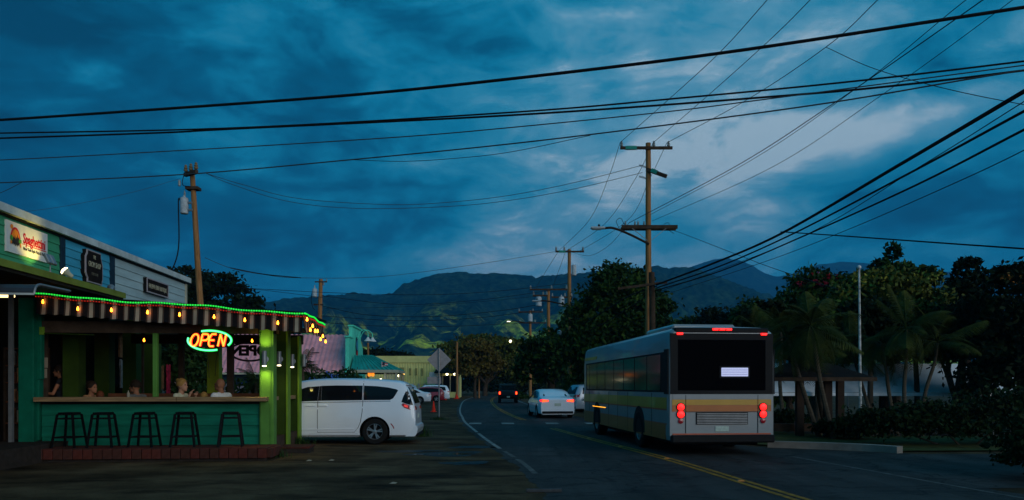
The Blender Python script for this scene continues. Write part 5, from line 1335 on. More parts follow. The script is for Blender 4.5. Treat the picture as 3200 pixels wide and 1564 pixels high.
# street lamp on the centre pole
def street_lamp(t, z, reach, rise, label=None, lit=False, y=-.15, drop=.2):
    mb = MB(); pts = catmull([(0, y, z), (-reach*.45, y-.1, z+rise*.62), (-reach*.8, y-.15, z+rise), (-reach, y-.15, z+rise)], 6); mb.tube(pts, [.055]*len(pts), 8); mb.build('lamp_arm', M['terra'], t, smooth=True)
    mb = MB(); mb.cbox(-reach-.62, -reach+.02, y-.27, y-.03, z+rise-.04, z+rise+.06, .03); mb.build('lamp_head', M['tank'], t)
    mb = MB(); mb.cbox(-reach-.55, -reach-.15, y-.24, y-.06, z+rise-.075, z+rise-.042, .01); mb.build('lamp_lens', M['bulb_white'] if lit else M['porcelain'], t)
    mb = MB(); mb.lathe([(.05, 0), (.05, .09), (.03, .11)], n=8); mb.build('photocell', M['black'], t, (-reach-.25, y-.15, z+rise+.06))
street_lamp(CP, EYE+(HY-765)/F*D, 2.0, EYE+(HY-718)/F*D - (EYE+(HY-765)/F*D))
# stub pole standing beside it
D2 = 33.8; b = at(2040, 1208, D2); SP = pole('short dark stub pole leaning against the tall centre pole', (b.x+.03, D2, 0), EYE+(HY-852)/F*D2, .15, .13, lean=-.012, mat=M['wood_dark'], seed=2)
mb = MB(); mb.beam((-1.6, -.22, EYE+(HY-905)/F*D2), (.55, -.22, EYE+(HY-885)/F*D2), .09, .10); mb.build('cable_arm', M['wood_dark'], SP)
# second pole on the right, 58 m
D = 58.0; b = at(1779, 1208, D); P2 = pole('brown utility pole standing left of the dense round tree', (b.x, D, 0), EYE+(HY-780)/F*D, .175, .125, seed=3)
H = EYE+(HY-788)/F*D; crossarm(P2, H, -1.05, 1.1); 
mb = MB(); mb.beam((-.8, 0, 0), (-.3, 0, 0), .13, .15); mb.build('insulated_sleeve', M['mint'], P2, (0, -.14, H))
for x in (-1.0, -.38, 1.02): insulator(P2, (x, -.14, H+.05), 1.6)
mb = MB(); mb.lathe([(.15, 0), (.18, .03), (.18, .75), (.14, .8)], n=12); mb.build('transformer', M['tank'], P2, (.35, 0, EYE+(HY-862)/F*D), smooth=True)
street_lamp(P2, EYE+(HY-957)/F*D, 2.2, .35)
crossarm(P2, EYE+(HY-1035)/F*D, -.7, .3, .08, .1); mb = MB(); mb.lathe([(.13, -.3), (.16, -.2), (.16, .0), (.05, .06)], n=10); mb.build('splice_can', M['tank'], P2, (-.75, -.14, EYE+(HY-1035)/F*D))
# poles further away
def far_pole(px, ytop, D, label, arms, tanks=(), lamp=None, seed=0, r=.2):
    b = at(px, 1208, D); t = pole(label, (b.x, D, 0), EYE+(HY-ytop)/F*D, r, r*.75, seed=seed)
    for (y, a, c) in arms:
        z = EYE+(HY-y)/F*D; crossarm(t, z, a, c, .12, .16)
        for x in (a+.08, c-.08, (a+c)/2+.3): insulator(t, (x, -.14, z+.06), 1.8)
    for (y, x) in tanks:
        mb = MB(); mb.lathe([(.26, 0), (.30, .04), (.30, .85), (.24, .95), (.06, .98), (.06, 1.15)], n=12); mb.build('transformer', M['tank'], t, (x, -.1, EYE+(HY-y)/F*D), smooth=True)
    if lamp: street_lamp(t, EYE+(HY-lamp[0])/F*D, lamp[1], .3, lit=True)
    return t
far_pole(1714, 903, 78, 'far dark utility pole with stacked crossarms, left of the round tree', ((906, -1.9, 1.9), (925, -1.6, -.1), (930, .3, 2.4)), ((958, -1.0), (958, 1.3)), seed=5)
far_pole(1657, 972, 98, 'far utility pole with a pale tank and a lit street lamp', ((976, -1.5, 1.6), (1010, -1.4, 2.0)), ((1006, .0),), (1012, 2.4), seed=6)
far_pole(1428, 1070, 98, 'thin timber pole in front of the brownish tree', (), seed=7, r=.15)
far_pole(1497, 1080, 104, 'slender pole half hidden in the brownish tree', (), seed=8, r=.12)
# left poles
D = 32.0; b = at(648, 1208, D); LP = pole('leaning orange brown utility pole with a transformer behind the shops', (b.x+.02, D, 0), EYE+(HY-534)/F*D, .155, .10, lean=-.062, seed=4)
def lean_x(z): return math.tan(-.062)*z
zt = EYE+(HY-545)/F*D; crossarm(LP, zt, -.42, .42, .13, .16, rz=R(-35), x=lean_x(zt))
for x in (-.36, 0, .36): insulator(LP, (lean_x(zt)+x*.8, -.14-x*.5, zt+.1), 1.5, M['wood_counter'])
zc = EYE+(HY-670)/F*D
mb = MB(); mb.lathe([(.14, 0), (.165, .03), (.165, .60), (.15, .66), (.06, .70), (.04, .76)], n=16); mb.build('transformer', M['tank'], LP, (lean_x(zc)-.42, -.05, zc), smooth=True)
mb = MB(); mb.lathe([(.03, 0), (.05, .03), (.03, .07), (.05, .1), (.03, .14), (.015, .24)], n=8); mb.build('bushing', M['porcelain'], LP, (lean_x(zc)-.40, -.05, zc+.74))
mb = MB(); mb.lathe([(.03, 0), (.055, .04), (.055, .22), (.03, .26)], n=8); mb.build('fuse_cutout', M['porcelain'], LP, (lean_x(zc)-.62, -.05, zc+1.15))
mb = MB(); mb.box(-.35, 0, -.05, .05, .12, .2); mb.box(-.35, 0, -.05, .05, .42, .5); mb.build('bracket', M['grey_metal'], LP, (lean_x(zc), -.05, zc))
mb = MB(); mb.box(-.26, .26, -.2, .2, 0, .12); mb.build('bracket', M['wood_dark'], LP, (lean_x(zc+1.0), 0, zc+1.0))
mb = MB(); mb.tube(catmull([(lean_x(zc)-.56, -.1, zc+.55), (lean_x(zc)-.64, -.1, zc+.5), (lean_x(zc)-.63, -.1, zc-1.4), (lean_x(zc)-.95, -.1, zc-2.4), (lean_x(zc)-1.4, -.2, zc-2.9)], 5), .025, 6); mb.build('riser_cable', M['wire'], LP)
mb = MB(); mb.tube(catmull([(lean_x(zt)-.25, -.2, zt), (lean_x(zt)-.3, -.25, zt-.5), (lean_x(zc)-.1, -.2, zc+1.1)], 5), .015, 5); mb.build('jumper_wire', M['wire'], LP)
D = 76.0; b = at(993, 1208, D); far = pole('thin dark pole with a pale transformer above the awning corner', (b.x, D, 0), EYE+(HY-873)/F*D, .26, .19, lean=.025, seed=9)
z = EYE+(HY-882)/F*D; crossarm(far, z, -.45, .75, .1, .12, x=.2); insulator(far, (.9, -.1, z+.05), 1.2); insulator(far, (.6, -.1, z-.35), 1.5)
mb = MB(); mb.lathe([(.21, 0), (.25, .04), (.25, .76), (.2, .84), (.06, .88), (.05, 1.2)], n=12); mb.build('transformer', M['tank'], far, (-.28, -.1, EYE+(HY-930)/F*D), smooth=True)
z = EYE+(HY-953)/F*D; crossarm(far, z, -.5, .45, .12, .14, x=.12); mb = MB(); mb.tube(catmull([(-.55, -.1, z+1.2), (-.62, -.1, z+.4), (-.45, -.1, z-.3), (-.25, -.1, z-.5)], 5), .03, 5); mb.build('riser_cable', M['wire'], far)
# ================================================================== WIRES
def wire(pts, r, label, mat=None, n=8, group='overhead cables and wires', name='cable'):
    P = catmull([at(*p) for p in pts], n); base = P[0].copy()
    mb = MB(); mb.tube([p-base for p in P], r, 5)
    o = mb.build(name, mat or M['wire'], None, base, smooth=True); return tag(o, label, 'wire', group)
G = M['wire2']
wire([(-250, 390, 17.8), (0, 376, 17), (560, 338, 15.8), (1110, 297, 14.7), (1600, 247, 13.8), (2246, 168, 13), (2998, 55, 12.2), (3450, -15, 11.9)], .030, 'thickest black cable crossing the whole sky, topmost of the long spans')
wire([(-250, 421, 18.6), (0, 417, 18), (727, 401, 16.8), (1600, 352, 15.6), (2109, 309, 15), (2705, 251, 14.3), (3450, 162, 13.4)], .019, 'upper one of two black cables twisted together across the sky')
wire([(-250, 440, 18.6), (0, 433, 18), (500, 416, 17.2), (727, 404, 16.8), (1600, 361, 15.6), (2401, 304, 14.6), (2842, 264, 14.1), (3450, 190, 13.4)], .022, 'lower one of two black cables twisted together across the sky')
wire([(-250, 506, 19), (0, 501, 18.3), (620, 468, 17), (1235, 430, 15.9), (1600, 399, 15.3), (2066, 352, 14.7), (2401, 310, 14.2), (3450, 172, 12.9)], .012, 'thin cable sagging below the twisted pair', G)
wire([(-250, 580, 21), (0, 572, 20), (560, 547, 18.6), (1097, 500, 17.2), (1600, 450, 16), (2134, 385, 14.8), (2606, 320, 14), (3029, 248, 13.4), (3450, 180, 13)], .015, 'thin cable passing over the top of the leaning pole', G)
wire([(1097, 500, 17.2), (1260, 505, 17.0), (1430, 495, 16.6), (1600, 475, 16.2), (1845, 424, 15.5)], .007, 'faint drooping wire splitting below the long thin cable', G)
wire([(-80, 630, 20), (0, 604, 19.9), (68, 571, 19.8)], .008, 'short faint wire above the left roof corner', G)
wire([(2620, -250, 15), (2398, 0, 19.5), (2246, 168, 22.8), (2080, 320, 28), (1938, 446, 34.4)], .011, 'leftmost of three wires rising steeply from the tall pole', G)
wire([(2750, -240, 15), (2532, 0, 19.5), (2390, 140, 22.8), (2200, 310, 28), (2041, 447, 34.4)], .011, 'middle one of three wires rising steeply from the tall pole', G)
wire([(2990, -250, 15), (2743, 0, 19.5), (2581, 148, 23), (2330, 315, 28.5), (2084, 447, 34.4)], .012, 'rightmost of three wires rising steeply from the tall pole', G)
wire([(2581, 148, 23), (2740, 218, 21), (3000, 288, 19), (3400, 365, 17)], .010, 'thin branch wire sloping down to the right edge from a clamp', G)
wire([(3300, -200, 12.5), (3019, 0, 15.5), (2681, 273, 20), (2350, 500, 26), (2031, 672, 34.3)], .009, 'faint wire from the lower crossarm, left of its group', G)
wire([(3340, -200, 12.5), (3072, 0, 15.5), (2606, 323, 21), (2300, 520, 27), (1966, 697, 34.3)], .013, 'darker wire from the lower crossarm up to the right', G)
wire([(3420, -200, 12.5), (3165, 0, 15.5), (2755, 298, 19.5), (2400, 530, 25.5), (2037, 692, 34.3)], .008, 'palest wire from the lower crossarm to the upper right', G)
wire([(3450, 138, 11.3), (3200, 286, 12.5), (2820, 510, 17), (2438, 732, 23.5), (2230, 823, 28.5), (2052, 890, 33.6)], .040, 'thick black bundle at the right, topmost of the heavy cables')
wire([(3450, 216, 11.3), (3200, 348, 12.5), (2830, 548, 17), (2470, 735, 23.5), (2240, 836, 28.5), (2052, 900, 33.6)], .026, 'heavy black cable just below the thick bundle at the right')
wire([(3450, 280, 11.3), (3200, 406, 12.5), (2850, 585, 17), (2507, 740, 23), (2250, 848, 28.5), (2052, 908, 33.6)], .024, 'lowest heavy black cable at the right')
wire([(3450, 160, 11.6), (3200, 318, 12.8), (2860, 530, 17), (2480, 752, 23.5), (2052, 916, 33.6)], .010, 'thin cable between the heavy ones at the right', G)
wire([(3450, 320, 11.6), (3200, 470, 12.8), (2900, 610, 16), (2640, 722, 21), (2400, 815, 27), (2052, 930, 33.6)], .010, 'thin cable sagging below the heavy ones at the right', G)
wire([(2052, 895, 33.6), (1960, 928, 38), (1870, 985, 46), (1779, 1038, 57.8)], .030, 'dark cable bundle running on from the stub pole to the next pole')
wire([(2052, 908, 33.6), (1930, 985, 40), (1850, 1030, 48), (1779, 1052, 57.8)], .022, 'lower dark cable between the stub pole and the next pole')
wire([(2440, 725, 23.5), (2620, 737, 20), (2900, 757, 16), (3400, 792, 12.5)], .016, 'near level cable leaving the bundle towards the right edge')
wire([(2108, 722, 34.5), (2140, 733, 33), (2300, 795, 28), (2420, 840, 25), (2620, 905, 22)], .010, 'thin service wire sloping right from the lower crossarm', G)
wire([(645, 543, 32), (760, 578, 32.2), (932, 621, 32.6), (1211, 640, 33), (1400, 633, 33.4), (1600, 610, 33.8), (1800, 570, 34.2), (2008, 517, 34.5)], .012, 'upper drooping wire between the leaning pole and the tall pole', G)
wire([(640, 540, 32), (720, 575, 32.2), (900, 630, 32.6), (1118, 652, 33), (1400, 646, 33.4), (1600, 626, 33.8), (1800, 590, 34.2), (2008, 540, 34.5)], .012, 'lower drooping wire between the leaning pole and the tall pole', G)
wire([(640, 806, 32), (720, 838, 33), (820, 858, 36), (940, 869, 40), (1200, 864, 47), (1500, 825, 53), (1742, 786, 58)], .013, 'low sagging wire from the leaning pole to the second right pole', G)
wire([(720, 838, 33), (820, 857, 36), (940, 869, 40)], .024, 'thick sheathed stretch of the low sagging wire')
wire([(562, 559, 32), (420, 600, 31), (230, 640, 30), (87, 661, 29), (-100, 680, 28)], .007, 'faint wire from the leaning pole to the left edge', G)
wire([(1938, 446, 34.4), (1900, 560, 38), (1840, 690, 46), (1745, 786, 58)], .012, 'outer steep wire from the tall pole down to the second pole', G)
wire([(2041, 447, 34.4), (1985, 560, 38), (1890, 700, 47), (1768, 786, 58)], .012, 'inner steep wire from the tall pole down to the second pole', G)
wire([(2084, 447, 34.4), (2030, 560, 38), (1960, 690, 46), (1804, 790, 58)], .012, 'right hand steep wire passing behind the tall pole', G)
wire([(1966, 697, 34.4), (1900, 770, 42), (1840, 800, 50), (1790, 790, 58)], .010, 'short slack wire from the lower crossarm to the second pole', G)
wire([(1745, 786, 58), (1705, 850, 66), (1672, 905, 78)], .014, 'wire from the second pole to the far stacked pole, left side', G)
wire([(1768, 786, 58), (1745, 850, 66), (1725, 905, 78)], .014, 'wire from the second pole to the far stacked pole, middle', G)
for i, (a, r_, lab) in enumerate((([(1008, 930, 75.8), (800, 905, 70), (560, 885, 64)], .02, 'dark wire from the thin left pole towards the shops'),
    ([(780, 902, 66), (1050, 916, 66), (1330, 922, 68), (1560, 910, 72), (1775, 886, 78)], .022, 'uppermost dark wire against the hills'),
    ([(1005, 925, 75.8), (1250, 952, 76), (1500, 938, 77), (1775, 900, 78)], .022, 'second dark wire against the hills'),
    ([(1010, 958, 75.8), (1150, 985, 76), (1350, 990, 77), (1560, 972, 78), (1700, 950, 78)], .026, 'sagging black cable against the hills from the thin left pole'),
    ([(1005, 988, 75.8), (1250, 1003, 76), (1480, 995, 77), (1690, 970, 78)], .024, 'dark cable below the sagging one against the hills'),
    ([(1000, 1008, 75.8), (1200, 1020, 78), (1420, 1020, 86), (1640, 1010, 98)], .024, 'lowest dark cable against the hills'),
    ([(1015, 965, 75.8), (1250, 960, 76), (1450, 948, 77), (1700, 925, 78)], .014, 'thin straight wire between the dark cables against the hills'))):
    wire(a, r_, lab, group='wires crossing in front of the hills')
# ================================================================== BACKGROUND BUILDINGS
# pink roofed shop, 62 m
pk = thing('pink_roof_shop', 'shop with a pink corrugated roof and an aqua false front', 'building', (-13.4, 62, 0), R(3))
part('wall', M['trim_dark'], pk, (-12, -.3, .4, 8, 0, 2.75))
mb = MB(); n = 150; v = []
for i in range(n+1):
    x = -12.2 + 12.2*i/n; dz = .035*math.sin(i*1.35)
    v += [(x, -.1, 2.72+dz), (x+.02, 4.2, 6.05+dz), (x, 8.4, 2.72+dz)]
mb.add(v, [(3*i+j, 3*i+3+j, 3*i+4+j, 3*i+1+j) for i in range(n) for j in (0, 1)]); mb.build('roof', M['pink_roof'], pk, fix=False)
part('eave_trim', M['cream_trim'], pk, (-12, 0, -.16, -.08, 2.55, 2.70))
ff = MB(); fp = [(-.6, 0), (9.2, 0), (9.2, 3.6), (7.4, 4.0), (7.4, 5.0), (6.2, 5.5), (6.2, 6.55), (1.4, 6.55), (1.4, 5.55), (-.3, 5.55), (-.3, 3.0), (-.6, 2.8)]
ff.prism(fp, lambda a, b, t: (t, a, b), .30); ffo = ff.build('false_front', M['aqua'], pk)
part('cornice', M['aqua'], ffo, (-.06, .40, 1.3, 6.3, 6.55, 6.68), (-.05, .38, -.45, 1.45, 5.55, 5.66))
mb = MB(); mb.prism([(a, b) for a, b in ell(3.6, 4.85, .55, .95, 0, 345, 20)], lambda a, b, t: (.30+t, a, b), .06); so = mb.build('sign_board', M['trim_dark'], ffo)
mb = MB(); mb.prism([(a, b) for a, b in ell(3.6, 4.35, .4, .3, 0, 340, 14)], lambda a, b, t: (.361+t, a, b), .01); mb.build('sign_mark', M['red'], so)
mb = MB(); mb.prism([(a, b) for a, b in ell(3.6, 5.1, .42, .45, 0, 340, 14)], lambda a, b, t: (.361+t, a, b), .01); mb.build('sign_mark', M['fac_blue'], so)
# old paint marks on the pink roof
for i, (px, py) in enumerate(((978, 1094), (995, 1094), (987, 1107))):
    mb = MB(); w_ = .16 if i < 2 else .42; mb.box(-w_/2, w_/2, -.01, .0, 0, .08 if i < 2 else .10)
    q = at(px, py, 63.8); o = mb.build('paint_mark', M['char'], pk); o.location = (pk.matrix_basis.inverted() @ q); o.rotation_euler = (R(-51), 0, 0); 
    s_ = (o.location.y+.1)/4.3; o.location.z = 2.72 + 3.33*s_ + .06
# porch in front of it with the teal roof
pr = thing('porch', 'open porch with a teal ribbed metal roof beside the pink shop', 'porch', (-13.0, 62.6, 0), R(3))
A_, B_, C_, D_ = (0.05, -.4, 4.05), (3.75, -.6, 2.92), (3.75, 5.6, 2.92), (.05, 5.0, 4.05)
E_ = (.05, -1.1, 2.92)
def panel_strip(P00, P10, P01, P11, n, name, mat, parent, rib=True):
    P00, P10, P01, P11 = map(Vector, (P00, P10, P01, P11))
    for i in range(n):
        a, b = i/n, (i+1)/n; q = [P00.lerp(P10, a+.006), P00.lerp(P10, b-.006), P01.lerp(P11, b-.006), P01.lerp(P11, a+.006)]
        nn = (q[1]-q[0]).cross(q[3]-q[0]).normalized()
        if nn.z < 0: nn = -nn
        mb = MB(); mb.add(q + [p - nn*.04 for p in q], [(0,1,2,3),(7,6,5,4),(0,4,5,1),(1,5,6,2),(2,6,7,3),(3,7,4,0)])
        if rib: mb.beam(q[0]+nn*.03, q[3]+nn*.03, .05, .07, up=nn)
        mb.build(name, mat, parent)
panel_strip((.05, -1.1, 2.92), (3.75, -1.1, 2.92), (.05, .8, 4.15), (1.4, .8, 4.15), 10, 'roof_panel', M['teal_roof'], pr)
panel_strip((3.75, -1.1, 2.92), (3.75, 5.2, 2.92), (1.4, .8, 4.15), (1.4, 3.4, 4.15), 9, 'roof_panel', M['teal_roof'], pr)
part('fascia', M['cream_trim'], pr, (.05, 3.85, -1.18, -1.12, 2.70, 2.92), (3.76, 3.82, -1.12, 5.2, 2.70, 2.92))
part('ceiling', M['soffit'], pr, (.05, 3.7, -1.1, 5.2, 2.66, 2.69))
for x, y in ((2.75, -1.0), (3.65, -1.0), (3.65, 2.0), (3.65, 5.0)): part('post', M['cream_trim'], pr, (x-.08, x+.08, y-.08, y+.08, 0, 2.66))
for i in range(7): part('slat', M['cream_trim'], pr, (2.85+i*.11, 2.91+i*.11, -.98, -.93, .3, 2.66))
part('low_wall', M['trim_dark'], pr, (.1, 3.6, -.9, -.8, 0, 1.0))
for i, (px, lab) in enumerate(((1154, 'left one of two orange lanterns under the teal porch'), (1165, 'right one of two orange lanterns under the teal porch'))):
    q = at(px, 1177, 62.2); mb = MB(); mb.lathe([(.06, 0), (.12, .05), (.13, .35), (.10, .42), (.03, .44)], n=10); o = mb.build('lantern', pm('orange paper lantern', (.8, .3, .05), .5, .2, 6, emit=(1, .26, .02), es=1.4), None, q, smooth=True); tag(o, lab, 'lantern', 'lanterns of the teal porch')
for px, py, d, m_, lab in ((1190, 1187, 61.4, 'bulb_white', 'white lamp at the foot of the porch post'), (1247, 1175, 104, 'bulb_white', 'bright white lamp on the pale yellow wall'), (1237, 1181, 100, 'bulb_dim', 'small amber lamp left of the bright wall lamp'), (1262, 1169, 100, 'bulb_dim', 'small amber lamp right of the bright wall lamp'), (1397, 1170, 107, 'bulb_white', 'left lamp of the pair over the far shop window'), (1421, 1170, 107, 'bulb_white', 'right lamp of the pair over the far shop window'), (1595, 1067, 125, 'bulb_white', 'lone street lamp shining before the far tree'), (1727, 1211, 88, 'bulb_dim', 'small amber light under the dense round tree'), (1715, 1219, 92, 'bulb_dim', 'faint amber light low under the dense tree'), (3182, 1245, 30, 'bulb_dim', 'small amber light in the dark at the right edge')):
    t = thing('lamp', lab, 'lamp', at(px, py, d)); s_ = d/100*(1.0 if m_ == 'bulb_white' else .75)
    mb = MB(); mb.ball((0, 0, 0), .17*s_, 8); mb.build('globe', M[m_], t, smooth=True); mb = MB(); mb.lathe([(.05*s_, .14*s_), (.09*s_, .2*s_), (.03*s_, .34*s_)], n=8); mb.build('cap', M['black'], t)
for i, (dx, hgt, lab) in enumerate(((0, 0, 'left one of two white gooseneck lamps over the aqua front'), (.42, -.05, 'right one of two white gooseneck lamps over the aqua front'))):
    b0 = at(1117, 1058, 64.5) + Vector((dx*.3, .5*i, 0)); t = thing('gooseneck_lamp', lab, 'lamp', b0, 0, 'gooseneck lamps on the aqua front')
    mb = MB(); mb.tube(catmull([(0, 0, 0), (.25, 0, .55), (.62, 0, .72), (.88+dx*.3, 0, .45), (.88+dx*.4, 0, .1)], 6), .035, 6); mb.build('arm', M['aqua'], t, smooth=True)
    mb = MB(); mb.lathe([(.08, .1), (.12, 0), (.32, -.22), (.34, -.25), (.30, -.24), (.1, -.05)], n=14); mb.build('shade', M['white'], t, (.88+dx*.4, 0, 0), smooth=True)
far_pole(1150, 1072, 70, 'wooden pole behind the gooseneck lamps', (), seed=11, r=.12)
fl = thing('flag', 'small red, white and blue flag above the porch eave', 'flag', at(1193, 1152, 62), R(15))
mb = MB(); mb.tube([(0, 0, -.5), (0, 0, .55)], .02, 6); mb.build('staff', M['white'], fl)
for i in range(6):
    mb = MB(); mb.add([(.02, .03*math.sin(i), .02+i*.08), (.5, .05, .0+i*.08-.05), (.5, .05, .08+i*.08-.05), (.02, .03*math.sin(i), .1+i*.08), (.02, .03*math.sin(i)+.01, .02+i*.08), (.5, .06, .0+i*.08-.05), (.5, .06, .08+i*.08-.05), (.02, .03*math.sin(i)+.01, .1+i*.08)], [(0,1,2,3),(7,6,5,4),(0,4,5,1),(1,5,6,2),(2,6,7,3),(3,7,4,0)]); mb.build('stripe', M['red'] if i % 2 else M['white'], fl)
part('canton', M['trim_dark'], fl, (.02, .24, -.02, .0, .28, .5))
# pale yellow store, 110 m
yb_ = thing('yellow_store', 'long pale yellow metal clad store with a flat roof', 'building', (-21.5, 110, 0), R(2))
mb = MB(); n = 110; v = []
for i in range(n+1):
    x = 10.6*i/n; dy = 0 if i % 4 < 3 else .07; v += [(x, dy, 0), (x, dy, 5.85)]
mb.add(v, [(2*i, 2*i+2, 2*i+3, 2*i+1) for i in range(n)]); mb.build('wall', M['yel_wall'], yb_, fix=False)
part('body', M['yel_wall'], yb_, (0, 10.6, .12, 14, 0, 5.8))
part('parapet', M['yel_wall'], yb_, (-.1, 10.7, -.12, .1, 5.0, 5.95)); part('roof', M['metal_roof'], yb_, (0, 10.6, .1, 14, 5.8, 5.84))
stn = pm('rain stained yellow paint', (.30, .28, .10), .85, .3, 2)
for x, w_, z0, z1 in ((5.7, .65, 1.0, 4.3), (6.9, .28, 3.2, 4.2), (7.75, .28, 3.2, 4.2), (8.6, .28, 3.1, 4.2)): part('conduit_box', stn, yb_, (x-w_/2, x+w_/2, -.10, -.02, z0, z1))
for x in (7.35, 8.15, 9.0): part('vent_pipe', M['cream_trim'], yb_, (x-.16, x+.16, -.35, -.12, 0, 2.0))
part('wall_lamp', M['black'], yb_, (1.45, 1.75, -.3, -.1, 3.9, 4.5))
# darker shop at its right
ds = thing('corner_shop', 'small dark fronted shop right of the yellow store', 'building', (-10.6, 108, 0), R(2))
part('body', M['yel_wall'], ds, (.3, 3.2, .2, 9, 0, 3.9)); part('window', M['glass2'], ds, (.9, 3.0, .1, .21, .8, 3.1)); part('door', M['trim_dark'], ds, (-.2, .8, .12, .5, 0, 3.0))
for x in (.85, 1.9, 3.05): part('mullion', M['cream_trim'], ds, (x-.06, x+.06, .02, .12, .2, 3.3))
part('sill', M['yel_wall'], ds, (.9, 3.0, .0, .12, 0, .8)); part('lintel', M['yel_wall'], ds, (.8, 3.2, .0, .12, 3.1, 3.45))
mb = MB(); mb.add([(-.3, -1.2, 3.5), (3.6, -1.2, 3.5), (3.4, 4, 5.0), (.2, 4, 5.0), (-.3, -1.2, 3.4), (3.6, -1.2, 3.4), (3.4, 4, 4.9), (.2, 4, 4.9)], [(0,1,2,3),(7,6,5,4),(0,4,5,1),(1,5,6,2),(2,6,7,3),(3,7,4,0)]); mb.build('roof', M['shingle'], ds)
part('hanging_board', M['white'], ds, (-1.0, .5, -.3, -.25, 2.6, 3.6))
# ================================================================== ROADSIDE THINGS
ws = thing('warning_sign', 'back of a diamond shaped warning sign on a thin post', 'sign', at(1372, 1313, 36.6)); ws.location.z = 0
mb = MB(); mb.tube([(0, 0, 0), (0, 0, 3.42)], .032, 8); mb.build('post', M['grey_metal'], ws)
dp = rrect(-.41, .41, -.41, .41, .05); c45 = math.cos(R(45))
mb = MB(); mb.prism([((a-b)*c45, (a+b)*c45) for a, b in dp], lambda a, b, t: (a, .04+t, b+2.86), .006); mb.build('plate', M['sign_back'], ws)
mb = MB(); mb.prism(rrect(-.62, .05, 1.72, 2.05, .03), lambda a, b, t: (a+.05, .04+t, b+.0), .005); mb.build('small_plate', M['sign_back'], ws)
for z in (2.5, 3.2, 1.9): part('bolt', M['chrome'], ws, (-.02, .02, -.045, -.03, z, z+.04))
def cone(label, p, h):
    t = thing('traffic_cone', label, 'cone', (p.x, p.y, 0)); k = h/.7
    mb = MB(); mb.cbox(-.18*k, .18*k, -.18*k, .18*k, 0, .04*k, .01); mb.build('base', M['cone'], t)
    mb = MB(); mb.lathe([(.135*k, .04*k), (.03*k, .68*k), (.022*k, .70*k)], n=14); mb.build('body', M['cone'], t, smooth=True)
cone('orange traffic cone left of the warning sign post', at(1355, 1288, 48), .68)
cone('orange traffic cone by the far timber pole', at(1427, 1240, 98), 1.2); cone('small orange cone behind the parked red car', at(1392, 1247, 90), .7)
# bus shelter and tent on the right
sh = thing('bus_shelter', 'dark shingled bus shelter on brown posts at the right', 'shelter', (9.9, 25, 0), R(-3))
for x, y in ((-.75, -.7), (.05, -.9), (-1.4, 1.2), (1.2, 1.2)): part('post', M['terra'], sh, (x-.11, x+.11, y-.11, y+.11, ground_z(9.9+x, 25+y)-.05, 2.0))
mb = MB(); mb.add([(-1.75, -1.35, 1.86), (1.35, -1.35, 1.86), (1.35, 1.6, 1.86), (-1.75, 1.6, 1.86), (-.95, .1, 2.36), (.45, .1, 2.36)], [(0, 1, 5, 4), (1, 2, 5), (2, 3, 4, 5), (3, 0, 4), (3, 2, 1, 0)]); mb.build('roof', M['shingle'], sh)
part('eave_board', M['wood_dark'], sh, (-1.77, 1.37, -1.39, -1.352, 1.76, 1.88))
part('bench', M['wood_dark'], sh, (-1.2, 1.0, .5, .9, .1, .35))
mb = MB(); mb.lathe([(.10, 0), (.10, .42), (.06, .47)], n=12); o = mb.build('litter_bin', M['paint_r'], None, at(2493, 1345, 25.3), smooth=True); o.location.z = 0.03; tag(o, 'small red bin beside the shelter post', 'bin')
tt = thing('tent', 'long pale blue white marquee tent behind the palms', 'tent', (14.6, 38, -.8))
TZ = 2.12; mb = MB(); n = 18; v = []
for i in range(n+1):
    x = -5.2 + 17*i/n; sg = .05*math.sin(i*2.1)
    v += [(x, -2.6, TZ+.0+sg*.3), (x, -1.3, TZ+.62+sg), (x, 0, TZ+1.40), (x, 2.6, TZ)]
mb.add(v, [(4*i+j, 4*i+4+j, 4*i+5+j, 4*i+1+j) for i in range(n) for j in range(3)]); mb.build('canopy', M['tent'], tt, smooth=True, fix=False)
part('valance', M['tent'], tt, (-5.2, 11.8, -2.64, -2.61, TZ-.16, TZ-.01))
for x in (-5.0, -2.2, .9, 4.3, 7.6, 11): mb = MB(); mb.tube([(x, -2.55, 0), (x, -2.55, TZ)], .03, 6); mb.build('pole', M['grey_metal'], tt)
fp_ = thing('flagpole', 'tall white flagpole with a ball top before the tent', 'flagpole', (at(2690, 1208, 27).x, 27, -.6))
mb = MB(); mb.tube([(0, 0, 0), (-.06, 0, EYE+(HY-840)/F*27+.6)], [.06, .035], 8); mb.build('shaft', pm('flaking white paint', (.42, .42, .40), .7, .6, 3, stretch=(1, 1, 2)), fp_, smooth=True)
mb = MB(); mb.ball((-.06, 0, EYE+(HY-836)/F*27+.6), .075, 10); mb.build('finial', M['white'], fp_, smooth=True)
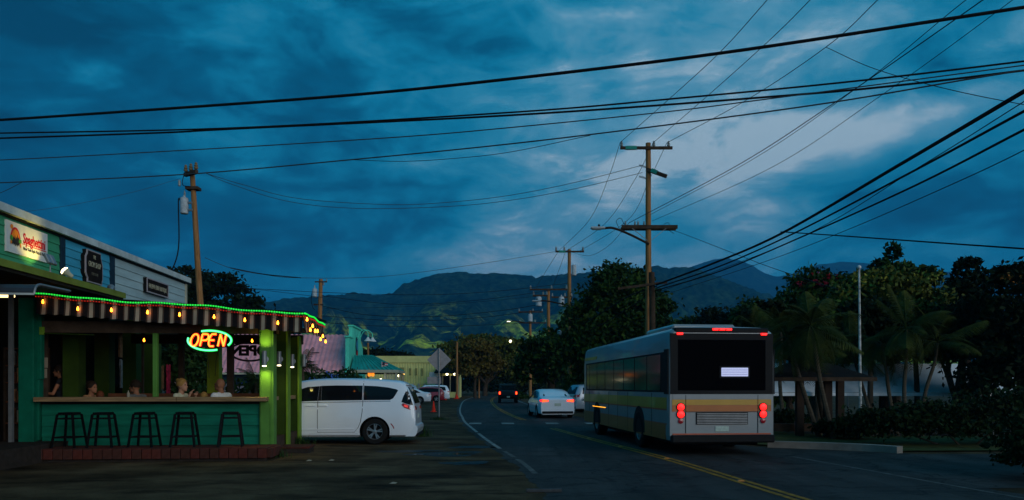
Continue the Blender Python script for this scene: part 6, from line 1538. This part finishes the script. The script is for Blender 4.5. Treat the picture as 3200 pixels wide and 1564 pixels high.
# ================================================================== TREES AND PLANTS
def leaf_mat(name, c0, c1, c2, sc):
    m = bpy.data.materials.new(name); m.use_nodes = True; nt = m.node_tree; N = nt.nodes; L = nt.links; b = N['Principled BSDF']
    t = N.new('ShaderNodeTexCoord'); n = N.new('ShaderNodeTexNoise'); L.new(t.outputs['Object'], n.inputs['Vector']); n.inputs['Scale'].default_value = sc; n.inputs['Detail'].default_value = 4; n.inputs['Roughness'].default_value = .7
    r = N.new('ShaderNodeValToRGB'); L.new(n.outputs['Fac'], r.inputs[0]); e = r.color_ramp.elements
    e[0].position = .34; e[0].color = c0 + (1,); e[1].position = .72; e[1].color = c2 + (1,); q = e.new(.52); q.color = c1 + (1,)
    L.new(r.outputs[0], b.inputs['Base Color']); b.inputs['Roughness'].default_value = .7; b.inputs['Specular IOR Level'].default_value = .06
    return m
LV = dict(dark=leaf_mat('dark glossy leaves', (.006, .016, .005), (.020, .046, .010), (.062, .115, .017), .9),
          mid=leaf_mat('mid green leaves', (.012, .028, .008), (.028, .058, .014), (.06, .10, .02), .9),
          brown=leaf_mat('yellowing brown leaves', (.045, .036, .010), (.10, .078, .018), (.19, .135, .028), .5),
          olive=leaf_mat('olive flowering leaves', (.018, .028, .007), (.066, .080, .016), (.16, .17, .028), .8),
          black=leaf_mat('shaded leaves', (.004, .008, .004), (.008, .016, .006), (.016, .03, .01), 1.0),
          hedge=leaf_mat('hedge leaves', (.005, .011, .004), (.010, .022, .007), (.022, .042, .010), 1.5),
          shrub=leaf_mat('shrub leaves', (.010, .026, .008), (.022, .052, .014), (.05, .085, .02), 2.0),
          palm=leaf_mat('palm leaflets', (.010, .018, .004), (.026, .038, .008), (.060, .068, .012), 1.2))
def foliage(blobs, n, leaf, seed, clump=.16, nclump=26):
    rg = np.random.default_rng(seed); vol = np.array([b[1][0]*b[1][1]*b[1][2] for b in blobs])**.67; share = vol/vol.sum(); allp = []
    for (c, r), s in zip(blobs, share):
        k = max(8, int(n*s)); nc = max(6, int(nclump*(s*len(blobs))**.5))
        d = rg.normal(size=(nc, 3)); d /= np.linalg.norm(d, axis=1)[:, None]; d[:, 2] = np.where(d[:, 2] < -.45, -d[:, 2]*.6, d[:, 2])
        rad = rg.uniform(.55, 1.0, nc)**.6; cc = d*rad[:, None]
        ix = rg.integers(0, nc, k); sz = rg.uniform(.6, 1.35, nc)
        p = cc[ix] + rg.normal(size=(k, 3))*(clump*sz[ix])[:, None]*np.array([1.15, 1.15, .75])
        allp.append(p*np.array(r) + np.array(c))
    P = np.concatenate(allp); k = len(P)
    a = rg.normal(size=(k, 3)); a /= np.linalg.norm(a, axis=1)[:, None]
    b = rg.normal(size=(k, 3)); b -= (b*a).sum(1)[:, None]*a; b /= np.linalg.norm(b, axis=1)[:, None]
    s = leaf*rg.uniform(.6, 1.35, k)[:, None]; a *= s; b *= s*.52
    V = np.stack([P-a, P+b, P+a, P-b], 1).reshape(-1, 3)
    return V
def quads_mesh(name, V, mat):
    me = bpy.data.meshes.new(name); nf = len(V)//4
    me.vertices.add(len(V)); me.vertices.foreach_set('co', V.astype(np.float32).ravel())
    me.loops.add(len(V)); me.loops.foreach_set('vertex_index', np.arange(len(V), dtype=np.int32))
    me.polygons.add(nf); me.polygons.foreach_set('loop_start', np.arange(0, len(V), 4, dtype=np.int32))
    me.materials.append(mat); me.update(calc_edges=True); return me
def tree(label, base, blobs, n, leaf, mat, seed, trunk_r=.3, name='tree', group=None, forks=5, clump=.16, nclump=26, cat='tree', flowers=None):
    t = thing(name, label, cat, base, 0, group)
    link('crown', quads_mesh('crown', foliage(blobs, n, leaf, seed, clump, nclump), mat), t)
    rr = random.Random(seed); mb = MB(); low = min(b[0][2]-b[1][2]*.5 for b in blobs); fork = max(.4, low)
    cx = sum(b[0][0] for b in blobs)/len(blobs)*.4
    mb.tube(catmull([(0, 0, -.1), (cx*.2+rr.uniform(-.1, .1), 0, fork*.5), (cx*.5, 0, fork)], 4), [lerp(trunk_r*1.15, trunk_r*.8, i/8) for i in range(9)], 9)
    for i in range(forks):
        b = blobs[i % len(blobs)]; e = Vector(b[0]) + Vector((rr.uniform(-.5, .5)*b[1][0], rr.uniform(-.5, .5)*b[1][1], rr.uniform(0, .5)*b[1][2]))
        s_ = Vector((cx*.5, 0, fork-.1)); m_ = s_.lerp(e, .5) + Vector((rr.uniform(-.3, .3), rr.uniform(-.3, .3), .3))
        pts = catmull([s_, m_, e], 4); mb.tube(pts, [lerp(trunk_r*.55, trunk_r*.12, k/(len(pts)-1)) for k in range(len(pts))], 6)
    mb.build('trunk', M['trunk'], t, smooth=True)
    if flowers:
        fm, fn, fs, fb = flowers; link('blossom', quads_mesh('blossom', foliage(fb, fn, fs, seed+50, .2, 9), fm), t)['kind'] = 'stuff'
    return t
def T(px0, px1, ytop, D, base_z=0.0):
    """helper: x centre, half width, height of a crown seen in that band"""
    return ((px0+px1)/2-1600)/F*D, (px1-px0)/2/F*D, EYE+(HY-ytop)/F*D
# dense round tree right of centre
x, w, h = T(1800, 2090, 812, 52); 
tree('dense round dark green tree behind the tall pole', (x, 52, 0), [((-.2, 0, 8.1), (2.0, 2.2, 1.9)), ((-1.3, 0, 6.3), (2.2, 2.4, 2.1)), ((1.2, 0, 6.5), (2.0, 2.4, 1.9)), ((2.0, .2, 4.6), (1.6, 2.0, 2.2)), ((-1.9, -.2, 4.0), (2.3, 2.2, 2.2)), ((.3, -.4, 4.2), (2.8, 2.2, 2.6)), ((-.2, -.4, 2.0), (3.6, 2.0, 1.6))], 26000, .17, LV['dark'], 11, .45, nclump=60)
x, w, h = T(1640, 1800, 1000, 66)
tree('dark spreading tree left of the dense round one', (x, 66, 0), [((1.2, 0, 5.6), (1.7, 1.8, 1.6)), ((-.6, 0, 4.4), (2.0, 2.0, 1.7)), ((-1.6, 0, 2.8), (1.3, 1.6, 1.5)), ((1.0, -.3, 2.9), (2.2, 1.8, 2.0)), ((2.2, 0, 4.0), (1.4, 1.4, 1.8))], 9000, .22, LV['dark'], 12, .4, nclump=40)
# broad monkeypod far along the road and the brownish tree before it
x, w, h = T(1370, 1660, 1042, 128)
tree('wide flat topped tree arching over the far bend', (x, 128, 0), [((0, 0, 8.6), (4.6, 4, 1.7)), ((-4.0, 0, 7.6), (3.6, 3.6, 1.8)), ((4.0, 0, 7.4), (3.8, 3.6, 2.0)), ((6.0, 0, 5.6), (2.8, 3, 2.6)), ((1.5, -1, 5.8), (4.5, 3, 2.2)), ((-5.8, 0, 5.8), (2.4, 3, 2.0)), ((6.5, -1, 3.2), (3.0, 2.5, 2.2))], 12000, .34, LV['olive'], 13, .4, nclump=60)
x, w, h = T(1400, 1570, 1058, 102)
tree('round brownish tree beside the far bend', (x, 102, 0), [((0, 0, 5.8), (2.7, 2.6, 2.1)), ((-1.9, 0, 4.6), (1.8, 2.0, 1.7)), ((1.9, 0, 4.3), (1.8, 2.0, 1.8)), ((.3, -.6, 3.4), (2.6, 2.0, 1.3))], 9000, .24, LV['brown'], 14, .2, nclump=46)
x, w, h = T(1560, 1720, 1120, 150)
tree('black tree mass closing the end of the road', (x, 150, 0), [((0, 0, 5), (6, 3, 3.6)), ((-6, 0, 3.6), (4, 3, 3.4)), ((5.5, 0, 4.6), (4, 3, 3.8)), ((-12, 0, 3), (4.5, 3, 3.0)), ((2, -2, 2), (9, 2, 2.4)), ((-9, -2, 1.6), (6, 2, 1.8)), ((10, -2, 1.8), (6, 2, 2.0)), ((-2, -3, 1.0), (12, 1.5, 1.3))], 14000, .45, LV['black'], 15, .4, nclump=50)
# behind the shops on the left
x, w, h = T(560, 780, 820, 75)
def sc_(bl, k): return [((a*k, b*k, (c-1.6)*k+1.6), (p*k, q*k, r*k)) for (a, b, c), (p, q, r) in bl]
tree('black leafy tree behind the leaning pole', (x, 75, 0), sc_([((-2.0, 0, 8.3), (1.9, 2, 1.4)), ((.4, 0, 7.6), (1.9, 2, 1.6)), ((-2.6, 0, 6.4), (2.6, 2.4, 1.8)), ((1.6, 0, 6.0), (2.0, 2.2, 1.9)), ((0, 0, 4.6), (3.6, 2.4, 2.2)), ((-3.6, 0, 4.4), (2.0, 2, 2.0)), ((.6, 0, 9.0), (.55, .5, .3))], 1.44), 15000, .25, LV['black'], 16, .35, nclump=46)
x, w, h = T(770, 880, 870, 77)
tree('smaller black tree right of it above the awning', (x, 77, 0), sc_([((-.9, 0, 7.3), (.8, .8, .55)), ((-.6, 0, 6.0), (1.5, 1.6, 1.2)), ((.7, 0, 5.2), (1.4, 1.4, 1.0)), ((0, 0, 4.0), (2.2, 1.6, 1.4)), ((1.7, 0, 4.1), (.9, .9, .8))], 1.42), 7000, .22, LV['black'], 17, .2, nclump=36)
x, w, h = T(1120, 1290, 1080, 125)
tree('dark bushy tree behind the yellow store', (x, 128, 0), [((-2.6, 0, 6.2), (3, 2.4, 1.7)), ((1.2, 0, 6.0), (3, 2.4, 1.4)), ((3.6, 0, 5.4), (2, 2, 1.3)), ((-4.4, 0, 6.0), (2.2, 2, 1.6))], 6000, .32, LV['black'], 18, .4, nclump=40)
# tree line to the right of the dense tree
for i, (a, b_, yt, D, lab, lv) in enumerate(((2080, 2200, 985, 70, 'low dark tree just right of the dense round tree', 'dark'), (2170, 2320, 955, 66, 'dark tree second along the right hand tree line', 'black'), (2290, 2430, 930, 62, 'bushy green tree in the middle of the right tree line', 'mid'), (2400, 2530, 925, 58, 'dark bushy tree behind the red flowering one', 'dark'))):
    x, w, h = T(a, b_, yt, D); tree(lab, (x, D, -.5), [((0, 0, h-1.0), (w*.9, 1.8, 1.4)), ((-w*.6, 0, h-1.9), (w*.6, 1.6, 1.3)), ((w*.6, 0, h-1.7), (w*.65, 1.6, 1.4)), ((0, -.3, h-3.2), (w*1.15, 1.8, 2.0)), ((0, -.3, 1.6), (w*1.2, 1.5, 1.6))], 6500, .22, LV[lv], 20+i, .3, group='tree line on the right', nclump=40)
red_fl = pm('red blossom', (.36, .02, .035), .7, .3, 6); or_fl = pm('orange blossom', (.45, .15, .03), .7, .3, 6); yl_fl = pm('yellow green blossom', (.22, .22, .03), .7, .3, 6)
x, w, h = T(2460, 2640, 840, 42)
tree('tree with red blossom at its upper left', (x, 42, -.8), [((0, 0, h-1.1+.8), (1.3, 1.5, 1.2)), ((-.9, 0, h-2.0+.8), (1.2, 1.4, 1.3)), ((.9, 0, h-1.6+.8), (1.2, 1.4, 1.3)), ((0, 0, h-3.2+.8), (1.9, 1.6, 1.6)), ((0, 0, 3.2), (1.7, 1.4, 1.6))], 8000, .15, LV['dark'], 31, .25, nclump=46, flowers=(red_fl, 260, .09, [((-.5, -.8, h-1.0+.8), (.9, .6, .7)), ((.2, -.8, h-.9+.8), (.8, .6, .5))]))
x, w, h = T(2640, 2900, 860, 38)
tree('broad tree with yellow green blossom behind the flagpole', (x, 38, -.8), [((0, 0, h+.1), (2.0, 1.7, 1.0)), ((-1.4, 0, h-.7), (1.5, 1.6, 1.2)), ((1.6, 0, h-.8), (1.5, 1.6, 1.2)), ((.2, -.3, h-1.6), (2.6, 1.7, 1.3)), ((-.4, 0, h-3.0), (2.9, 1.6, 1.3))], 12000, .15, LV['olive'], 32, .28, nclump=60, flowers=(yl_fl, 700, .09, [((0, -.9, h+.2), (1.9, .9, .8)), ((-1.2, -.9, h-.6), (1.3, .8, .9)), ((1.4, -.8, h-.7), (1.3, .8, .9))]))
x, w, h = T(2740, 2860, 765, 44)
tree('spiky topped dark tree rising highest over the tent', (x, 44, -.8), [((-.2, 0, h+.2), (.42, .42, .65)), ((-.9, 0, h-.5), (.5, .5, .5)), ((.4, 0, h-.7), (.6, .5, .55)), ((0, 0, h-1.7), (1.5, 1.4, 1.0)), ((-1.8, 0, h-1.4), (.8, .8, .7)), ((1.6, 0, h-1.3), (.9, .9, .8)), ((0, 0, h-3.2), (2.6, 1.8, 1.6))], 8000, .16, LV['dark'], 33, .25, nclump=44, clump=.2)
x, w, h = T(2960, 3080, 800, 40)
tree('dark pointed tree near the right edge', (x, 40, -.8), [((0, 0, h+.1), (.55, .6, .7)), ((.2, 0, h-1.0), (1.1, 1.1, .9)), ((-.3, 0, h-2.2), (1.6, 1.4, 1.2)), ((.3, 0, h-3.8), (2.0, 1.6, 1.6))], 7000, .16, LV['black'], 34, .25, nclump=44)
x, w, h = T(3060, 3330, 820, 32)
tree('dark tree with orange blossom at the right edge', (x, 32, -.8), [((0, 0, h-.2), (1.7, 1.5, 1.0)), ((-.9, 0, h-1.2), (1.2, 1.4, 1.1)), ((1.4, 0, h-.2), (1.3, 1.4, 1.1)), ((0, 0, h-2.6), (2.2, 1.6, 1.5)), ((0, 0, 2.6), (2.3, 1.5, 1.7))], 9000, .14, LV['black'], 35, .28, nclump=50, flowers=(or_fl, 130, .07, [((-.5, -.9, h-.1), (1.0, .6, .5)), ((.9, -.9, h+.2), (.6, .6, .6))]))
x, w, h = T(2860, 3100, 1000, 34)
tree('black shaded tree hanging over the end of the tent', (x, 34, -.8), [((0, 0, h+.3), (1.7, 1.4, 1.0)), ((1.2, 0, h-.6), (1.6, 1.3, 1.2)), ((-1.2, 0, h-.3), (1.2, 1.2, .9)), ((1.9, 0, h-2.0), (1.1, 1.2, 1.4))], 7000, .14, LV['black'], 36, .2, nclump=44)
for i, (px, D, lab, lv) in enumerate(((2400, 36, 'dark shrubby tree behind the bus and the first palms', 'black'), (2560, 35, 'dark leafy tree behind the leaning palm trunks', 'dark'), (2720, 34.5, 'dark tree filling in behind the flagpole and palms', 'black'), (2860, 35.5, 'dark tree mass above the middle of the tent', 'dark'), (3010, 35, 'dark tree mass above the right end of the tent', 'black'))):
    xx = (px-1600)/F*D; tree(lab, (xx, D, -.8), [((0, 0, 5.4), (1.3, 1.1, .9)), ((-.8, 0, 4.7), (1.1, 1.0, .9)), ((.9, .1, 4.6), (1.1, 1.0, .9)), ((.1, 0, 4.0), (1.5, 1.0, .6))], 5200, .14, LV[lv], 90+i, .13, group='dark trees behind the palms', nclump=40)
# hedges and shrubs on the right
def bush(label, base, blobs, n, leaf, lv, seed, name='shrub', group=None, flowers=None):
    t = thing(name, label, name.replace('_', ' '), base, 0, group); link('foliage', quads_mesh('foliage', foliage(blobs, n, leaf, seed, .2, 40), LV[lv]), t)
    mb = MB(); rr = random.Random(seed)
    for i in range(5): b = blobs[i % len(blobs)]; mb.tube([(b[0][0]*.3, b[0][1], 0), (b[0][0]+rr.uniform(-.2, .2), b[0][1], b[0][2])], [.03, .01], 5)
    mb.build('stem', M['trunk'], t)
    if flowers:
        for fm, fn, fs, fb in flowers: link('blossom', quads_mesh('blossom', foliage(fb, fn, fs, seed+9, .12, 16), fm), t)['kind'] = 'stuff'
    return t
bush('big black hedge in the lower right corner', (9.9, 13.4, 0), [((0, 0, .62), (1.1, .9, .62)), ((1.4, .3, .75), (1.3, .9, .75)), ((2.9, .5, .7), (1.4, .9, .75)), ((-.7, -.1, .4), (.6, .6, .45))], 16000, .06, 'hedge', 41, 'hedge')
bush('long dark hedge beyond the side street', (12.2, 20.6, 0), [((-2.0, .2, .5), (1.0, .7, .55)), ((-.6, 0, .6), (1.2, .8, .65)), ((1.2, .2, .7), (1.4, .9, .75)), ((3.2, 0, .85), (1.4, .9, .9)), ((5.4, 0, .8), (1.6, .9, .85))], 18000, .07, 'hedge', 42, 'hedge')
for i, (px, D, hh, lab) in enumerate(((2600, 23.5, .55, 'low dark plant left of the long hedge'), (2660, 22.8, .7, 'dark clump of leaves under the flagpole'), (2745, 24.5, .8, 'dark bush below the tent, nearest the hedge'), (2440, 29, .9, 'dark bush behind the bus shelter'), (2860, 26, 1.1, 'taller dark bush in front of the tent posts'))):
    xx = (px-1600)/F*D; bush(lab, (xx, D, ground_z(xx, D)), [((0, 0, hh*.55), (hh*.8, hh*.7, hh*.5)), ((hh*.6, .1, hh*.45), (hh*.6, hh*.6, hh*.45))], 3000, .07, 'hedge', 50+i)
for i, (px, D, hh, lab) in enumerate(((1850, 52, 2.6, 'light green vine covered bank behind the silver minivan'), (1700, 62, 1.2, 'small green shrub under the second pole'), (1620, 88, .9, 'low grassy tuft on the inside of the bend'), (1880, 47.5, 1.8, 'leafy green thicket right of the second pole'))):
    xx = (px-1600)/F*D; bush(lab, (xx, D, 0), [((0, 0, hh*.55), (hh*.7, hh*.5, hh*.5)), ((hh*.6, 0, hh*.4), (hh*.6, hh*.5, hh*.42)), ((-hh*.5, 0, hh*.35), (hh*.45, hh*.5, hh*.35))], 4500, .10, 'shrub' if i != 1 else 'mid', 60+i)
# flowering bushes between the patio and the pink shop
blu = pm('blue blossom', (.06, .14, .50), .7, .2, 6); wht = pm('white pink blossom', (.55, .42, .44), .7, .2, 6)
bush('flowering bush with white and blue blossom behind the patio', (at(745, 1208, 25).x, 25, 0), [((0, 0, 1.0), (1.0, .7, .85)), ((.9, .2, 1.1), (.9, .7, .75)), ((-.9, 0, .9), (.8, .7, .8)), ((1.6, .4, 1.0), (.7, .6, .7))], 9000, .09, 'shrub', 71, flowers=[(blu, 60, .045, [((.6, -.5, 1.5), (1.0, .3, .40)), ((.9, -.6, 1.2), (.5, .2, .4))]), (wht, 70, .06, [((0, -.6, 1.25), (1.0, .2, .5))])])
bush('blue flowering bush behind the white minivan', (at(1035, 1208, 33).x, 33, 0), [((-.6, 0, 1.2), (.9, .7, 1.0)), ((.5, 0, 1.25), (.8, .7, .95)), ((-1.7, 0, 1.0), (.8, .7, .9))], 7000, .09, 'shrub', 72, flowers=[(blu, 150, .05, [((-.3, -.5, 1.75), (1.1, .4, .5)), ((.6, -.5, 1.6), (.5, .3, .5))])])
bush('tall dark leafy plant inside the far end of the patio', (at(600, 1208, 27).x, 27, 0), [((0, 0, 1.7), (.7, .6, 1.3)), ((-1.0, 0, 1.6), (.7, .6, 1.2)), ((-.4, .3, 2.4), (.9, .6, .8))], 5000, .11, 'shrub', 73, flowers=[(wht, 14, .06, [((0, -.4, 1.5), (.8, .2, .6))])])
# weeds round the patio foot and the sign post
def weeds(label, p, r, n, hgt, seed):
    rg = np.random.default_rng(seed); V = []
    for _ in range(n):
        a, d = rg.uniform(0, 6.28), abs(rg.normal())*r*.5; b = np.array([d*math.cos(a), d*math.sin(a)*.6, 0]); th = rg.uniform(0, 6.28); w_ = .008; hh = hgt*rg.uniform(.4, 1.1)
        o_ = np.array([math.cos(th), math.sin(th), 0]); tip = b + o_*hh*.5 + np.array([0, 0, hh]); md = b + o_*hh*.15 + np.array([0, 0, hh*.6]); s_ = np.array([-math.sin(th), math.cos(th), 0])*w_
        V += [b-s_, b+s_, md+s_*.8, md-s_*.8, md-s_*.8, md+s_*.8, tip+s_*.1, tip-s_*.1]
    o = link('weeds', quads_mesh('weeds', np.array(V), LV['shrub']), None, (p.x, p.y, 0)); tag(o, label, 'weeds', kind='stuff')
weeds('tuft of weeds at the foot of the corner column', kw(5.15, -.15), .35, 160, .22, 81); weeds('weeds against the back corner of the patio', kw(5.05, 3.0), .5, 240, .28, 82); weeds('tuft of weeds at the foot of the warning sign', at(1372, 1313, 36.6), .5, 200, .18, 83); weeds('weeds at the left end of the brick step', kw(-.5, -1.25), .6, 160, .2, 84); weeds('grass tuft behind the minivan bumper', at(1315, 1325, 24.5), .35, 160, .35, 85)
# ---- palms: each frond is a piece of its own
def frond_mesh(L, leaf, droop, seed, n=26):
    rr = random.Random(seed); mb = MB(); pts = []
    for i in range(9):
        t = i/8; pts.append(Vector((L*t*(1-.12*t), 0, L*(.38*t - droop*t*t))))
    mb.tube(pts, [lerp(.022, .004, i/8) for i in range(9)], 5)
    for i in range(n):
        t = .16 + .84*i/n; k = t*8; a = int(min(7, k)); p = pts[a].lerp(pts[a+1], k-a); d = (pts[a+1]-pts[a]).normalized()
        ll = leaf*(math.sin(math.pi*min(1, t*.85+.15))*.8+.25)*rr.uniform(.85, 1.1)
        for s in (-1, 1):
            dr = (Vector((0, s, 0))*.85 + d*.55 + Vector((0, 0, -.35))).normalized(); e = p + dr*ll + Vector((0, 0, -ll*.25)); m_ = p + dr*ll*.5; wv = d*.013
            mb.add([p-wv, p+wv, m_+wv, m_-wv, e], [(0, 1, 2, 3), (3, 2, 4)])
    return mb.mesh('frond', LV['palm'], fix=False)
FM = [frond_mesh(1.5, .46, .48, 1, 24), frond_mesh(1.25, .40, .80, 2, 22), frond_mesh(1.65, .46, .20, 3, 26), frond_mesh(1.4, .5, 1.05, 4, 22)]
def palm(label, base, top, nf, sc, seed, group='palms in front of the tent', bend=.3):
    rr = random.Random(seed); base, top = Vector(base), Vector(top); t = thing('palm_tree', label, 'palm', base, 0, group)
    d = top - base; mb = MB(); pts = catmull([(0, 0, 0), (d.x*.35 - bend*.4, d.y*.4, d.z*.45), (d.x*.8, d.y*.8, d.z*.8), (d.x, d.y, d.z)], 5); k = len(pts)
    mb.tube(pts, [lerp(.085, .045, i/(k-1)) * (1+.06*(i % 2)) for i in range(k)], 8); mb.build('trunk', M['palm_trunk'], t, smooth=True)
    nf = int(nf*1.45)
    for i in range(nf):
        o = link('frond', rr.choice(FM), t, d, (rr.uniform(-.35, .35), R(rr.uniform(-62, 58)), 2*math.pi*i/nf*1.618*3 + rr.uniform(-.25, .25)), (sc*rr.uniform(.85, 1.1),)*3)
    return t
def pt(px, py, D): return at(px, py, D)
palm('slender palm leaning left past the end of the shelter roof', (pt(2560, 1340, 23.8).x, 23.8, 0), pt(2462, 1062, 23.8), 13, .95, 1)
palm('palm with the leaning trunk in front of the shelter posts', (pt(2606, 1330, 23.0).x, 23.0, 0), pt(2532, 1020, 23.0), 14, 1.05, 2)
palm('thin leaning palm trunk right behind the shelter post', (pt(2585, 1345, 24.5).x, 24.5, -.02), pt(2540, 1060, 24.5), 9, .9, 3)
palm('palm behind the flagpole with a slanting trunk', (pt(2750, 1290, 30).x, 30, -.7), pt(2660, 1090, 30), 11, 1.1, 4)
palm('palm in front of the middle of the tent, curving left', (pt(2812, 1300, 29).x, 29, -.7), pt(2755, 1075, 29), 12, 1.1, 5)
palm('upright palm before the right half of the tent', (pt(2838, 1300, 28).x, 28, -.6), pt(2832, 1030, 28), 14, 1.15, 6)
palm('palm leaning right near the end of the tent', (pt(2880, 1310, 28.5).x, 28.5, -.6), pt(2930, 1070, 28.5), 13, 1.15, 7)
palm('low fan of bright fronds above the bus roof', (pt(2330, 1300, 33).x, 33, 0), pt(2365, 1045, 33), 12, .9, 8)
palm('second bright fan of fronds above the rear of the bus', (pt(2450, 1300, 31).x, 31, 0), pt(2440, 1035, 31), 13, 1.0, 9)
palm('small palm half hidden behind the side of the patio', (pt(950, 1300, 27).x, 27, 0), pt(945, 1150, 27), 14, .62, 10, group='small palms by the patio')
palm('small palm seen through the patio beside the corner column', (pt(800, 1300, 24).x, 24, 0), pt(800, 1195, 24), 13, .5, 11, group='small palms by the patio')
